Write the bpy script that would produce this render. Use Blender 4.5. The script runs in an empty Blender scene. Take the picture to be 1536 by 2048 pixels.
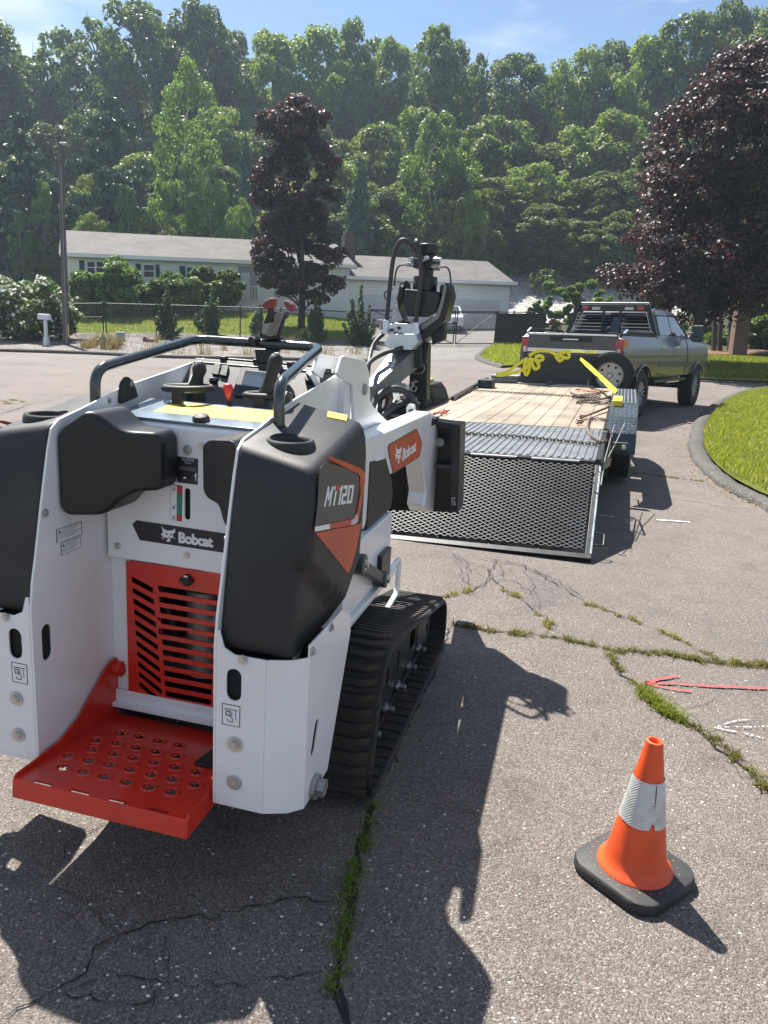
import bpy, bmesh, math, random
import numpy as np
from math import sin, cos, radians, pi, atan2, sqrt
from mathutils import Vector, Matrix
from mathutils.geometry import delaunay_2d_cdt
random.seed(7); RNG = np.random.default_rng(7)
scene = bpy.context.scene
COL = scene.collection

# ------------------------------------------------------------------ camera
F_PX = 1540.0                                   # focal length in pixels of the 1536 x 2048 photograph
PITCH = math.atan(390 / F_PX); ROLL = radians(3.65); EYE = Vector((0, 0, 1.6))
c_f = Vector((0, cos(PITCH), -sin(PITCH))); _r = Vector((1, 0, 0)); _u = _r.cross(c_f)
c_r = _r * cos(ROLL) + _u * sin(ROLL); c_u = -_r * sin(ROLL) + _u * cos(ROLL)
cam = bpy.data.cameras.new('camera'); cam_o = bpy.data.objects.new('camera', cam); COL.objects.link(cam_o)
cam_o.matrix_world = Matrix(((c_r.x, c_u.x, -c_f.x, 0), (c_r.y, c_u.y, -c_f.y, 0), (c_r.z, c_u.z, -c_f.z, EYE.z), (0, 0, 0, 1)))
cam.sensor_fit = 'VERTICAL'; cam.sensor_height = 24; cam.lens = F_PX * 24 / 2048
cam.clip_start = 0.05; cam.clip_end = 3000
scene.camera = cam_o

# ------------------------------------------------------------------ sky, sun, exposure
SUN_EL = 56.0; SUN_AZ = -29.8                   # degrees; azimuth clockwise from +Y
w = bpy.data.worlds.new('World'); scene.world = w; w.use_nodes = True
nt = w.node_tree; nt.nodes.clear()
def wn(t, **k):
    n = nt.nodes.new(t)
    for a, b in k.items(): setattr(n, a, b)
    return n
sky = wn('ShaderNodeTexSky', sky_type='NISHITA', sun_disc=False)
sky.sun_elevation = radians(SUN_EL); sky.sun_rotation = radians(SUN_AZ)
sky.altitude = 100; sky.air_density = 1.0; sky.dust_density = 0.3; sky.ozone_density = 3.0
bg = wn('ShaderNodeBackground'); bg.inputs[1].default_value = 0.052
# thin summer cloud, a property of the whole sky (direction based, fades in by noise only)
tc = wn('ShaderNodeTexCoord'); mp = wn('ShaderNodeMapping'); mp.inputs['Scale'].default_value = (1, 1, 3.2)
mp.inputs['Location'].default_value = (3.3, 1.2, 0.7)
no = wn('ShaderNodeTexNoise'); no.inputs['Scale'].default_value = 3.1; no.inputs['Detail'].default_value = 9; no.inputs['Roughness'].default_value = 0.55
cr = wn('ShaderNodeValToRGB'); cr.color_ramp.elements[0].position = 0.45; cr.color_ramp.elements[1].position = 0.72
mx = wn('ShaderNodeMix', data_type='RGBA'); mx.inputs['B'].default_value = (7.6, 8.0, 8.6, 1)
L = nt.links.new
L(tc.outputs['Generated'], mp.inputs[0]); L(mp.outputs[0], no.inputs[0]); L(no.outputs[0], cr.inputs[0])
L(cr.outputs[0], mx.inputs['Factor']); L(sky.outputs[0], mx.inputs['A']); L(mx.outputs['Result'], bg.inputs[0])
L(bg.outputs[0], wn('ShaderNodeOutputWorld').inputs[0])
sun = bpy.data.lights.new('sun', 'SUN'); sun.energy = 4.9; sun.angle = radians(0.53); sun.color = (1.0, 0.95, 0.87)
sun_o = bpy.data.objects.new('sun', sun); COL.objects.link(sun_o)
sd = Vector((sin(radians(SUN_AZ)) * cos(radians(SUN_EL)), cos(radians(SUN_AZ)) * cos(radians(SUN_EL)), sin(radians(SUN_EL))))
sun_o.rotation_euler = sd.to_track_quat('Z', 'Y').to_euler(); sun_o.location = (0, 0, 60)
vs = scene.view_settings; vs.view_transform = 'Standard'; vs.look = 'None'; vs.exposure = 1.42; vs.gamma = 1; vs.use_curve_mapping = False
scene.cycles.max_bounces = 6; scene.cycles.transparent_max_bounces = 16
scene.cycles.diffuse_bounces = 3; scene.cycles.glossy_bounces = 3; scene.cycles.caustics_reflective = False; scene.cycles.caustics_refractive = False

# ------------------------------------------------------------------ materials
MATS = {}
def nodes(name):
    m = bpy.data.materials.new(name); m.use_nodes = True; t = m.node_tree
    b = t.nodes['Principled BSDF']; MATS[name] = m
    return m, t, b
def N(t, typ, **k):
    n = t.nodes.new(typ)
    for a, b in k.items():
        if a.startswith('i_'):
            n.inputs[a[2:].replace('_', ' ')].default_value = b
        else: setattr(n, a, b)
    return n
def ramp(t, stops, src=None):
    r = t.nodes.new('ShaderNodeValToRGB'); e = r.color_ramp.elements
    while len(e) < len(stops): e.new(0.5)
    for k, (p, c) in enumerate(stops):
        e[k].position = p; e[k].color = (c[0], c[1], c[2], 1) if not isinstance(c, (int, float)) else (c, c, c, 1)
    if src is not None: t.links.new(src, r.inputs[0])
    return r
def mat(name, col, rough=0.5, metal=0.0, var=0.12, scale=18, bump=0.0, bscale=200, spec=0.5, coat=0.0, dirt=0.0, dcol=(0.16, 0.12, 0.09), emit=None):
    """painted / moulded surface: base colour, slight mottling, optional dust patches and fine grain"""
    m, t, b = nodes(name); lk = t.links.new
    b.inputs['Roughness'].default_value = rough; b.inputs['Metallic'].default_value = metal
    b.inputs['Specular IOR Level'].default_value = spec; b.inputs['Coat Weight'].default_value = coat; b.inputs['Coat Roughness'].default_value = 0.12
    tc = N(t, 'ShaderNodeTexCoord'); n1 = N(t, 'ShaderNodeTexNoise', i_Scale=scale, i_Detail=6.0, i_Roughness=0.6)
    lk(tc.outputs['Object'], n1.inputs['Vector'])
    lo = [max(0, c * (1 - var)) for c in col]; hi = [min(1, c * (1 + var)) for c in col]
    r = ramp(t, [(0.3, lo), (0.7, hi)], n1.outputs['Fac']); out = r.outputs[0]
    if dirt:
        n2 = N(t, 'ShaderNodeTexNoise', i_Scale=scale * 0.35, i_Detail=9.0, i_Roughness=0.68); lk(tc.outputs['Object'], n2.inputs['Vector'])
        r2 = ramp(t, [(0.5, 0.0), (0.72, dirt)], n2.outputs['Fac'])
        mi = N(t, 'ShaderNodeMix', data_type='RGBA'); lk(r2.outputs[0], mi.inputs['Factor']); lk(out, mi.inputs['A']); mi.inputs['B'].default_value = (*dcol, 1)
        out = mi.outputs['Result']
    lk(out, b.inputs['Base Color'])
    rr = N(t, 'ShaderNodeMapRange'); rr.inputs['To Min'].default_value = max(0.03, rough - 0.06); rr.inputs['To Max'].default_value = min(1, rough + 0.1)
    lk(n1.outputs['Fac'], rr.inputs['Value']); lk(rr.outputs[0], b.inputs['Roughness'])
    if bump:
        n3 = N(t, 'ShaderNodeTexNoise', i_Scale=bscale, i_Detail=3.0); lk(tc.outputs['Object'], n3.inputs['Vector'])
        bm_ = N(t, 'ShaderNodeBump', i_Strength=bump, i_Distance=0.002); lk(n3.outputs['Fac'], bm_.inputs['Height']); lk(bm_.outputs[0], b.inputs['Normal'])
    if emit:
        b.inputs['Emission Color'].default_value = (*emit[:3], 1); b.inputs['Emission Strength'].default_value = emit[3]
    return m
def glass(name, col=(0.02, 0.025, 0.03), rough=0.05):
    m, t, b = nodes(name); b.inputs['Base Color'].default_value = (*col, 1); b.inputs['Roughness'].default_value = rough
    b.inputs['Specular IOR Level'].default_value = 0.9; b.inputs['Coat Weight'].default_value = 0.4
    return m

W_PAINT = mat('white paint', (0.78, 0.79, 0.80), 0.30, var=0.03, coat=0.35, dirt=0.22, dcol=(0.52, 0.49, 0.45), scale=5)
RED_PAINT = mat('red paint', (0.58, 0.024, 0.010), 0.34, var=0.08, coat=0.25, dirt=0.6, dcol=(0.30, 0.07, 0.045), scale=14)
BLK_PLASTIC = mat('black moulded plastic', (0.012, 0.0125, 0.0145), 0.50, var=0.15, bump=0.35, bscale=900, dirt=0.45, dcol=(0.050, 0.046, 0.042), scale=6)
BLK_FOAM = mat('black foam rubber', (0.006, 0.0075, 0.010), 0.38, var=0.1, scale=5)
BLK_STEEL = mat('black powder coated steel', (0.014, 0.015, 0.017), 0.34, var=0.12, dirt=0.3, dcol=(0.05, 0.045, 0.04))
DKGREY = mat('dark grey paint', (0.05, 0.053, 0.058), 0.4, var=0.1, dirt=0.3, dcol=(0.09, 0.085, 0.08))
GREEN_RAIL = mat('dark rail enamel', (0.016, 0.028, 0.031), 0.18, var=0.05, coat=0.8, dirt=0.2, dcol=(0.05, 0.05, 0.045), scale=9)
RUBBER = mat('track rubber', (0.017, 0.016, 0.016), 0.68, var=0.3, bump=0.7, bscale=160, dirt=0.85, dcol=(0.085, 0.050, 0.038), scale=18)
STEEL = mat('zinc steel', (0.55, 0.56, 0.56), 0.32, metal=1.0, var=0.15, scale=60)
DULL_STEEL = mat('dull steel', (0.34, 0.34, 0.34), 0.5, metal=0.9, var=0.2, scale=40)
BLACK = mat('flat black', (0.006, 0.006, 0.007), 0.8, var=0.05)
DECAL_BLK = mat('black decal', (0.012, 0.015, 0.022), 0.35, var=0.04)
DECAL_WHT = mat('white decal', (0.78, 0.79, 0.80), 0.4, var=0.02)
DECAL_ORG = mat('orange decal', (0.50, 0.065, 0.022), 0.42, var=0.25, scale=5)
DECAL_GRY = mat('grey decal', (0.075, 0.068, 0.07), 0.45, var=0.12, scale=6)
DECAL_RED = mat('red decal', (0.50, 0.02, 0.03), 0.4, var=0.05)
DECAL_GRN = mat('green decal', (0.02, 0.22, 0.16), 0.4, var=0.05)
YEL_DECAL = mat('yellow decal', (0.80, 0.66, 0.09), 0.35, var=0.06, coat=0.3)
RED_KNOB = mat('red knob', (0.50, 0.010, 0.012), 0.3, coat=0.5, var=0.05)
GREY_CONSOLE = mat('console plastic', (0.045, 0.05, 0.056), 0.42, var=0.1, bump=0.2, bscale=900)
SCREEN = glass('display glass', (0.06, 0.085, 0.11), 0.12)

# ------------------------------------------------------------------ mesh tools
def _v(p): return (float(p[0]), float(p[1]), float(p[2]))
def smooth_path(pts, n=6, closed=False):
    P = [Vector(p) for p in pts]; out = []
    m = len(P); rng = range(m if closed else m - 1)
    for i in rng:
        p0 = P[(i - 1) % m] if (closed or i > 0) else P[i] * 2 - P[i + 1]
        p1, p2 = P[i], P[(i + 1) % m]
        p3 = P[(i + 2) % m] if (closed or i + 2 < m) else P[i + 1] * 2 - P[i]
        for k in range(n):
            t = k / n
            out.append(0.5 * ((2 * p1) + (-p0 + p2) * t + (2 * p0 - 5 * p1 + 4 * p2 - p3) * t * t + (-p0 + 3 * p1 - 3 * p2 + p3) * t ** 3))
    if not closed: out.append(P[-1])
    return out
def round_path(pts, r, n=5):
    """polyline with its corners rounded by radius-like r"""
    P = [Vector(p) for p in pts]; out = [P[0]]
    for i in range(1, len(P) - 1):
        a = P[i - 1] - P[i]; b = P[i + 1] - P[i]; ra = min(r, a.length * .49); rb = min(r, b.length * .49)
        pa = P[i] + a.normalized() * ra; pb = P[i] + b.normalized() * rb
        for k in range(n + 1):
            t = k / n; out.append(pa * (1 - t) ** 2 + P[i] * 2 * t * (1 - t) + pb * t * t)
    out.append(P[-1]); return out
def round_poly(poly, r, n=4):
    """closed 2D polygon with rounded corners"""
    P = [Vector((p[0], p[1])) for p in poly]; out = []; m = len(P)
    rs = r if isinstance(r, (list, tuple)) else [r] * m
    for i in range(m):
        a = P[i - 1] - P[i]; b = P[(i + 1) % m] - P[i]; ra = min(rs[i], a.length * .48, b.length * .48)
        if ra < 1e-5: out.append((P[i].x, P[i].y)); continue
        pa = P[i] + a.normalized() * ra; pb = P[i] + b.normalized() * ra
        for k in range(n + 1):
            t = k / n; q = pa * (1 - t) ** 2 + P[i] * 2 * t * (1 - t) + pb * t * t; out.append((q.x, q.y))
    return out
def finish(me, ang=35):
    bm = bmesh.new(); bm.from_mesh(me)
    bmesh.ops.recalc_face_normals(bm, faces=bm.faces)
    th = radians(ang)
    for f in bm.faces: f.smooth = True
    for e in bm.edges:
        e.smooth = len(e.link_faces) == 2 and e.calc_face_angle(0) < th
    bm.to_mesh(me); bm.free()
def link(o, parent=None):
    COL.objects.link(o)
    if parent is not None: o.parent = parent
    return o
def tag(o, label=None, cat=None, group=None, kind=None):
    if label: o['label'] = label
    if cat: o['category'] = cat
    if group: o['group'] = group
    if kind: o['kind'] = kind
    return o
def empty(name, loc=(0, 0, 0), rz=0.0, label=None, cat=None, group=None, parent=None, mw=None):
    o = bpy.data.objects.new(name, None); o.empty_display_size = 0.2; link(o, parent)
    if mw is not None: o.matrix_world = mw
    else: o.location = loc; o.rotation_euler = (0, 0, rz)
    return tag(o, label, cat, group)
def copy_tree(o, parent=None):
    c = o.copy(); COL.objects.link(c); c.parent = parent
    for ch in list(o.children): copy_tree(ch, c)
    return c
class MB:
    def __init__(s): s.v = []; s.f = []; s.mi = []
    def add(s, V, F, mi=0):
        b = len(s.v); s.v += [_v(p) for p in V]; s.f += [tuple(i + b for i in f) for f in F]; s.mi += [mi] * len(F); return s
    def box(s, x0, x1, y0, y1, z0, z1, mi=0):
        V = [(x, y, z) for z in (z0, z1) for y in (y0, y1) for x in (x0, x1)]
        return s.add(V, [(0, 2, 3, 1), (4, 5, 7, 6), (0, 1, 5, 4), (2, 6, 7, 3), (0, 4, 6, 2), (1, 3, 7, 5)], mi)
    def obox(s, c, size, R=None, mi=0):
        R = R or Matrix.Identity(3); c = Vector(c)
        V = [c + R @ Vector((x * size[0] / 2, y * size[1] / 2, z * size[2] / 2)) for z in (-1, 1) for y in (-1, 1) for x in (-1, 1)]
        return s.add(V, [(0, 2, 3, 1), (4, 5, 7, 6), (0, 1, 5, 4), (2, 6, 7, 3), (0, 4, 6, 2), (1, 3, 7, 5)], mi)
    def bar(s, p0, p1, w, h, up=(0, 0, 1), mi=0):
        p0, p1 = Vector(p0), Vector(p1); d = (p1 - p0); L_ = d.length; d.normalize(); x = d.cross(Vector(up)).normalized(); z = x.cross(d)
        R = Matrix((x, d, z)).transposed(); return s.obox((p0 + p1) / 2, (w, L_, h), R, mi)
    def cyl(s, p0, p1, r, seg=16, r2=None, mi=0, caps=True):
        return s.loft([ring_circle(p0, Vector(p1) - Vector(p0), r, seg), ring_circle(p1, Vector(p1) - Vector(p0), r if r2 is None else r2, seg)], caps, mi)
    def loft(s, rings, caps=True, mi=0, closed=False):
        n = len(rings[0]); V = [p for rg in rings for p in rg]; F = []
        K = len(rings)
        for k in range(K if closed else K - 1):
            a, b = k * n, ((k + 1) % K) * n
            for i in range(n): j = (i + 1) % n; F.append((a + i, a + j, b + j, b + i))
        if caps and not closed: F.append(tuple(range(n))[::-1]); F.append(tuple((K - 1) * n + i for i in range(n)))
        return s.add(V, F, mi)
    def tube(s, path, r, seg=10, mi=0, closed=False, caps=True, flat=1.0):
        P = [Vector(p) for p in path]; m = len(P); rs = r if isinstance(r, (list, tuple)) else [r] * m; rings = []; nrm = None
        for i in range(m):
            if closed: d = (P[(i + 1) % m] - P[i - 1])
            else: d = P[min(i + 1, m - 1)] - P[max(i - 1, 0)]
            if d.length < 1e-9: d = Vector((0, 0, 1))
            d.normalize()
            if nrm is None: nrm = d.orthogonal().normalized()
            nrm = (nrm - d * nrm.dot(d)).normalized(); b = d.cross(nrm)
            rings.append([P[i] + (nrm * cos(2 * pi * k / seg) * flat + b * sin(2 * pi * k / seg)) * rs[i] for k in range(seg)])
        return s.loft(rings, caps, mi, closed)
    def lathe(s, prof, origin=(0, 0, 0), axis=(0, 0, 1), seg=24, mi=0, caps=False):
        o = Vector(origin); a = Vector(axis).normalized()
        return s.loft([ring_circle(o + a * z, a, max(r, 1e-5), seg) for r, z in prof], caps, mi)
    def prism(s, poly, fn, w0, w1, mi=0):
        n = len(poly); V = [fn(u, v, w0) for u, v in poly] + [fn(u, v, w1) for u, v in poly]
        F = [tuple(range(n)), tuple(range(2 * n - 1, n - 1, -1))] + [(i, (i + 1) % n, n + (i + 1) % n, n + i) for i in range(n)]
        return s.add(V, F, mi)
    def mesh(s, name, mats, ang=35, fin=True):
        me = bpy.data.meshes.new(name); me.from_pydata(s.v, [], s.f)
        for m in (mats if isinstance(mats, (list, tuple)) else [mats]): me.materials.append(m)
        if any(s.mi): me.polygons.foreach_set('material_index', s.mi)
        if fin: finish(me, ang)
        return me
    def build(s, name, mats, parent=None, bevel=0, ang=35, segs=2, label=None, fin=True):
        return put(name, s.mesh(name, mats, ang, fin), parent, bevel, segs, label)
def put(name, me, parent=None, bevel=0, segs=2, label=None):
    o = bpy.data.objects.new(name, me); link(o, parent)
    if bevel:
        b = o.modifiers.new('bevel', 'BEVEL'); b.width = bevel; b.segments = segs; b.limit_method = 'ANGLE'; b.angle_limit = radians(38); b.harden_normals = True
    if label: o['label'] = label
    return o
def ring_circle(p, axis, r, seg):
    p = Vector(p); a = Vector(axis).normalized(); u = a.orthogonal().normalized(); v = a.cross(u)
    return [p + (u * cos(2 * pi * k / seg) + v * sin(2 * pi * k / seg)) * r for k in range(seg)]
def cut_mesh(name, loops, t, fn, mats, ang=35):
    """flat plate with holes: loops[0] outline, the rest holes; fn maps (u, v, w) to space, w over the thickness t"""
    cu = bpy.data.curves.new('tmp', 'CURVE'); cu.dimensions = '2D'; cu.fill_mode = 'BOTH'; cu.extrude = max(t, 1e-4) / 2
    for lp in loops:
        sp = cu.splines.new('POLY'); sp.points.add(len(lp) - 1)
        for k, (a, b) in enumerate(lp): sp.points[k].co = (a, b, 0, 1)
        sp.use_cyclic_u = True
    o = bpy.data.objects.new('tmp', cu); me = bpy.data.meshes.new_from_object(o)
    bpy.data.objects.remove(o); bpy.data.curves.remove(cu)
    for v in me.vertices: v.co = Vector(fn(v.co.x, v.co.y, v.co.z))
    bm = bmesh.new(); bm.from_mesh(me); bmesh.ops.remove_doubles(bm, verts=bm.verts, dist=1e-5); bm.to_mesh(me); bm.free()
    me.name = name; me.materials.clear()
    for m in (mats if isinstance(mats, (list, tuple)) else [mats]): me.materials.append(m)
    finish(me, ang); return me
def plate(name, loops, t, fn, mats, parent=None, bevel=0, label=None, segs=1):
    return put(name, cut_mesh(name, loops, t, fn, mats), parent, bevel, segs, label)
def lettering(name, body, fn, w_, h_, mats, parent=None, bold=0.012, t=0.0006, spacing=1.0, u0=0.0, v0=0.0, shear=0.0, label=None):
    """flat lettering scaled into the box w_ x h_ whose lower left corner is (u0, v0)"""
    cu = bpy.data.curves.new('tmp', 'FONT'); cu.body = body; cu.size = 1; cu.offset = bold; cu.extrude = 0.001; cu.space_character = spacing; cu.resolution_u = 3; cu.shear = shear
    o = bpy.data.objects.new('tmp', cu); COL.objects.link(o); bpy.context.view_layer.update()
    me = bpy.data.meshes.new_from_object(o.evaluated_get(bpy.context.evaluated_depsgraph_get())); bpy.data.objects.remove(o); bpy.data.curves.remove(cu)
    xs = [v.co.x for v in me.vertices]; ys = [v.co.y for v in me.vertices]
    if not xs: return None
    x0, x1, y0, y1 = min(xs), max(xs), min(ys), max(ys)
    for v in me.vertices:
        a = (v.co.x - x0) / (x1 - x0) * w_ + u0; b = (v.co.y - y0) / (y1 - y0) * h_ + v0
        v.co = Vector(fn(a, b, t if v.co.z > 0 else 0))
    me.name = name; me.materials.clear(); me.materials.append(mats)
    return put(name, me, parent, label=label)
def circ(cx, cy, r, n=16, sx=1.0): return [(cx + r * sx * cos(2 * pi * k / n), cy + r * sin(2 * pi * k / n)) for k in range(n)]
def oblong(cx, cy, w_, h_, n=6):
    r = w_ / 2; out = []
    for k in range(n + 1): a = pi * k / n; out.append((cx + r * cos(a), cy + h_ / 2 - r + r * sin(a)))
    for k in range(n + 1): a = pi + pi * k / n; out.append((cx + r * cos(a), cy - h_ / 2 + r + r * sin(a)))
    return out
def frame_matrix(T, h, ro=0.0, ta=0.0):
    """heading h (clockwise from +Y), roll ro lifts the right side, pitch ta lifts the front"""
    Y = Vector((sin(h) * cos(ta), cos(h) * cos(ta), sin(ta))); X0 = Vector((cos(h), -sin(h), 0)); Z0 = X0.cross(Y)
    X = X0 * cos(ro) + Z0 * sin(ro); Z = X.cross(Y)
    m = Matrix((X, Y, Z)).transposed().to_4x4(); m.translation = Vector(T); return m
def ray(px, py):
    return c_f + c_r * ((px - 768) / F_PX) + c_u * (-(py - 1024) / F_PX)
class Survey:
    """turns a measured sight line into a point on a plane of a local frame"""
    def __init__(s, mw): s.i = mw.inverted(); s.e = s.i @ EYE
    def d(s, px, py): return s.i.to_3x3() @ ray(px, py)
    def ax(s, px, py, k, val):
        d = s.d(px, py); return s.e + d * ((val - s.e[k]) / d[k])
    def x(s, px, py, val): return s.ax(px, py, 0, val)
    def y(s, px, py, val): return s.ax(px, py, 1, val)
    def z(s, px, py, val): return s.ax(px, py, 2, val)
    def yz(s, pts, x): return [(lambda q: (q.y, q.z))(s.x(a, b, x)) for a, b in pts]
    def xz(s, pts, y): return [(lambda q: (q.x, q.z))(s.y(a, b, y)) for a, b in pts]
    def xy(s, pts, z): return [(lambda q: (q.x, q.y))(s.z(a, b, z)) for a, b in pts]
# ================================================================== the white tracked machine
def join(name, meshes, mats=None, ang=35):
    bm = bmesh.new(); ml = []
    for me in meshes:
        off = []
        for m in me.materials:
            if m not in ml: ml.append(m)
            off.append(ml.index(m))
        n0 = len(bm.faces); bm.from_mesh(me); bm.faces.ensure_lookup_table()
        for f in bm.faces[n0:]: f.material_index = off[f.material_index] if off else 0
        bpy.data.meshes.remove(me)
    me = bpy.data.meshes.new(name); bm.to_mesh(me); bm.free()
    for m in ml: me.materials.append(m)
    return me
HD = radians(14.0)
M_LOC = Vector((-0.6876, 1.9132, 0)); LOADER_MW = frame_matrix(M_LOC, HD); S = Survey(LOADER_MW)
loader = empty('track_loader', mw=LOADER_MW, label='white stand-on tracked loader with black side tanks and a red rear step', cat='track loader')
FX = lambda x: (lambda u, v, w_: (x + w_, u, v))
FY = lambda y: (lambda u, v, w_: (u, y + w_, v))
def bolt_mesh():
    b = MB(); b.cyl((0, 0, 0), (0, 0, .15), 1, 20); b.cyl((0, 0, .15), (0, 0, .55), .66, 6); b.cyl((0, 0, .55), (0, 0, .62), .42, 12)
    return b.mesh('bolt', STEEL, 30)
BOLT = bolt_mesh()
def bolt(parent, pos, d, r, name='bolt', me=None):
    o = bpy.data.objects.new(name, me or BOLT); link(o, parent); o.location = pos
    o.rotation_euler = Vector(d).to_track_quat('Z', 'Y').to_euler(); o.scale = (r, r, r); return o

PROFILE = [(0, .28), (0, .75), (.012, .83), (.03, .90), (.065, 1.05), (.1, 1.19), (.118, 1.245), (.15, 1.268), (.25, 1.287), (.48, 1.338), (.75, 1.372), (1.0, 1.407), (1.02, 1.395), (1.02, .9), (.62, .42), (.42, .28)]
for s_ in (-1, 1):
    sp = plate('side_plate', [PROFILE, oblong(.058, .636, .042, .11)], .008, FX(s_ * .28), W_PAINT, loader, .0018)
    # bent rear guard: flat rear panel with a slot, two facets and the side panel over the track
    rear = cut_mesh('a', [[(s_ * .284, .28), (s_ * .424, .28), (s_ * .424, .73), (s_ * .335, .73), (s_ * .306, .745), (s_ * .293, .79), (s_ * .284, .79)], oblong(s_ * .335, .645, .042, .092)], .006, FY(.003), W_PAINT)
    side = cut_mesh('b', [[(.058, .28), (.258, .28), (.425, .655), (.425, .71), (.335, .765), (.058, .765)],
                          [(.128 + a * .94 + b * .34, .46 + b * .94 - a * .34) for a, b in oblong(0, 0, .034, .105)]], .006, FX(s_ * .518), W_PAINT)
    fac = MB()
    fac.prism([(s_ * .424, 0), (s_ * .487, .025), (s_ * .521, .058), (s_ * .515, .0615), (s_ * .4845, .031), (s_ * .424, .006)], lambda u, v, w_: (u, v, w_), .28, .73)
    fm = fac.mesh('c', W_PAINT, 20)
    gd = put('rear_guard', join('rear_guard', [rear, side, fm]), loader, .0012, 1)
    for z_, r_ in ((.474, .021), (.3585, .021)): bolt(loader, (s_ * .341, -.001, z_), (0, -1, 0), r_)
    bolt(loader, (s_ * .360, -.001, .722 if s_ > 0 else .722), (0, -1, 0), .0135)
    q = S.x(662, 1255, .521); bolt(loader, (s_ * .522, q.y, q.z), (s_, 0, 0), .013)
    q = S.x(601, 1319, .521); bolt(loader, (s_ * .522, max(q.y, .075), q.z - .015), (s_, 0, 0), .013)
    q = S.x(627, 1572, .521)
    big = MB(); big.cyl((s_ * .522, q.y, q.z), (s_ * .534, q.y, q.z), .036, 24); big.cyl((s_ * .534, q.y, q.z), (s_ * .556, q.y, q.z), .026, 6)
    big.build('frame_bolt', DULL_STEEL, loader, .001)
    m = MB(); m.box(min(s_ * .286, s_ * .42), max(s_ * .286, s_ * .42), .014, .20, .57, .715); m.build('slot_shade_box', BLACK, loader)  # black box added behind the slots, in place of the shade inside
    # tie-down sticker
    st = empty('tie_down_sticker', (0, 0, 0), parent=loader)
    cx = s_ * .3285 if s_ > 0 else -.3255; cz = .5565; a = .026; b = .031
    plate('border', [[(cx - a, cz - b), (cx + a, cz - b), (cx + a, cz + b), (cx - a, cz + b)], [(cx - a + .002, cz - b + .002), (cx + a - .002, cz - b + .002), (cx + a - .002, cz + b - .002), (cx - a + .002, cz + b - .002)]], .0006, FY(-.0006), DECAL_BLK, st)
    plate('backing', [[(cx - a + .001, cz - b + .001), (cx + a - .001, cz - b + .001), (cx + a - .001, cz + b - .001), (cx - a + .001, cz + b - .001)]], .0004, FY(-.0004), DECAL_WHT, st)
    hk = MB(); FYm = lambda x, z: (x, -.0012, z)
    hk.tube([FYm(cx - .019 + .0031 * k, cz + .016 + (.002 if k % 2 else 0)) for k in range(13)], .0009, 5)
    hk.tube([FYm(cx - .006 + .009 * cos(t), cz + .005 + .007 * sin(t)) for t in np.linspace(-4.9, 1.6, 16)] + [FYm(cx - .006 + .004, cz - .003), FYm(cx + .006, cz - .010), FYm(cx + .004, cz - .019), FYm(cx - .008, cz - .019), FYm(cx - .012, cz - .012)], .0011, 5)
    hk.tube([FYm(cx - .015, cz + .015), FYm(cx - .015, cz - .004)], .0007, 5); hk.tube([FYm(cx + .012, cz + .015), FYm(cx + .015, cz - .012)], .0007, 5)
    hk.build('hook_symbol', DECAL_BLK, st)

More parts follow.
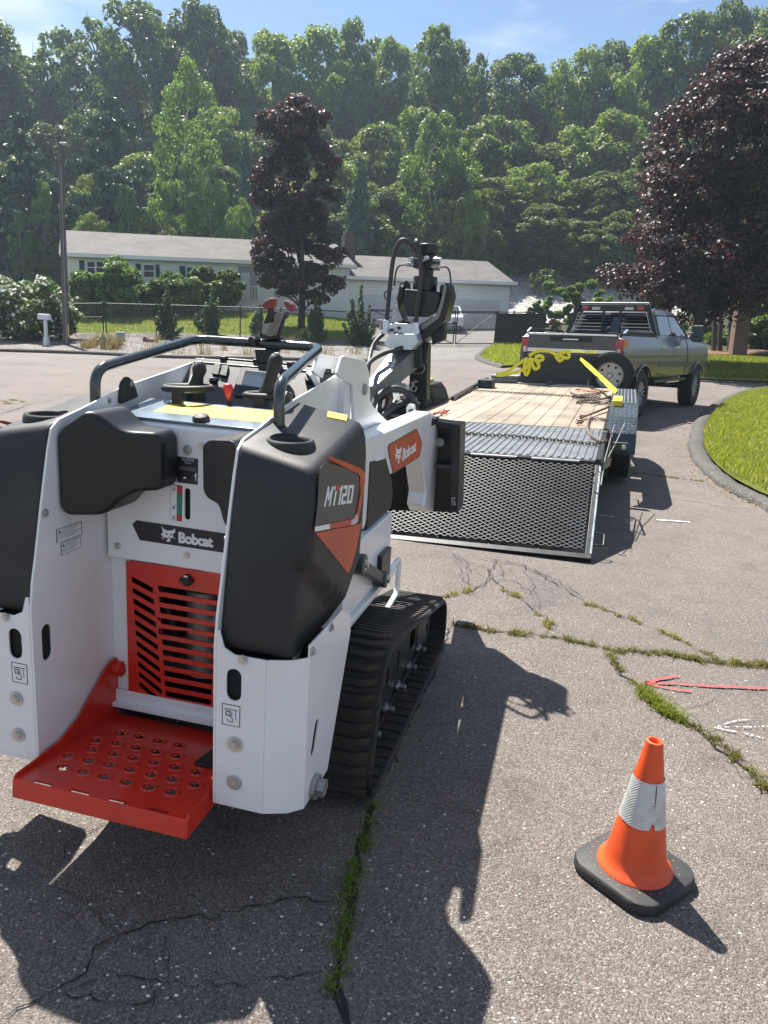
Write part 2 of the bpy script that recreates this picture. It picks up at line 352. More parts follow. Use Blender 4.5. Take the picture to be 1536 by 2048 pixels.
# ---- moulded side tanks with cup wells
def sst0(a, b, x):
    t = min(1.0, max(0.0, (x - a) / (b - a))); return t * t * (3 - 2 * t)
def tank(s_):
    XO = .505; rings = []
    # z, rear y, front y, outer x, inset, corner radius
    lv = [(.732, .028, .34, XO - .015, .010, .03), (.745, .018, .385, XO - .004, 0, .04), (.775, .02, .425, XO, 0, .045), (.866, .034, .55, XO, 0, .05), (.98, .054, .562, XO, 0, .05),
          (1.10, .078, .566, XO, 0, .052), (1.19, .098, .562, XO, 0, .045), (1.235, .108, .556, XO - .003, 0, .045), (1.262, .114, .552, XO - .010, .002, .045), (1.276, .124, .546, XO - .020, .006, .045), (1.281, .140, .536, XO - .034, .014, .04)]
    for z, yr, yf, xo, ins, cr_ in lv:
        poly = round_poly([(.2845, yr), (xo, yr), (xo, yf), (.2845, yf)], [.012, cr_, .022, .006], 6)
        k = max(0, (z - 1.15) / .13)
        rings.append([(s_ * x, y, z + k * (.17 * (y - .2) - .20 * (x - .3) - .013)) for x, y in poly])
    # finer rings, so that the slanting crease across the side can be pressed in
    def dens(r):
        o_ = []
        for i in range(len(r)):
            p, q = Vector(r[i]), Vector(r[(i + 1) % len(r)]); n_ = seg_n[i]
            for k in range(n_): o_.append(p.lerp(q, k / n_))
        return o_
    seg_n = [max(1, int((Vector(rings[5][i]) - Vector(rings[5][(i + 1) % len(rings[5])])).length / .028)) for i in range(len(rings[5]))]
    rings = [dens(r) for r in rings]; fine = []
    for i in range(len(rings) - 1):
        n_ = max(1, int((rings[i + 1][0].z - rings[i][0].z) / .016))
        for k in range(n_): fine.append([p.lerp(q, k / n_) for p, q in zip(rings[i], rings[i + 1])])
    fine.append(rings[-1]); A_ = S.x(556, 1058, .5); B_2 = S.x(690, 1208, .5); dl = Vector((B_2.y - A_.y, B_2.z - A_.z)).normalized()
    for rg_ in fine:
        for p in rg_:
            if abs(p.x) > .44 and p.y > -.1:
                v = Vector((p.y - A_.y, p.z - A_.z)); dist = v.x * dl.y - v.y * dl.x; al = v.dot(dl)
                f_ = sst0(.0, .022, dist) * sst0(-.06, .05, al) * (1 - sst0(.0, .09, -(p.z - .79)) )
                p.x -= s_ * .026 * f_
    rings = fine
    m = MB(); m.loft(rings); me = m.mesh('fuel_tank', BLK_PLASTIC, 50)
    o = put('fuel_tank', me, loader)
    cx, cy = .378, .236; cz = 1.268 + .17 * (cy - .2) - .20 * (cx - .3)
    rim = MB(); rim.lathe([(.071, cz - .034), (.068, cz - .004), (.0655, cz + .005), (.062, cz + .0075), (.0605, cz + .0045), (.059, cz + .0075), (.055, cz + .0075), (.0505, cz + .002), (.0500, cz - .095), (.001, cz - .096)], (s_ * cx, cy, 0), (0, 0, 1), 40)
    cut = MB(); cut.cyl((s_ * cx, cy, cz - .12), (s_ * cx, cy, cz + .1), .056, 32); co = cut.build('cutter', BLK_PLASTIC)
    bo = o.modifiers.new('b', 'BOOLEAN'); bo.object = co; bo.solver = 'EXACT'; bo.operation = 'DIFFERENCE'
    bpy.context.view_layer.update()
    # parent transform is shared by neither object here, so evaluate with the cutter in the same frame
    co.matrix_world = LOADER_MW; bpy.context.view_layer.update()
    me2 = bpy.data.meshes.new_from_object(o.evaluated_get(bpy.context.evaluated_depsgraph_get()))
    o.modifiers.clear(); o.data = me2; finish(me2, 50); bpy.data.objects.remove(co)
    rim.build('cup_holder', BLK_PLASTIC, o, ang=50)
    return o
def px_poly(pts, sc, ox, oy): return [(ox + a / sc, oy + b / sc) for a, b in pts]
for s_ in (-1, 1):
    tk = tank(s_)
    PX = lambda pts: S.yz(px_poly(pts, 6.02, 560, 860), .507)
    PXs = s_ * .5062
    grey = PX([(550, 385), (715, 445), (735, 440), (925, 530), (950, 560), (960, 650), (895, 1060), (425, 1155), (455, 900), (480, 465)])
    band = PX([(590, 322), (620, 320), (985, 465), (1020, 520), (1030, 600), (985, 900), (935, 1110), (905, 1138), (420, 1225), (420, 1163), (890, 1070), (925, 1000), (972, 760), (965, 560), (940, 530), (590, 350)])
    tri = PX([(432, 1240), (900, 1150), (960, 1130), (985, 1100), (930, 1400), (865, 1640), (820, 1725)])
    wht = PX([(421, 1166), (600, 1131), (600, 1190), (421, 1223)]); wh2 = PX([(860, 1080), (892, 1070), (925, 1005), (945, 1060), (930, 1110), (905, 1136), (860, 1144)])
    dc = empty('tank_graphic', parent=tk)
    plate('grey_field', [grey], .0006, FX(PXs), DECAL_GRY, dc); plate('orange_band', [band], .0010, FX(PXs + s_ * .0002), DECAL_ORG, dc); plate('orange_wedge', [tri], .0006, FX(PXs), DECAL_ORG, dc)
    plate('white_flash', [wht], .0014, FX(PXs + s_ * .0003), DECAL_WHT, dc); plate('white_flash', [wh2], .0014, FX(PXs + s_ * .0003), mat('pale flash', (.62, .5, .48), .4), dc)
    # model number drawn as slanted block strokes
    def gl(u, v):
        x = (530 + (865 - 530) * u) * (1 - v) + (577 + (895 - 577) * u) * v; y = (925 + (880 - 925) * u) * (1 - v) + (682 + (660 - 682) * u) * v
        if s_ < 0: u = 1 - u; x = (530 + (865 - 530) * u) * (1 - v) + (577 + (895 - 577) * u) * v; y = (925 + (880 - 925) * u) * (1 - v) + (682 + (660 - 682) * u) * v
        q = S.x(560 + x / 6.02, 860 + y / 6.02, .507); return (q.y, q.z)
    def stroke(name, pts, m): plate(name, [[gl(a, b) for a, b in pts]], .0016, FX(PXs + s_ * .0002), m, dc)
    R_ = lambda a, b, c, d: [(a, c), (b, c), (b, d), (a, d)]
    stroke('letter_m', [(0, 0), (.05, 0), (.05, .62), (.10, .3), (.135, .3), (.17, .62), (.17, 0), (.22, 0), (.22, 1), (.17, 1), (.115, .55), (.05, 1), (0, 1)], DECAL_WHT)
    stroke('letter_t', R_(.32, .375, 0, .74), DECAL_WHT); stroke('letter_t_bar', R_(.25, .30, .80, 1), DECAL_WHT); stroke('letter_t_bar', R_(.31, .45, .80, 1), DECAL_RED)
    stroke('digit_one', [(.51, 0), (.565, 0), (.565, 1), (.51, 1), (.47, .8), (.47, .72), (.51, .78)], DECAL_WHT)
    stroke('digit_two', [(.60, 0), (.77, 0), (.77, .17), (.655, .17), (.655, .42), (.77, .42), (.77, 1), (.60, 1), (.60, .83), (.715, .83), (.715, .58), (.60, .58)], DECAL_WHT)
    plate('digit_zero', [[gl(a, b) for a, b in R_(.81, 1.0, 0, 1)], [gl(a, b) for a, b in R_(.865, .945, .16, .84)]], .0016, FX(PXs + s_ * .0002), DECAL_WHT, dc)
    if s_ > 0:
        def plane_hit(dd):
            n_ = Vector((.20, -.17, 1)); p0 = Vector((.3, .2, 1.2715)); return _v(S.e + dd * ((p0 - S.e).dot(n_) / dd.dot(n_)))
        q = [S.d(a, b) for a, b in ((656, 822), (695, 830), (693, 841), (654, 833))]
        m = MB(); V = []
        for p in q: V.append(plane_hit(p))
        m.add(V + [(a, b, c - .006) for a, b, c in V], [(0, 1, 2, 3), (7, 6, 5, 4), (0, 4, 5, 1), (1, 5, 6, 2), (2, 6, 7, 3), (3, 7, 4, 0)]); m.build('warning_label', YEL_DECAL, tk)

# ---- rear centre panel, decals
cen = plate('rear_panel', [[(-.268, .812), (.268, .812), (.268, 1.225), (.262, 1.24), (-.262, 1.24), (-.268, 1.225)], oblong(.0, 1.01, .016, .105) if False else oblong(S.y(375, 1008, .35).x, S.y(375, 1008, .35).z, .018, .098)], .006, FY(.352), W_PAINT, loader, .0015)
cap = MB(); cap.loft([[(x, .349 + .045 * (1 - cos(t)), 1.238 + .02 * sin(t)) for x in (-.272, .272)] + [(x, .36 + .045 * (1 - cos(t)), 1.225 + .02 * sin(t)) for x in (.272, -.272)] for t in np.linspace(0, pi / 2, 7)])
cap.build('panel_top', W_PAINT, loader, ang=60)
dk = MB(); dk.box(-.02, .05, .36, .37, .95, 1.08); dk.build('slot_backing', BLACK, cen)
for px_, py_ in ((345, 886), (402, 892), (374, 900), (234, 1092), (373, 1111)):
    q = S.y(px_, py_, .346); bolt(cen, (q.x, .349, q.z), (0, -1, 0), .012 if py_ != 900 else .014)
q = S.x(90, 1026, -.276); bolt(loader, (-.2755, q.y, q.z), (1, 0, 0), .012); bolt(loader, (.2755, q.y, q.z), (-1, 0, 0), .012)
XZ = lambda pts, y=.3485: S.xz(px_poly(pts, 5.12, 200, 860), y)
lg = empty('name_decal', parent=cen)
strip = XZ([(375, 923), (1300, 1062), (1300, 1262), (408, 1128), (330, 965)]); plate('black_strip', [strip], .0008, FY(.3485), DECAL_BLK, lg)
def quadmap(c, y, toY=True):
    """bilinear map of the unit square onto four pixel corners (bl, br, tr, tl) on a plane"""
    def f(u, v):
        x = (c[0][0] * (1 - u) + c[1][0] * u) * (1 - v) + (c[3][0] * (1 - u) + c[2][0] * u) * v
        z = (c[0][1] * (1 - u) + c[1][1] * u) * (1 - v) + (c[3][1] * (1 - u) + c[2][1] * u) * v
        return (x, z)
    return f
def px_text(name, body, c, plane, val, off, parent, m, bold=.02, t=.0006, spacing=1.0):
    f = quadmap(c, val)
    def fn(u, v, w_):
        a, b = f(u, v); p = S.ax(a, b, plane, val); p[plane] = val + off + math.copysign(w_, off); return p
    return lettering(name, body, fn, 1, 1, m, parent, bold, t, spacing)
CAT = [(632, 980), (650, 1010), (690, 1030), (735, 1028), (772, 1010), (768, 1050), (748, 1068), (752, 1090), (738, 1112), (722, 1100), (716, 1118), (724, 1132), (712, 1146), (686, 1142), (682, 1128), (698, 1124), (694, 1104), (664, 1098), (640, 1088), (626, 1062), (648, 1050), (640, 1020)]
EYE1 = [(668, 1052), (700, 1066), (692, 1076), (674, 1070)]; EYE2 = [(716, 1072), (746, 1056), (742, 1072), (722, 1082)]
NOSE = [(700, 1090), (716, 1092), (709, 1112)]
def cat(parent, tf, fn, m, t):
    plate('cat_head', [[tf(*p) for p in CAT], [tf(*p) for p in EYE1], [tf(*p) for p in EYE2], [tf(*p) for p in NOSE]], t, fn, m, parent)
    for a, b, c_, d in ((640, 1092, 632, 1112), (655, 1100, 640, 1122), (752, 1098, 768, 1118)):
        plate('whisker', [[tf(a, b), tf(a + 7, b + 2), tf(c_ + 3, d), tf(c_, d)]], t, fn, m, parent)
cat(lg, lambda a, b: XZ([(a, b)])[0], FY(.3478), DECAL_WHT, .0008)
cq = [(200 + a / 5.12, 860 + b / 5.12) for a, b in ((806, 1155), (1160, 1205), (1158, 1092), (806, 1040))]
px_text('lettering', 'Bobcat', cq, 1, .3485, -.0008, lg, DECAL_WHT, .045, .0006, .92)
ld = empty('load_label', parent=cen)
plate('black_field', [XZ([(793, 268), (1005, 296), (1000, 562), (790, 535)])], .0008, FY(.3485), DECAL_BLK, ld)
for n_, (a, b, c_, d, t_) in enumerate(((838, 283, 965, 312, 'RATED OPERATING'), (845, 304, 960, 330, 'CAPACITY (ROC)'), (868, 326, 935, 350, '1200 lbs'))):
    px_text('label_line', t_, [(200 + a / 5.12, 860 + (b + 10) / 5.12), (200 + c_ / 5.12, 860 + d / 5.12), (200 + c_ / 5.12, 860 + (d - 14) / 5.12), (200 + a / 5.12, 860 + (b - 4) / 5.12)], 1, .3485, -.0006, ld, DECAL_WHT, 0)
for b in (368, 382, 396):
    plate('label_line', [XZ([(808, b), (985, b + 22), (985, b + 26), (808, b + 4)])], .0012, FY(.3485), mat('label grey', (.3, .3, .32), .5), ld)
plate('load_symbol', [XZ([(850, 498), (862, 478), (878, 478), (886, 500)])], .0012, FY(.3485), DECAL_WHT, ld)
plate('worker_symbol', [XZ([(978, 440), (988, 442), (988, 470), (984, 520), (976, 520), (978, 480), (962, 470), (962, 465), (976, 462)])], .0012, FY(.3485), DECAL_WHT, ld)
gg = empty('gauge_label', parent=cen)
plate('border', [XZ([(718, 553), (845, 572), (837, 938), (715, 918)])], .0006, FY(.3486), DECAL_BLK, gg)
plate('white_field', [XZ([(722, 561), (788, 571), (784, 926), (719, 914)])], .0012, FY(.3486), DECAL_WHT, gg)
plate('red_field', [XZ([(792, 572), (840, 579), (838, 652), (791, 645)])], .0012, FY(.3486), DECAL_RED, gg)
plate('green_field', [XZ([(791, 649), (838, 656), (834, 872), (788, 864)])], .0012, FY(.3486), DECAL_GRN, gg)
plate('red_field', [XZ([(788, 868), (834, 876), (832, 932), (787, 924)])], .0012, FY(.3486), DECAL_RED, gg)
for a, b in ((758, 605), (757, 895)): plate('symbol', [XZ([(a - 14, b - 16), (a + 14, b - 12), (a + 14, b + 18), (a - 14, b + 14)]), XZ([(a - 8, b - 8), (a + 8, b - 5), (a + 8, b + 10), (a - 8, b + 7)])], .0016, FY(.3486), DECAL_BLK, gg)
plate('symbol', [XZ([(740, 800), (750, 780), (778, 762), (776, 768), (756, 786), (770, 800), (760, 806)])], .0016, FY(.3486), DECAL_BLK, gg)
# two warning stickers on the inner side plate
for pts, k in (([(112, 1059), (163, 1042), (164, 1069), (113, 1086)], 0), ([(121, 1086), (161, 1071), (162, 1094), (122, 1111)], 1)):
    ws = empty('warning_sticker', parent=loader); FXi = FX(-.2755)
    yz = S.yz(pts, -.276); cx = sum(p[0] for p in yz) / 4; cz = sum(p[1] for p in yz) / 4
    plate('border', [yz], .0006, FXi, DECAL_BLK, ws); plate('backing', [[(cx + (a - cx) * .94, cz + (b - cz) * .92) for a, b in yz]], .0012, FXi, DECAL_WHT, ws)
    G_ = lambda u, v: (yz[3][0] * (1 - u) * (1 - v) + yz[2][0] * u * (1 - v) + yz[1][0] * u * v + yz[0][0] * (1 - u) * v, yz[3][1] * (1 - u) * (1 - v) + yz[2][1] * u * (1 - v) + yz[1][1] * u * v + yz[0][1] * (1 - u) * v)
    grey_ink = MATS.get('ink grey') or mat('ink grey', (.16, .16, .17), .6)
    for r_ in range(6):
        u0 = .2 if r_ < 2 else .06; v = .86 - r_ * .13
        plate('text_line', [[G_(u0, v), G_(.94 - .12 * (r_ % 3), v), G_(.94 - .12 * (r_ % 3), v + .04), G_(u0, v + .04)]], .0016, FXi, grey_ink, ws)
    plate('triangle_symbol', [[G_(.06, .66), G_(.17, .66), G_(.115, .92)]], .0016, FXi, DECAL_BLK, ws)

# ---- thigh pads
def pad(pts, y0, y1, name='thigh_pad', r=.042):
    sg = -1 if pts[0][0] < 300 else 1; kk = -.50 * sg; c0 = .262; q_ = []
    for a, b in pts:                        # the face of the pad slants back from the side plate to the middle
        d = S.d(a, b); t = (c0 + kk * S.e.x - S.e.y) / (d.y - kk * d.x); p = S.e + d * t; x = max(-.272, min(.272, p.x)); q_.append((x, p.z))
    poly = round_poly(q_, .03, 5); m = MB(); m.prism(poly, lambda u, v, w_: (u, min(.33, c0 + kk * u) if w_ == 0 else .345, v), 0, 1)
    o = m.build(name, BLK_FOAM, loader, r, segs=5, ang=50); o.modifiers['bevel'].angle_limit = radians(60); return o
pad([(88, 905), (104, 862), (168, 822), (190, 826), (238, 862), (312, 866), (326, 882), (328, 962), (318, 982), (268, 985), (236, 1002), (214, 1024), (196, 1032), (128, 1032), (110, 1012), (92, 960)], .215, .345)
pad([(405, 890), (418, 880), (500, 888), (500, 1072), (470, 1072), (448, 1050), (438, 1008), (416, 998), (406, 982)], .215, .345)

# ---- bay around and behind the grille
bay = MB()
bay.box(-.276, -.222, .376, .384, .30, .81); bay.box(.222, .276, .376, .384, .30, .81)      # jambs
bay.box(-.276, .276, .34, .37, .292, .306); bay.box(-.276, .276, .362, .37, .296, .345)
bay.box(-.222, .222, .376, .384, .795, .81)
bay.build('grille_surround', W_PAINT, loader, .002)
eng = empty('engine', parent=loader)
m = MB(); m.box(-.275, .275, .60, .61, .26, 1.2); m.box(-.275, -.27, .39, .60, .26, .81); m.box(.27, .275, .39, .6, .26, .81); m.box(-.275, .275, .385, .6, .26, .265); m.box(-.275, .275, .385, .6, .825, .83); m.build('bay_lining', BLACK, eng)
m = MB(); m.cyl((.0, .49, .40), (.0, .49, .70), .062, 24); m.cyl((.0, .49, .70), (.0, .49, .72), .05, 24); m.cyl((-.03, .47, .56), (.09, .47, .62), .03, 16); m.build('oil_filter', DULL_STEEL, eng, .003)
m = MB(); m.tube(smooth_path([(-.2, .45, .38), (-.14, .43, .52), (-.16, .45, .66), (-.05, .44, .74)], 6), .016, 10); m.tube(smooth_path([(-.2, .47, .7), (-.1, .44, .6), (-.1, .47, .42)], 6), .012, 10); m.build('coolant_hose', BLK_FOAM, eng, ang=60)
m = MB(); m.box(-.2, .2, .52, .59, .36, .5); m.box(.07, .2, .46, .56, .42, .74); m.build('engine_block', DKGREY, eng, .006)
# grille with a chevron of slots
def row(k): return .742 - k * .0362
holes = []
for k in range(11):
    z = row(k); sl = .022 + .0028 * k
    L_ = -.198 + .002 * k; Rr = -.122 + .006 * k * .5
    holes.append([(L_, z + .006), (Rr, z - sl + .002), (Rr + .001, z - sl - .017), (L_ + .001, z - .013)])
    holes.append([(-x, y) for x, y in holes[-1]])
    a = -.104 + .0022 * k; holes.append([(a, z - .010), (-a, z - .010), (-a, z - .030), (a + .002, z - .030)])
plate('grille', [[(-.218, .335), (-.2, .333), (.2, .333), (.218, .335), (.218, .795), (.2, .802), (-.2, .802), (-.218, .795)]] + holes, .005, FY(.370), RED_PAINT, loader, .001)
m = MB(); q = S.y(375, 1160, .366); m.lathe([(.001, -.018), (.014, -.018), (.018, -.012), (.019, 0)], (q.x, .367, q.z), (0, 1, 0), 12); m.box(q.x - .022, q.x + .022, .352, .366, q.z - .006, q.z + .006); m.build('grille_latch', BLK_PLASTIC, loader, .002)

# ---- red folding platform
pf = empty('platform', parent=loader)
hp = [(485, 735), (560, 748), (637, 765), (717, 782), (388, 762), (470, 775), (550, 792), (627, 808), (710, 825), (373, 800), (456, 817), (537, 833), (620, 851), (702, 870), (789, 890), (275, 825), (358, 845), (440, 862), (524, 880), (608, 900), (693, 918), (782, 940), (255, 873), (338, 890), (421, 909), (508, 931), (598, 950), (688, 970)]
pf.rotation_euler = (-radians(5.95), 0, 0); pf.location = (0, -.026, .026)
SP = Survey(LOADER_MW @ Matrix.Translation((0, -.026, .026)) @ Matrix.Rotation(-radians(5.95), 4, 'X')); hs = [SP.z(a / 2, 1100 + b / 2, .2685) for a, b in hp]
def plus(cx, cy, r=.0185):
    a = r * .42; return [(cx + x, cy + y) for x, y in ((a, a), (r, a), (r, -a), (a, -a), (a, -r), (-a, -r), (-a, -a), (-r, -a), (-r, a), (-a, a), (-a, r), (a, r))]
slots = [[(x - .03, -.1185), (x + .03, -.1185), (x + .03, -.1065), (x - .03, -.1065)] for x in (-.178, -.06, .058, .176)]
plate('tread', [[(-.262, -.122), (.262, -.122), (.262, .37), (-.262, .37)]] + [plus(h.x, h.y) for h in hs] + slots, .005, lambda u, v, w_: (u, v, .266 + w_), RED_PAINT, pf, .0008)
rg = MB()
for h in hs: rg.lathe([(.0245, .0), (.023, .0040), (.0205, .0045), (.0195, .0010)], (h.x, h.y, .2685), (0, 0, 1), 14)
rg.build('tread_collars', RED_PAINT, pf)['kind'] = 'stuff'
m = MB(); m.box(-.262, .262, -.123, -.117, .212, .2665); m.build('front_lip', RED_PAINT, pf, .003)
FL = [(-.122, .212), (-.122, .2665), (-.112, .278), (-.01, .287), (.075, .296), (.16, .335), (.283, .440), (.318, .463), (.345, .470), (.375, .458), (.388, .432), (.378, .40), (.37, .30), (.37, .212), (.2, .24), (0, .225)]
for s_ in (-1, 1):
    plate('side_flange', [FL], .006, FX(s_ * .264), RED_PAINT, pf, .0012)
    m = MB(); m.cyl((s_ * .267, .35, .432), (s_ * .236, .35, .432), .026, 24); m.cyl((s_ * .236, .35, .432), (s_ * .231, .35, .432), .017, 18); m.build('pivot_pin', RED_PAINT, pf, .002)
m = MB(); q0 = SP.z(386, 1528, .272); m.prism(round_poly([(q0.x, q0.y), (q0.x + .085, q0.y), (q0.x + .085, q0.y + .13), (q0.x + .012, q0.y + .13)], .008), lambda u, v, w_: (u, v, w_), .2695, .277); m.cyl((q0.x + .045, q0.y + .045, .277), (q0.x + .045, q0.y + .045, .280), .013, 16); m.build('rubber_mat', BLK_PLASTIC, pf, .002)
m = MB(); m.tube([(.11, .345, .29), (.11, .36, .318), (.13, .37, .326), (.17, .37, .326), (.19, .36, .30)], .013, 12); m.build('catch', BLK_STEEL, pf, ang=60)

# ---- chassis and front
m = MB(); m.box(-.276, .276, .62, 1.25, .24, .62); m.box(-.27, .27, .62, 1.0, .62, 1.2); m.build('chassis', DKGREY, loader, .01)
m = None
for s_ in (-1, 1):
    m = MB(); m.box(min(s_ * .285, s_ * .44), max(s_ * .285, s_ * .44), .60, 1.22, .60, .845); m.box(min(s_ * .285, s_ * .46), max(s_ * .285, s_ * .46), .60, 1.28, .575, .5995); m.build('frame_rail', W_PAINT, loader, .006)
for s_ in (-1, 1):
    m = MB(); m.prism([(.9, .85), (1.25, .85), (1.27, .90), (1.24, .97), (1.12, 1.08), (.9, 1.1)], lambda u, v, w_: (w_, u, v), s_ * .29, s_ * .425); m.build('pivot_housing', BLK_PLASTIC, loader, .006)
    m = MB(); m.tube(round_path([(s_ * .44, 1.22, .60), (s_ * .44, 1.40, .60), (s_ * .44, 1.40, .44), (s_ * .44, 1.2, .42)], .04), .012, 10); m.build('step_handle', W_PAINT, loader, ang=60)
    m = MB(); m.box(s_ * .36, s_ * .46, 1.02, 1.16, .60, .72); m.cyl((s_ * .42, 1.12, .72), (s_ * .42, 1.22, .72), .02, 12); m.build('lock_bracket', BLK_STEEL, loader, .004)
    a = S.x(719, 1128, .47); b = S.x(764, 1158, .47)
    m = MB(); m.cyl((s_ * .44, a.y, a.z), (s_ * .49, a.y, a.z), .036, 20); m.cyl((s_ * .44, b.y, b.z), (s_ * .49, b.y, b.z), .032, 20); m.bar((s_ * .465, a.y, a.z), (s_ * .465, b.y, b.z), .036, .04); m.build('lift_link', DKGREY, loader, .004)
    for p in (a, b): bolt(loader, (s_ * .49, p.y, p.z), (s_, 0, 0), .019)
# ---- loader arms
arm_px = [(727, 884), (862, 824), (871, 832), (877, 870), (888, 1012), (884, 1024), (852, 1024), (848, 1012), (852, 985), (846, 930), (836, 917), (800, 936), (752, 975), (740, 1005), (729, 1062), (722, 1000), (722, 930)]
for s_ in (-1, 1):
    poly = S.yz(arm_px, .42)
    m = MB(); m.prism(poly, lambda u, v, w_: (w_, u, v), s_ * .33, s_ * .42); arm = m.build('loader_arm', W_PAINT, loader, .010, segs=3)
    pos = S.yz([(745, 925), (770, 905), (762, 952), (748, 980)], .42); m = MB(); m.prism(round_poly(pos, .03), lambda u, v, w_: (w_, u, v), s_ * .415, s_ * .424); m.build('arm_pad', W_PAINT, arm, .003)
    ad = empty('arm_decal', parent=arm)
    dec = S.yz([(777, 891), (832, 859), (843, 886), (838, 912), (787, 945), (777, 904)], .42)
    cy_ = sum(p[0] for p in dec) / 6; cz_ = sum(p[1] for p in dec) / 6
    plate('black_border', [round_poly([(cy_ + (a - cy_) * 1.04, cz_ + (b - cz_) * 1.07) for a, b in dec], .015)], .001, FX(s_ * .4206), DECAL_BLK, ad)
    plate('orange_field', [round_poly(dec, .015)], .002, FX(s_ * .4206), DECAL_ORG, ad)
    if s_ > 0:
        px_text('lettering', 'Bobcat', [(803, 923), (831, 901), (831, 881), (805, 897)], 0, .42, .0024, ad, DECAL_WHT, .04, .0006, .92)
        tf = lambda a, b: (lambda p: (p.y, p.z))(S.x(789 + (a - 625) / 150 * 13, 888 + (b - 975) / 175 * 42 - (a - 625) / 150 * 4, .42))
        cat(ad, tf, FX(.4226), DECAL_WHT, .0016)
    # tower: outer and inner plate with a cross web
    tw = S.yz([(668, 746), (678, 713), (683, 711), (725, 720), (733, 745), (735, 800), (743, 815), (770, 842), (810, 862), (840, 868), (800, 890), (735, 905), (704, 880), (700, 770), (672, 752)], .31)
    m = MB(); m.prism(tw, lambda u, v, w_: (w_, u, v), s_ * .31, s_ * .322); m.prism(tw, lambda u, v, w_: (w_, u, v), s_ * .225, s_ * .237); m.box(min(s_ * .237, s_ * .31), max(s_ * .237, s_ * .31), .92, 1.0, 1.15, 1.40); tw_o = m.build('tower', W_PAINT, loader, .003)
    if s_ < 0: tw_o.scale.z = .90; tw_o.location.z = .05
    m = MB(); m.cyl((s_ * .22, 1.12, 1.33), (s_ * .33, 1.12, 1.33), .022, 16); m.build('pin', DULL_STEEL, loader, .002)
m = MB(); m.cyl((-.36, 1.75, 1.0), (.36, 1.75, 1.0), .05, 24); m.build('cross_tube', W_PAINT, loader)
for s_ in (-1, 1):
    m = MB(); m.cyl((s_ * .13, 1.1, .72), (s_ * .13, 1.7, .98), .036, 20); m.build('lift_cylinder', BLK_STEEL, loader)
    m = MB(); m.cyl((s_ * .13, 1.7, .98), (s_ * .13, 1.95, 1.08), .018, 16); m.build('cylinder_rod', STEEL, loader)

# ---- hand rail, console, controls
def rail_pts(): 
    z0 = 1.29; return [(-.312, .37, z0), (-.312, .372, 1.375), (-.262, .87, 1.478), (.238, .87, 1.482), (.30, .335, 1.40), (.312, .330, z0)]
m = MB(); m.tube(round_path([(-.312, .37, 1.285), (-.312, .372, 1.392), (-.250, .885, 1.480), (.232, .865, 1.484), (.300, .335, 1.40), (.306, .330, 1.285)], .055, 8), .0165, 16); m.build('hand_rail', GREEN_RAIL, loader, ang=60)
con = empty('console', parent=loader)
yb, zb, yt, zt = .74, 1.245, .92, 1.412
Fd = lambda u, v, w_=0: (u, yb + (yt - yb) * v - w_ * .68, zb + (zt - zb) * v + w_ * .73)     # v up the dash face, w off it
m = MB(); m.prism([(-.272, 0), (.272, 0), (.272, 1), (-.272, 1)], Fd, -.03, 0); m.build('dash', GREY_CONSOLE, con, .004)
m = MB(); m.box(-.272, .272, .585, .745, 1.20, 1.262); m.build('control_shelf', GREY_CONSOLE, con, .004)
m = MB(); m.box(-.27, .27, .90, 1.12, 1.385, 1.40); m.box(-.2, .22, 1.02, 1.06, 1.40, 1.412); m.build('hood_seal', BLK_STEEL, con, .004)
for x in (-.16, -.03, .1, .2):
    m = MB(); m.box(x - .012, x + .012, .915, .94, 1.41, 1.424); m.build('hood_clip', BLK_STEEL, con, .003)
def dashpx(px_, py_):
    # intersect with the sloping dash
    d = S.d(px_, py_); nrm = Vector((0, -(zt - zb), (yt - yb))).normalized(); t = (Vector((0, yb, zb)) - S.e).dot(nrm) / d.dot(nrm); p = S.e + d * t
    return (p.x, (p.y - yb) / (yt - yb))
def dplate(name, pts, w0, w1, m_, bev=.0, rr=.0):
    q = [dashpx(*p) for p in pts]; mm = MB(); mm.prism(q, Fd, w0, w1); return mm.build(name, m_, con, bev)
dplate('screen_bezel', [(468, 780), (484, 737), (562, 743), (560, 798), (470, 795)], 0, .008, BLK_PLASTIC, .003)
dplate('screen', [(483, 775), (492, 745), (545, 750), (541, 782)], .008, .0095, SCREEN)
for k in range(4):
    x = 493 + 10 * k; dplate('screen_button', [(x, 793), (x + 1, 785), (x + 8, 786), (x + 7, 794)], .008, .011, DULL_STEEL, .001)
for pts in ([(425, 751), (430, 731), (443, 732), (438, 753)], [(440, 753), (446, 733), (459, 735), (454, 756)]): dplate('rocker_switch', pts, 0, .010, BLK_PLASTIC, .002)
dplate('key_switch', [(419, 766), (422, 758), (436, 760), (433, 768)], 0, .012, BLK_STEEL, .002)
dplate('green_label', [(574, 755), (577, 743), (592, 745), (590, 758)], 0, .001, DECAL_GRN)
kn = dashpx(622, 762); m = MB(); c0 = Vector(Fd(kn[0], kn[1], 0)); c1 = Vector(Fd(kn[0], kn[1], .02)); m.cyl(c0, c1, .021, 20, .018); m.build('throttle_knob', BLK_PLASTIC, con, .002)
m = MB(); c1 = Vector(Fd(kn[0] + .012, kn[1] + .05, .001)); m.cyl(c0, c1, .034, 24); m.build('knob_dial', DECAL_WHT, con)
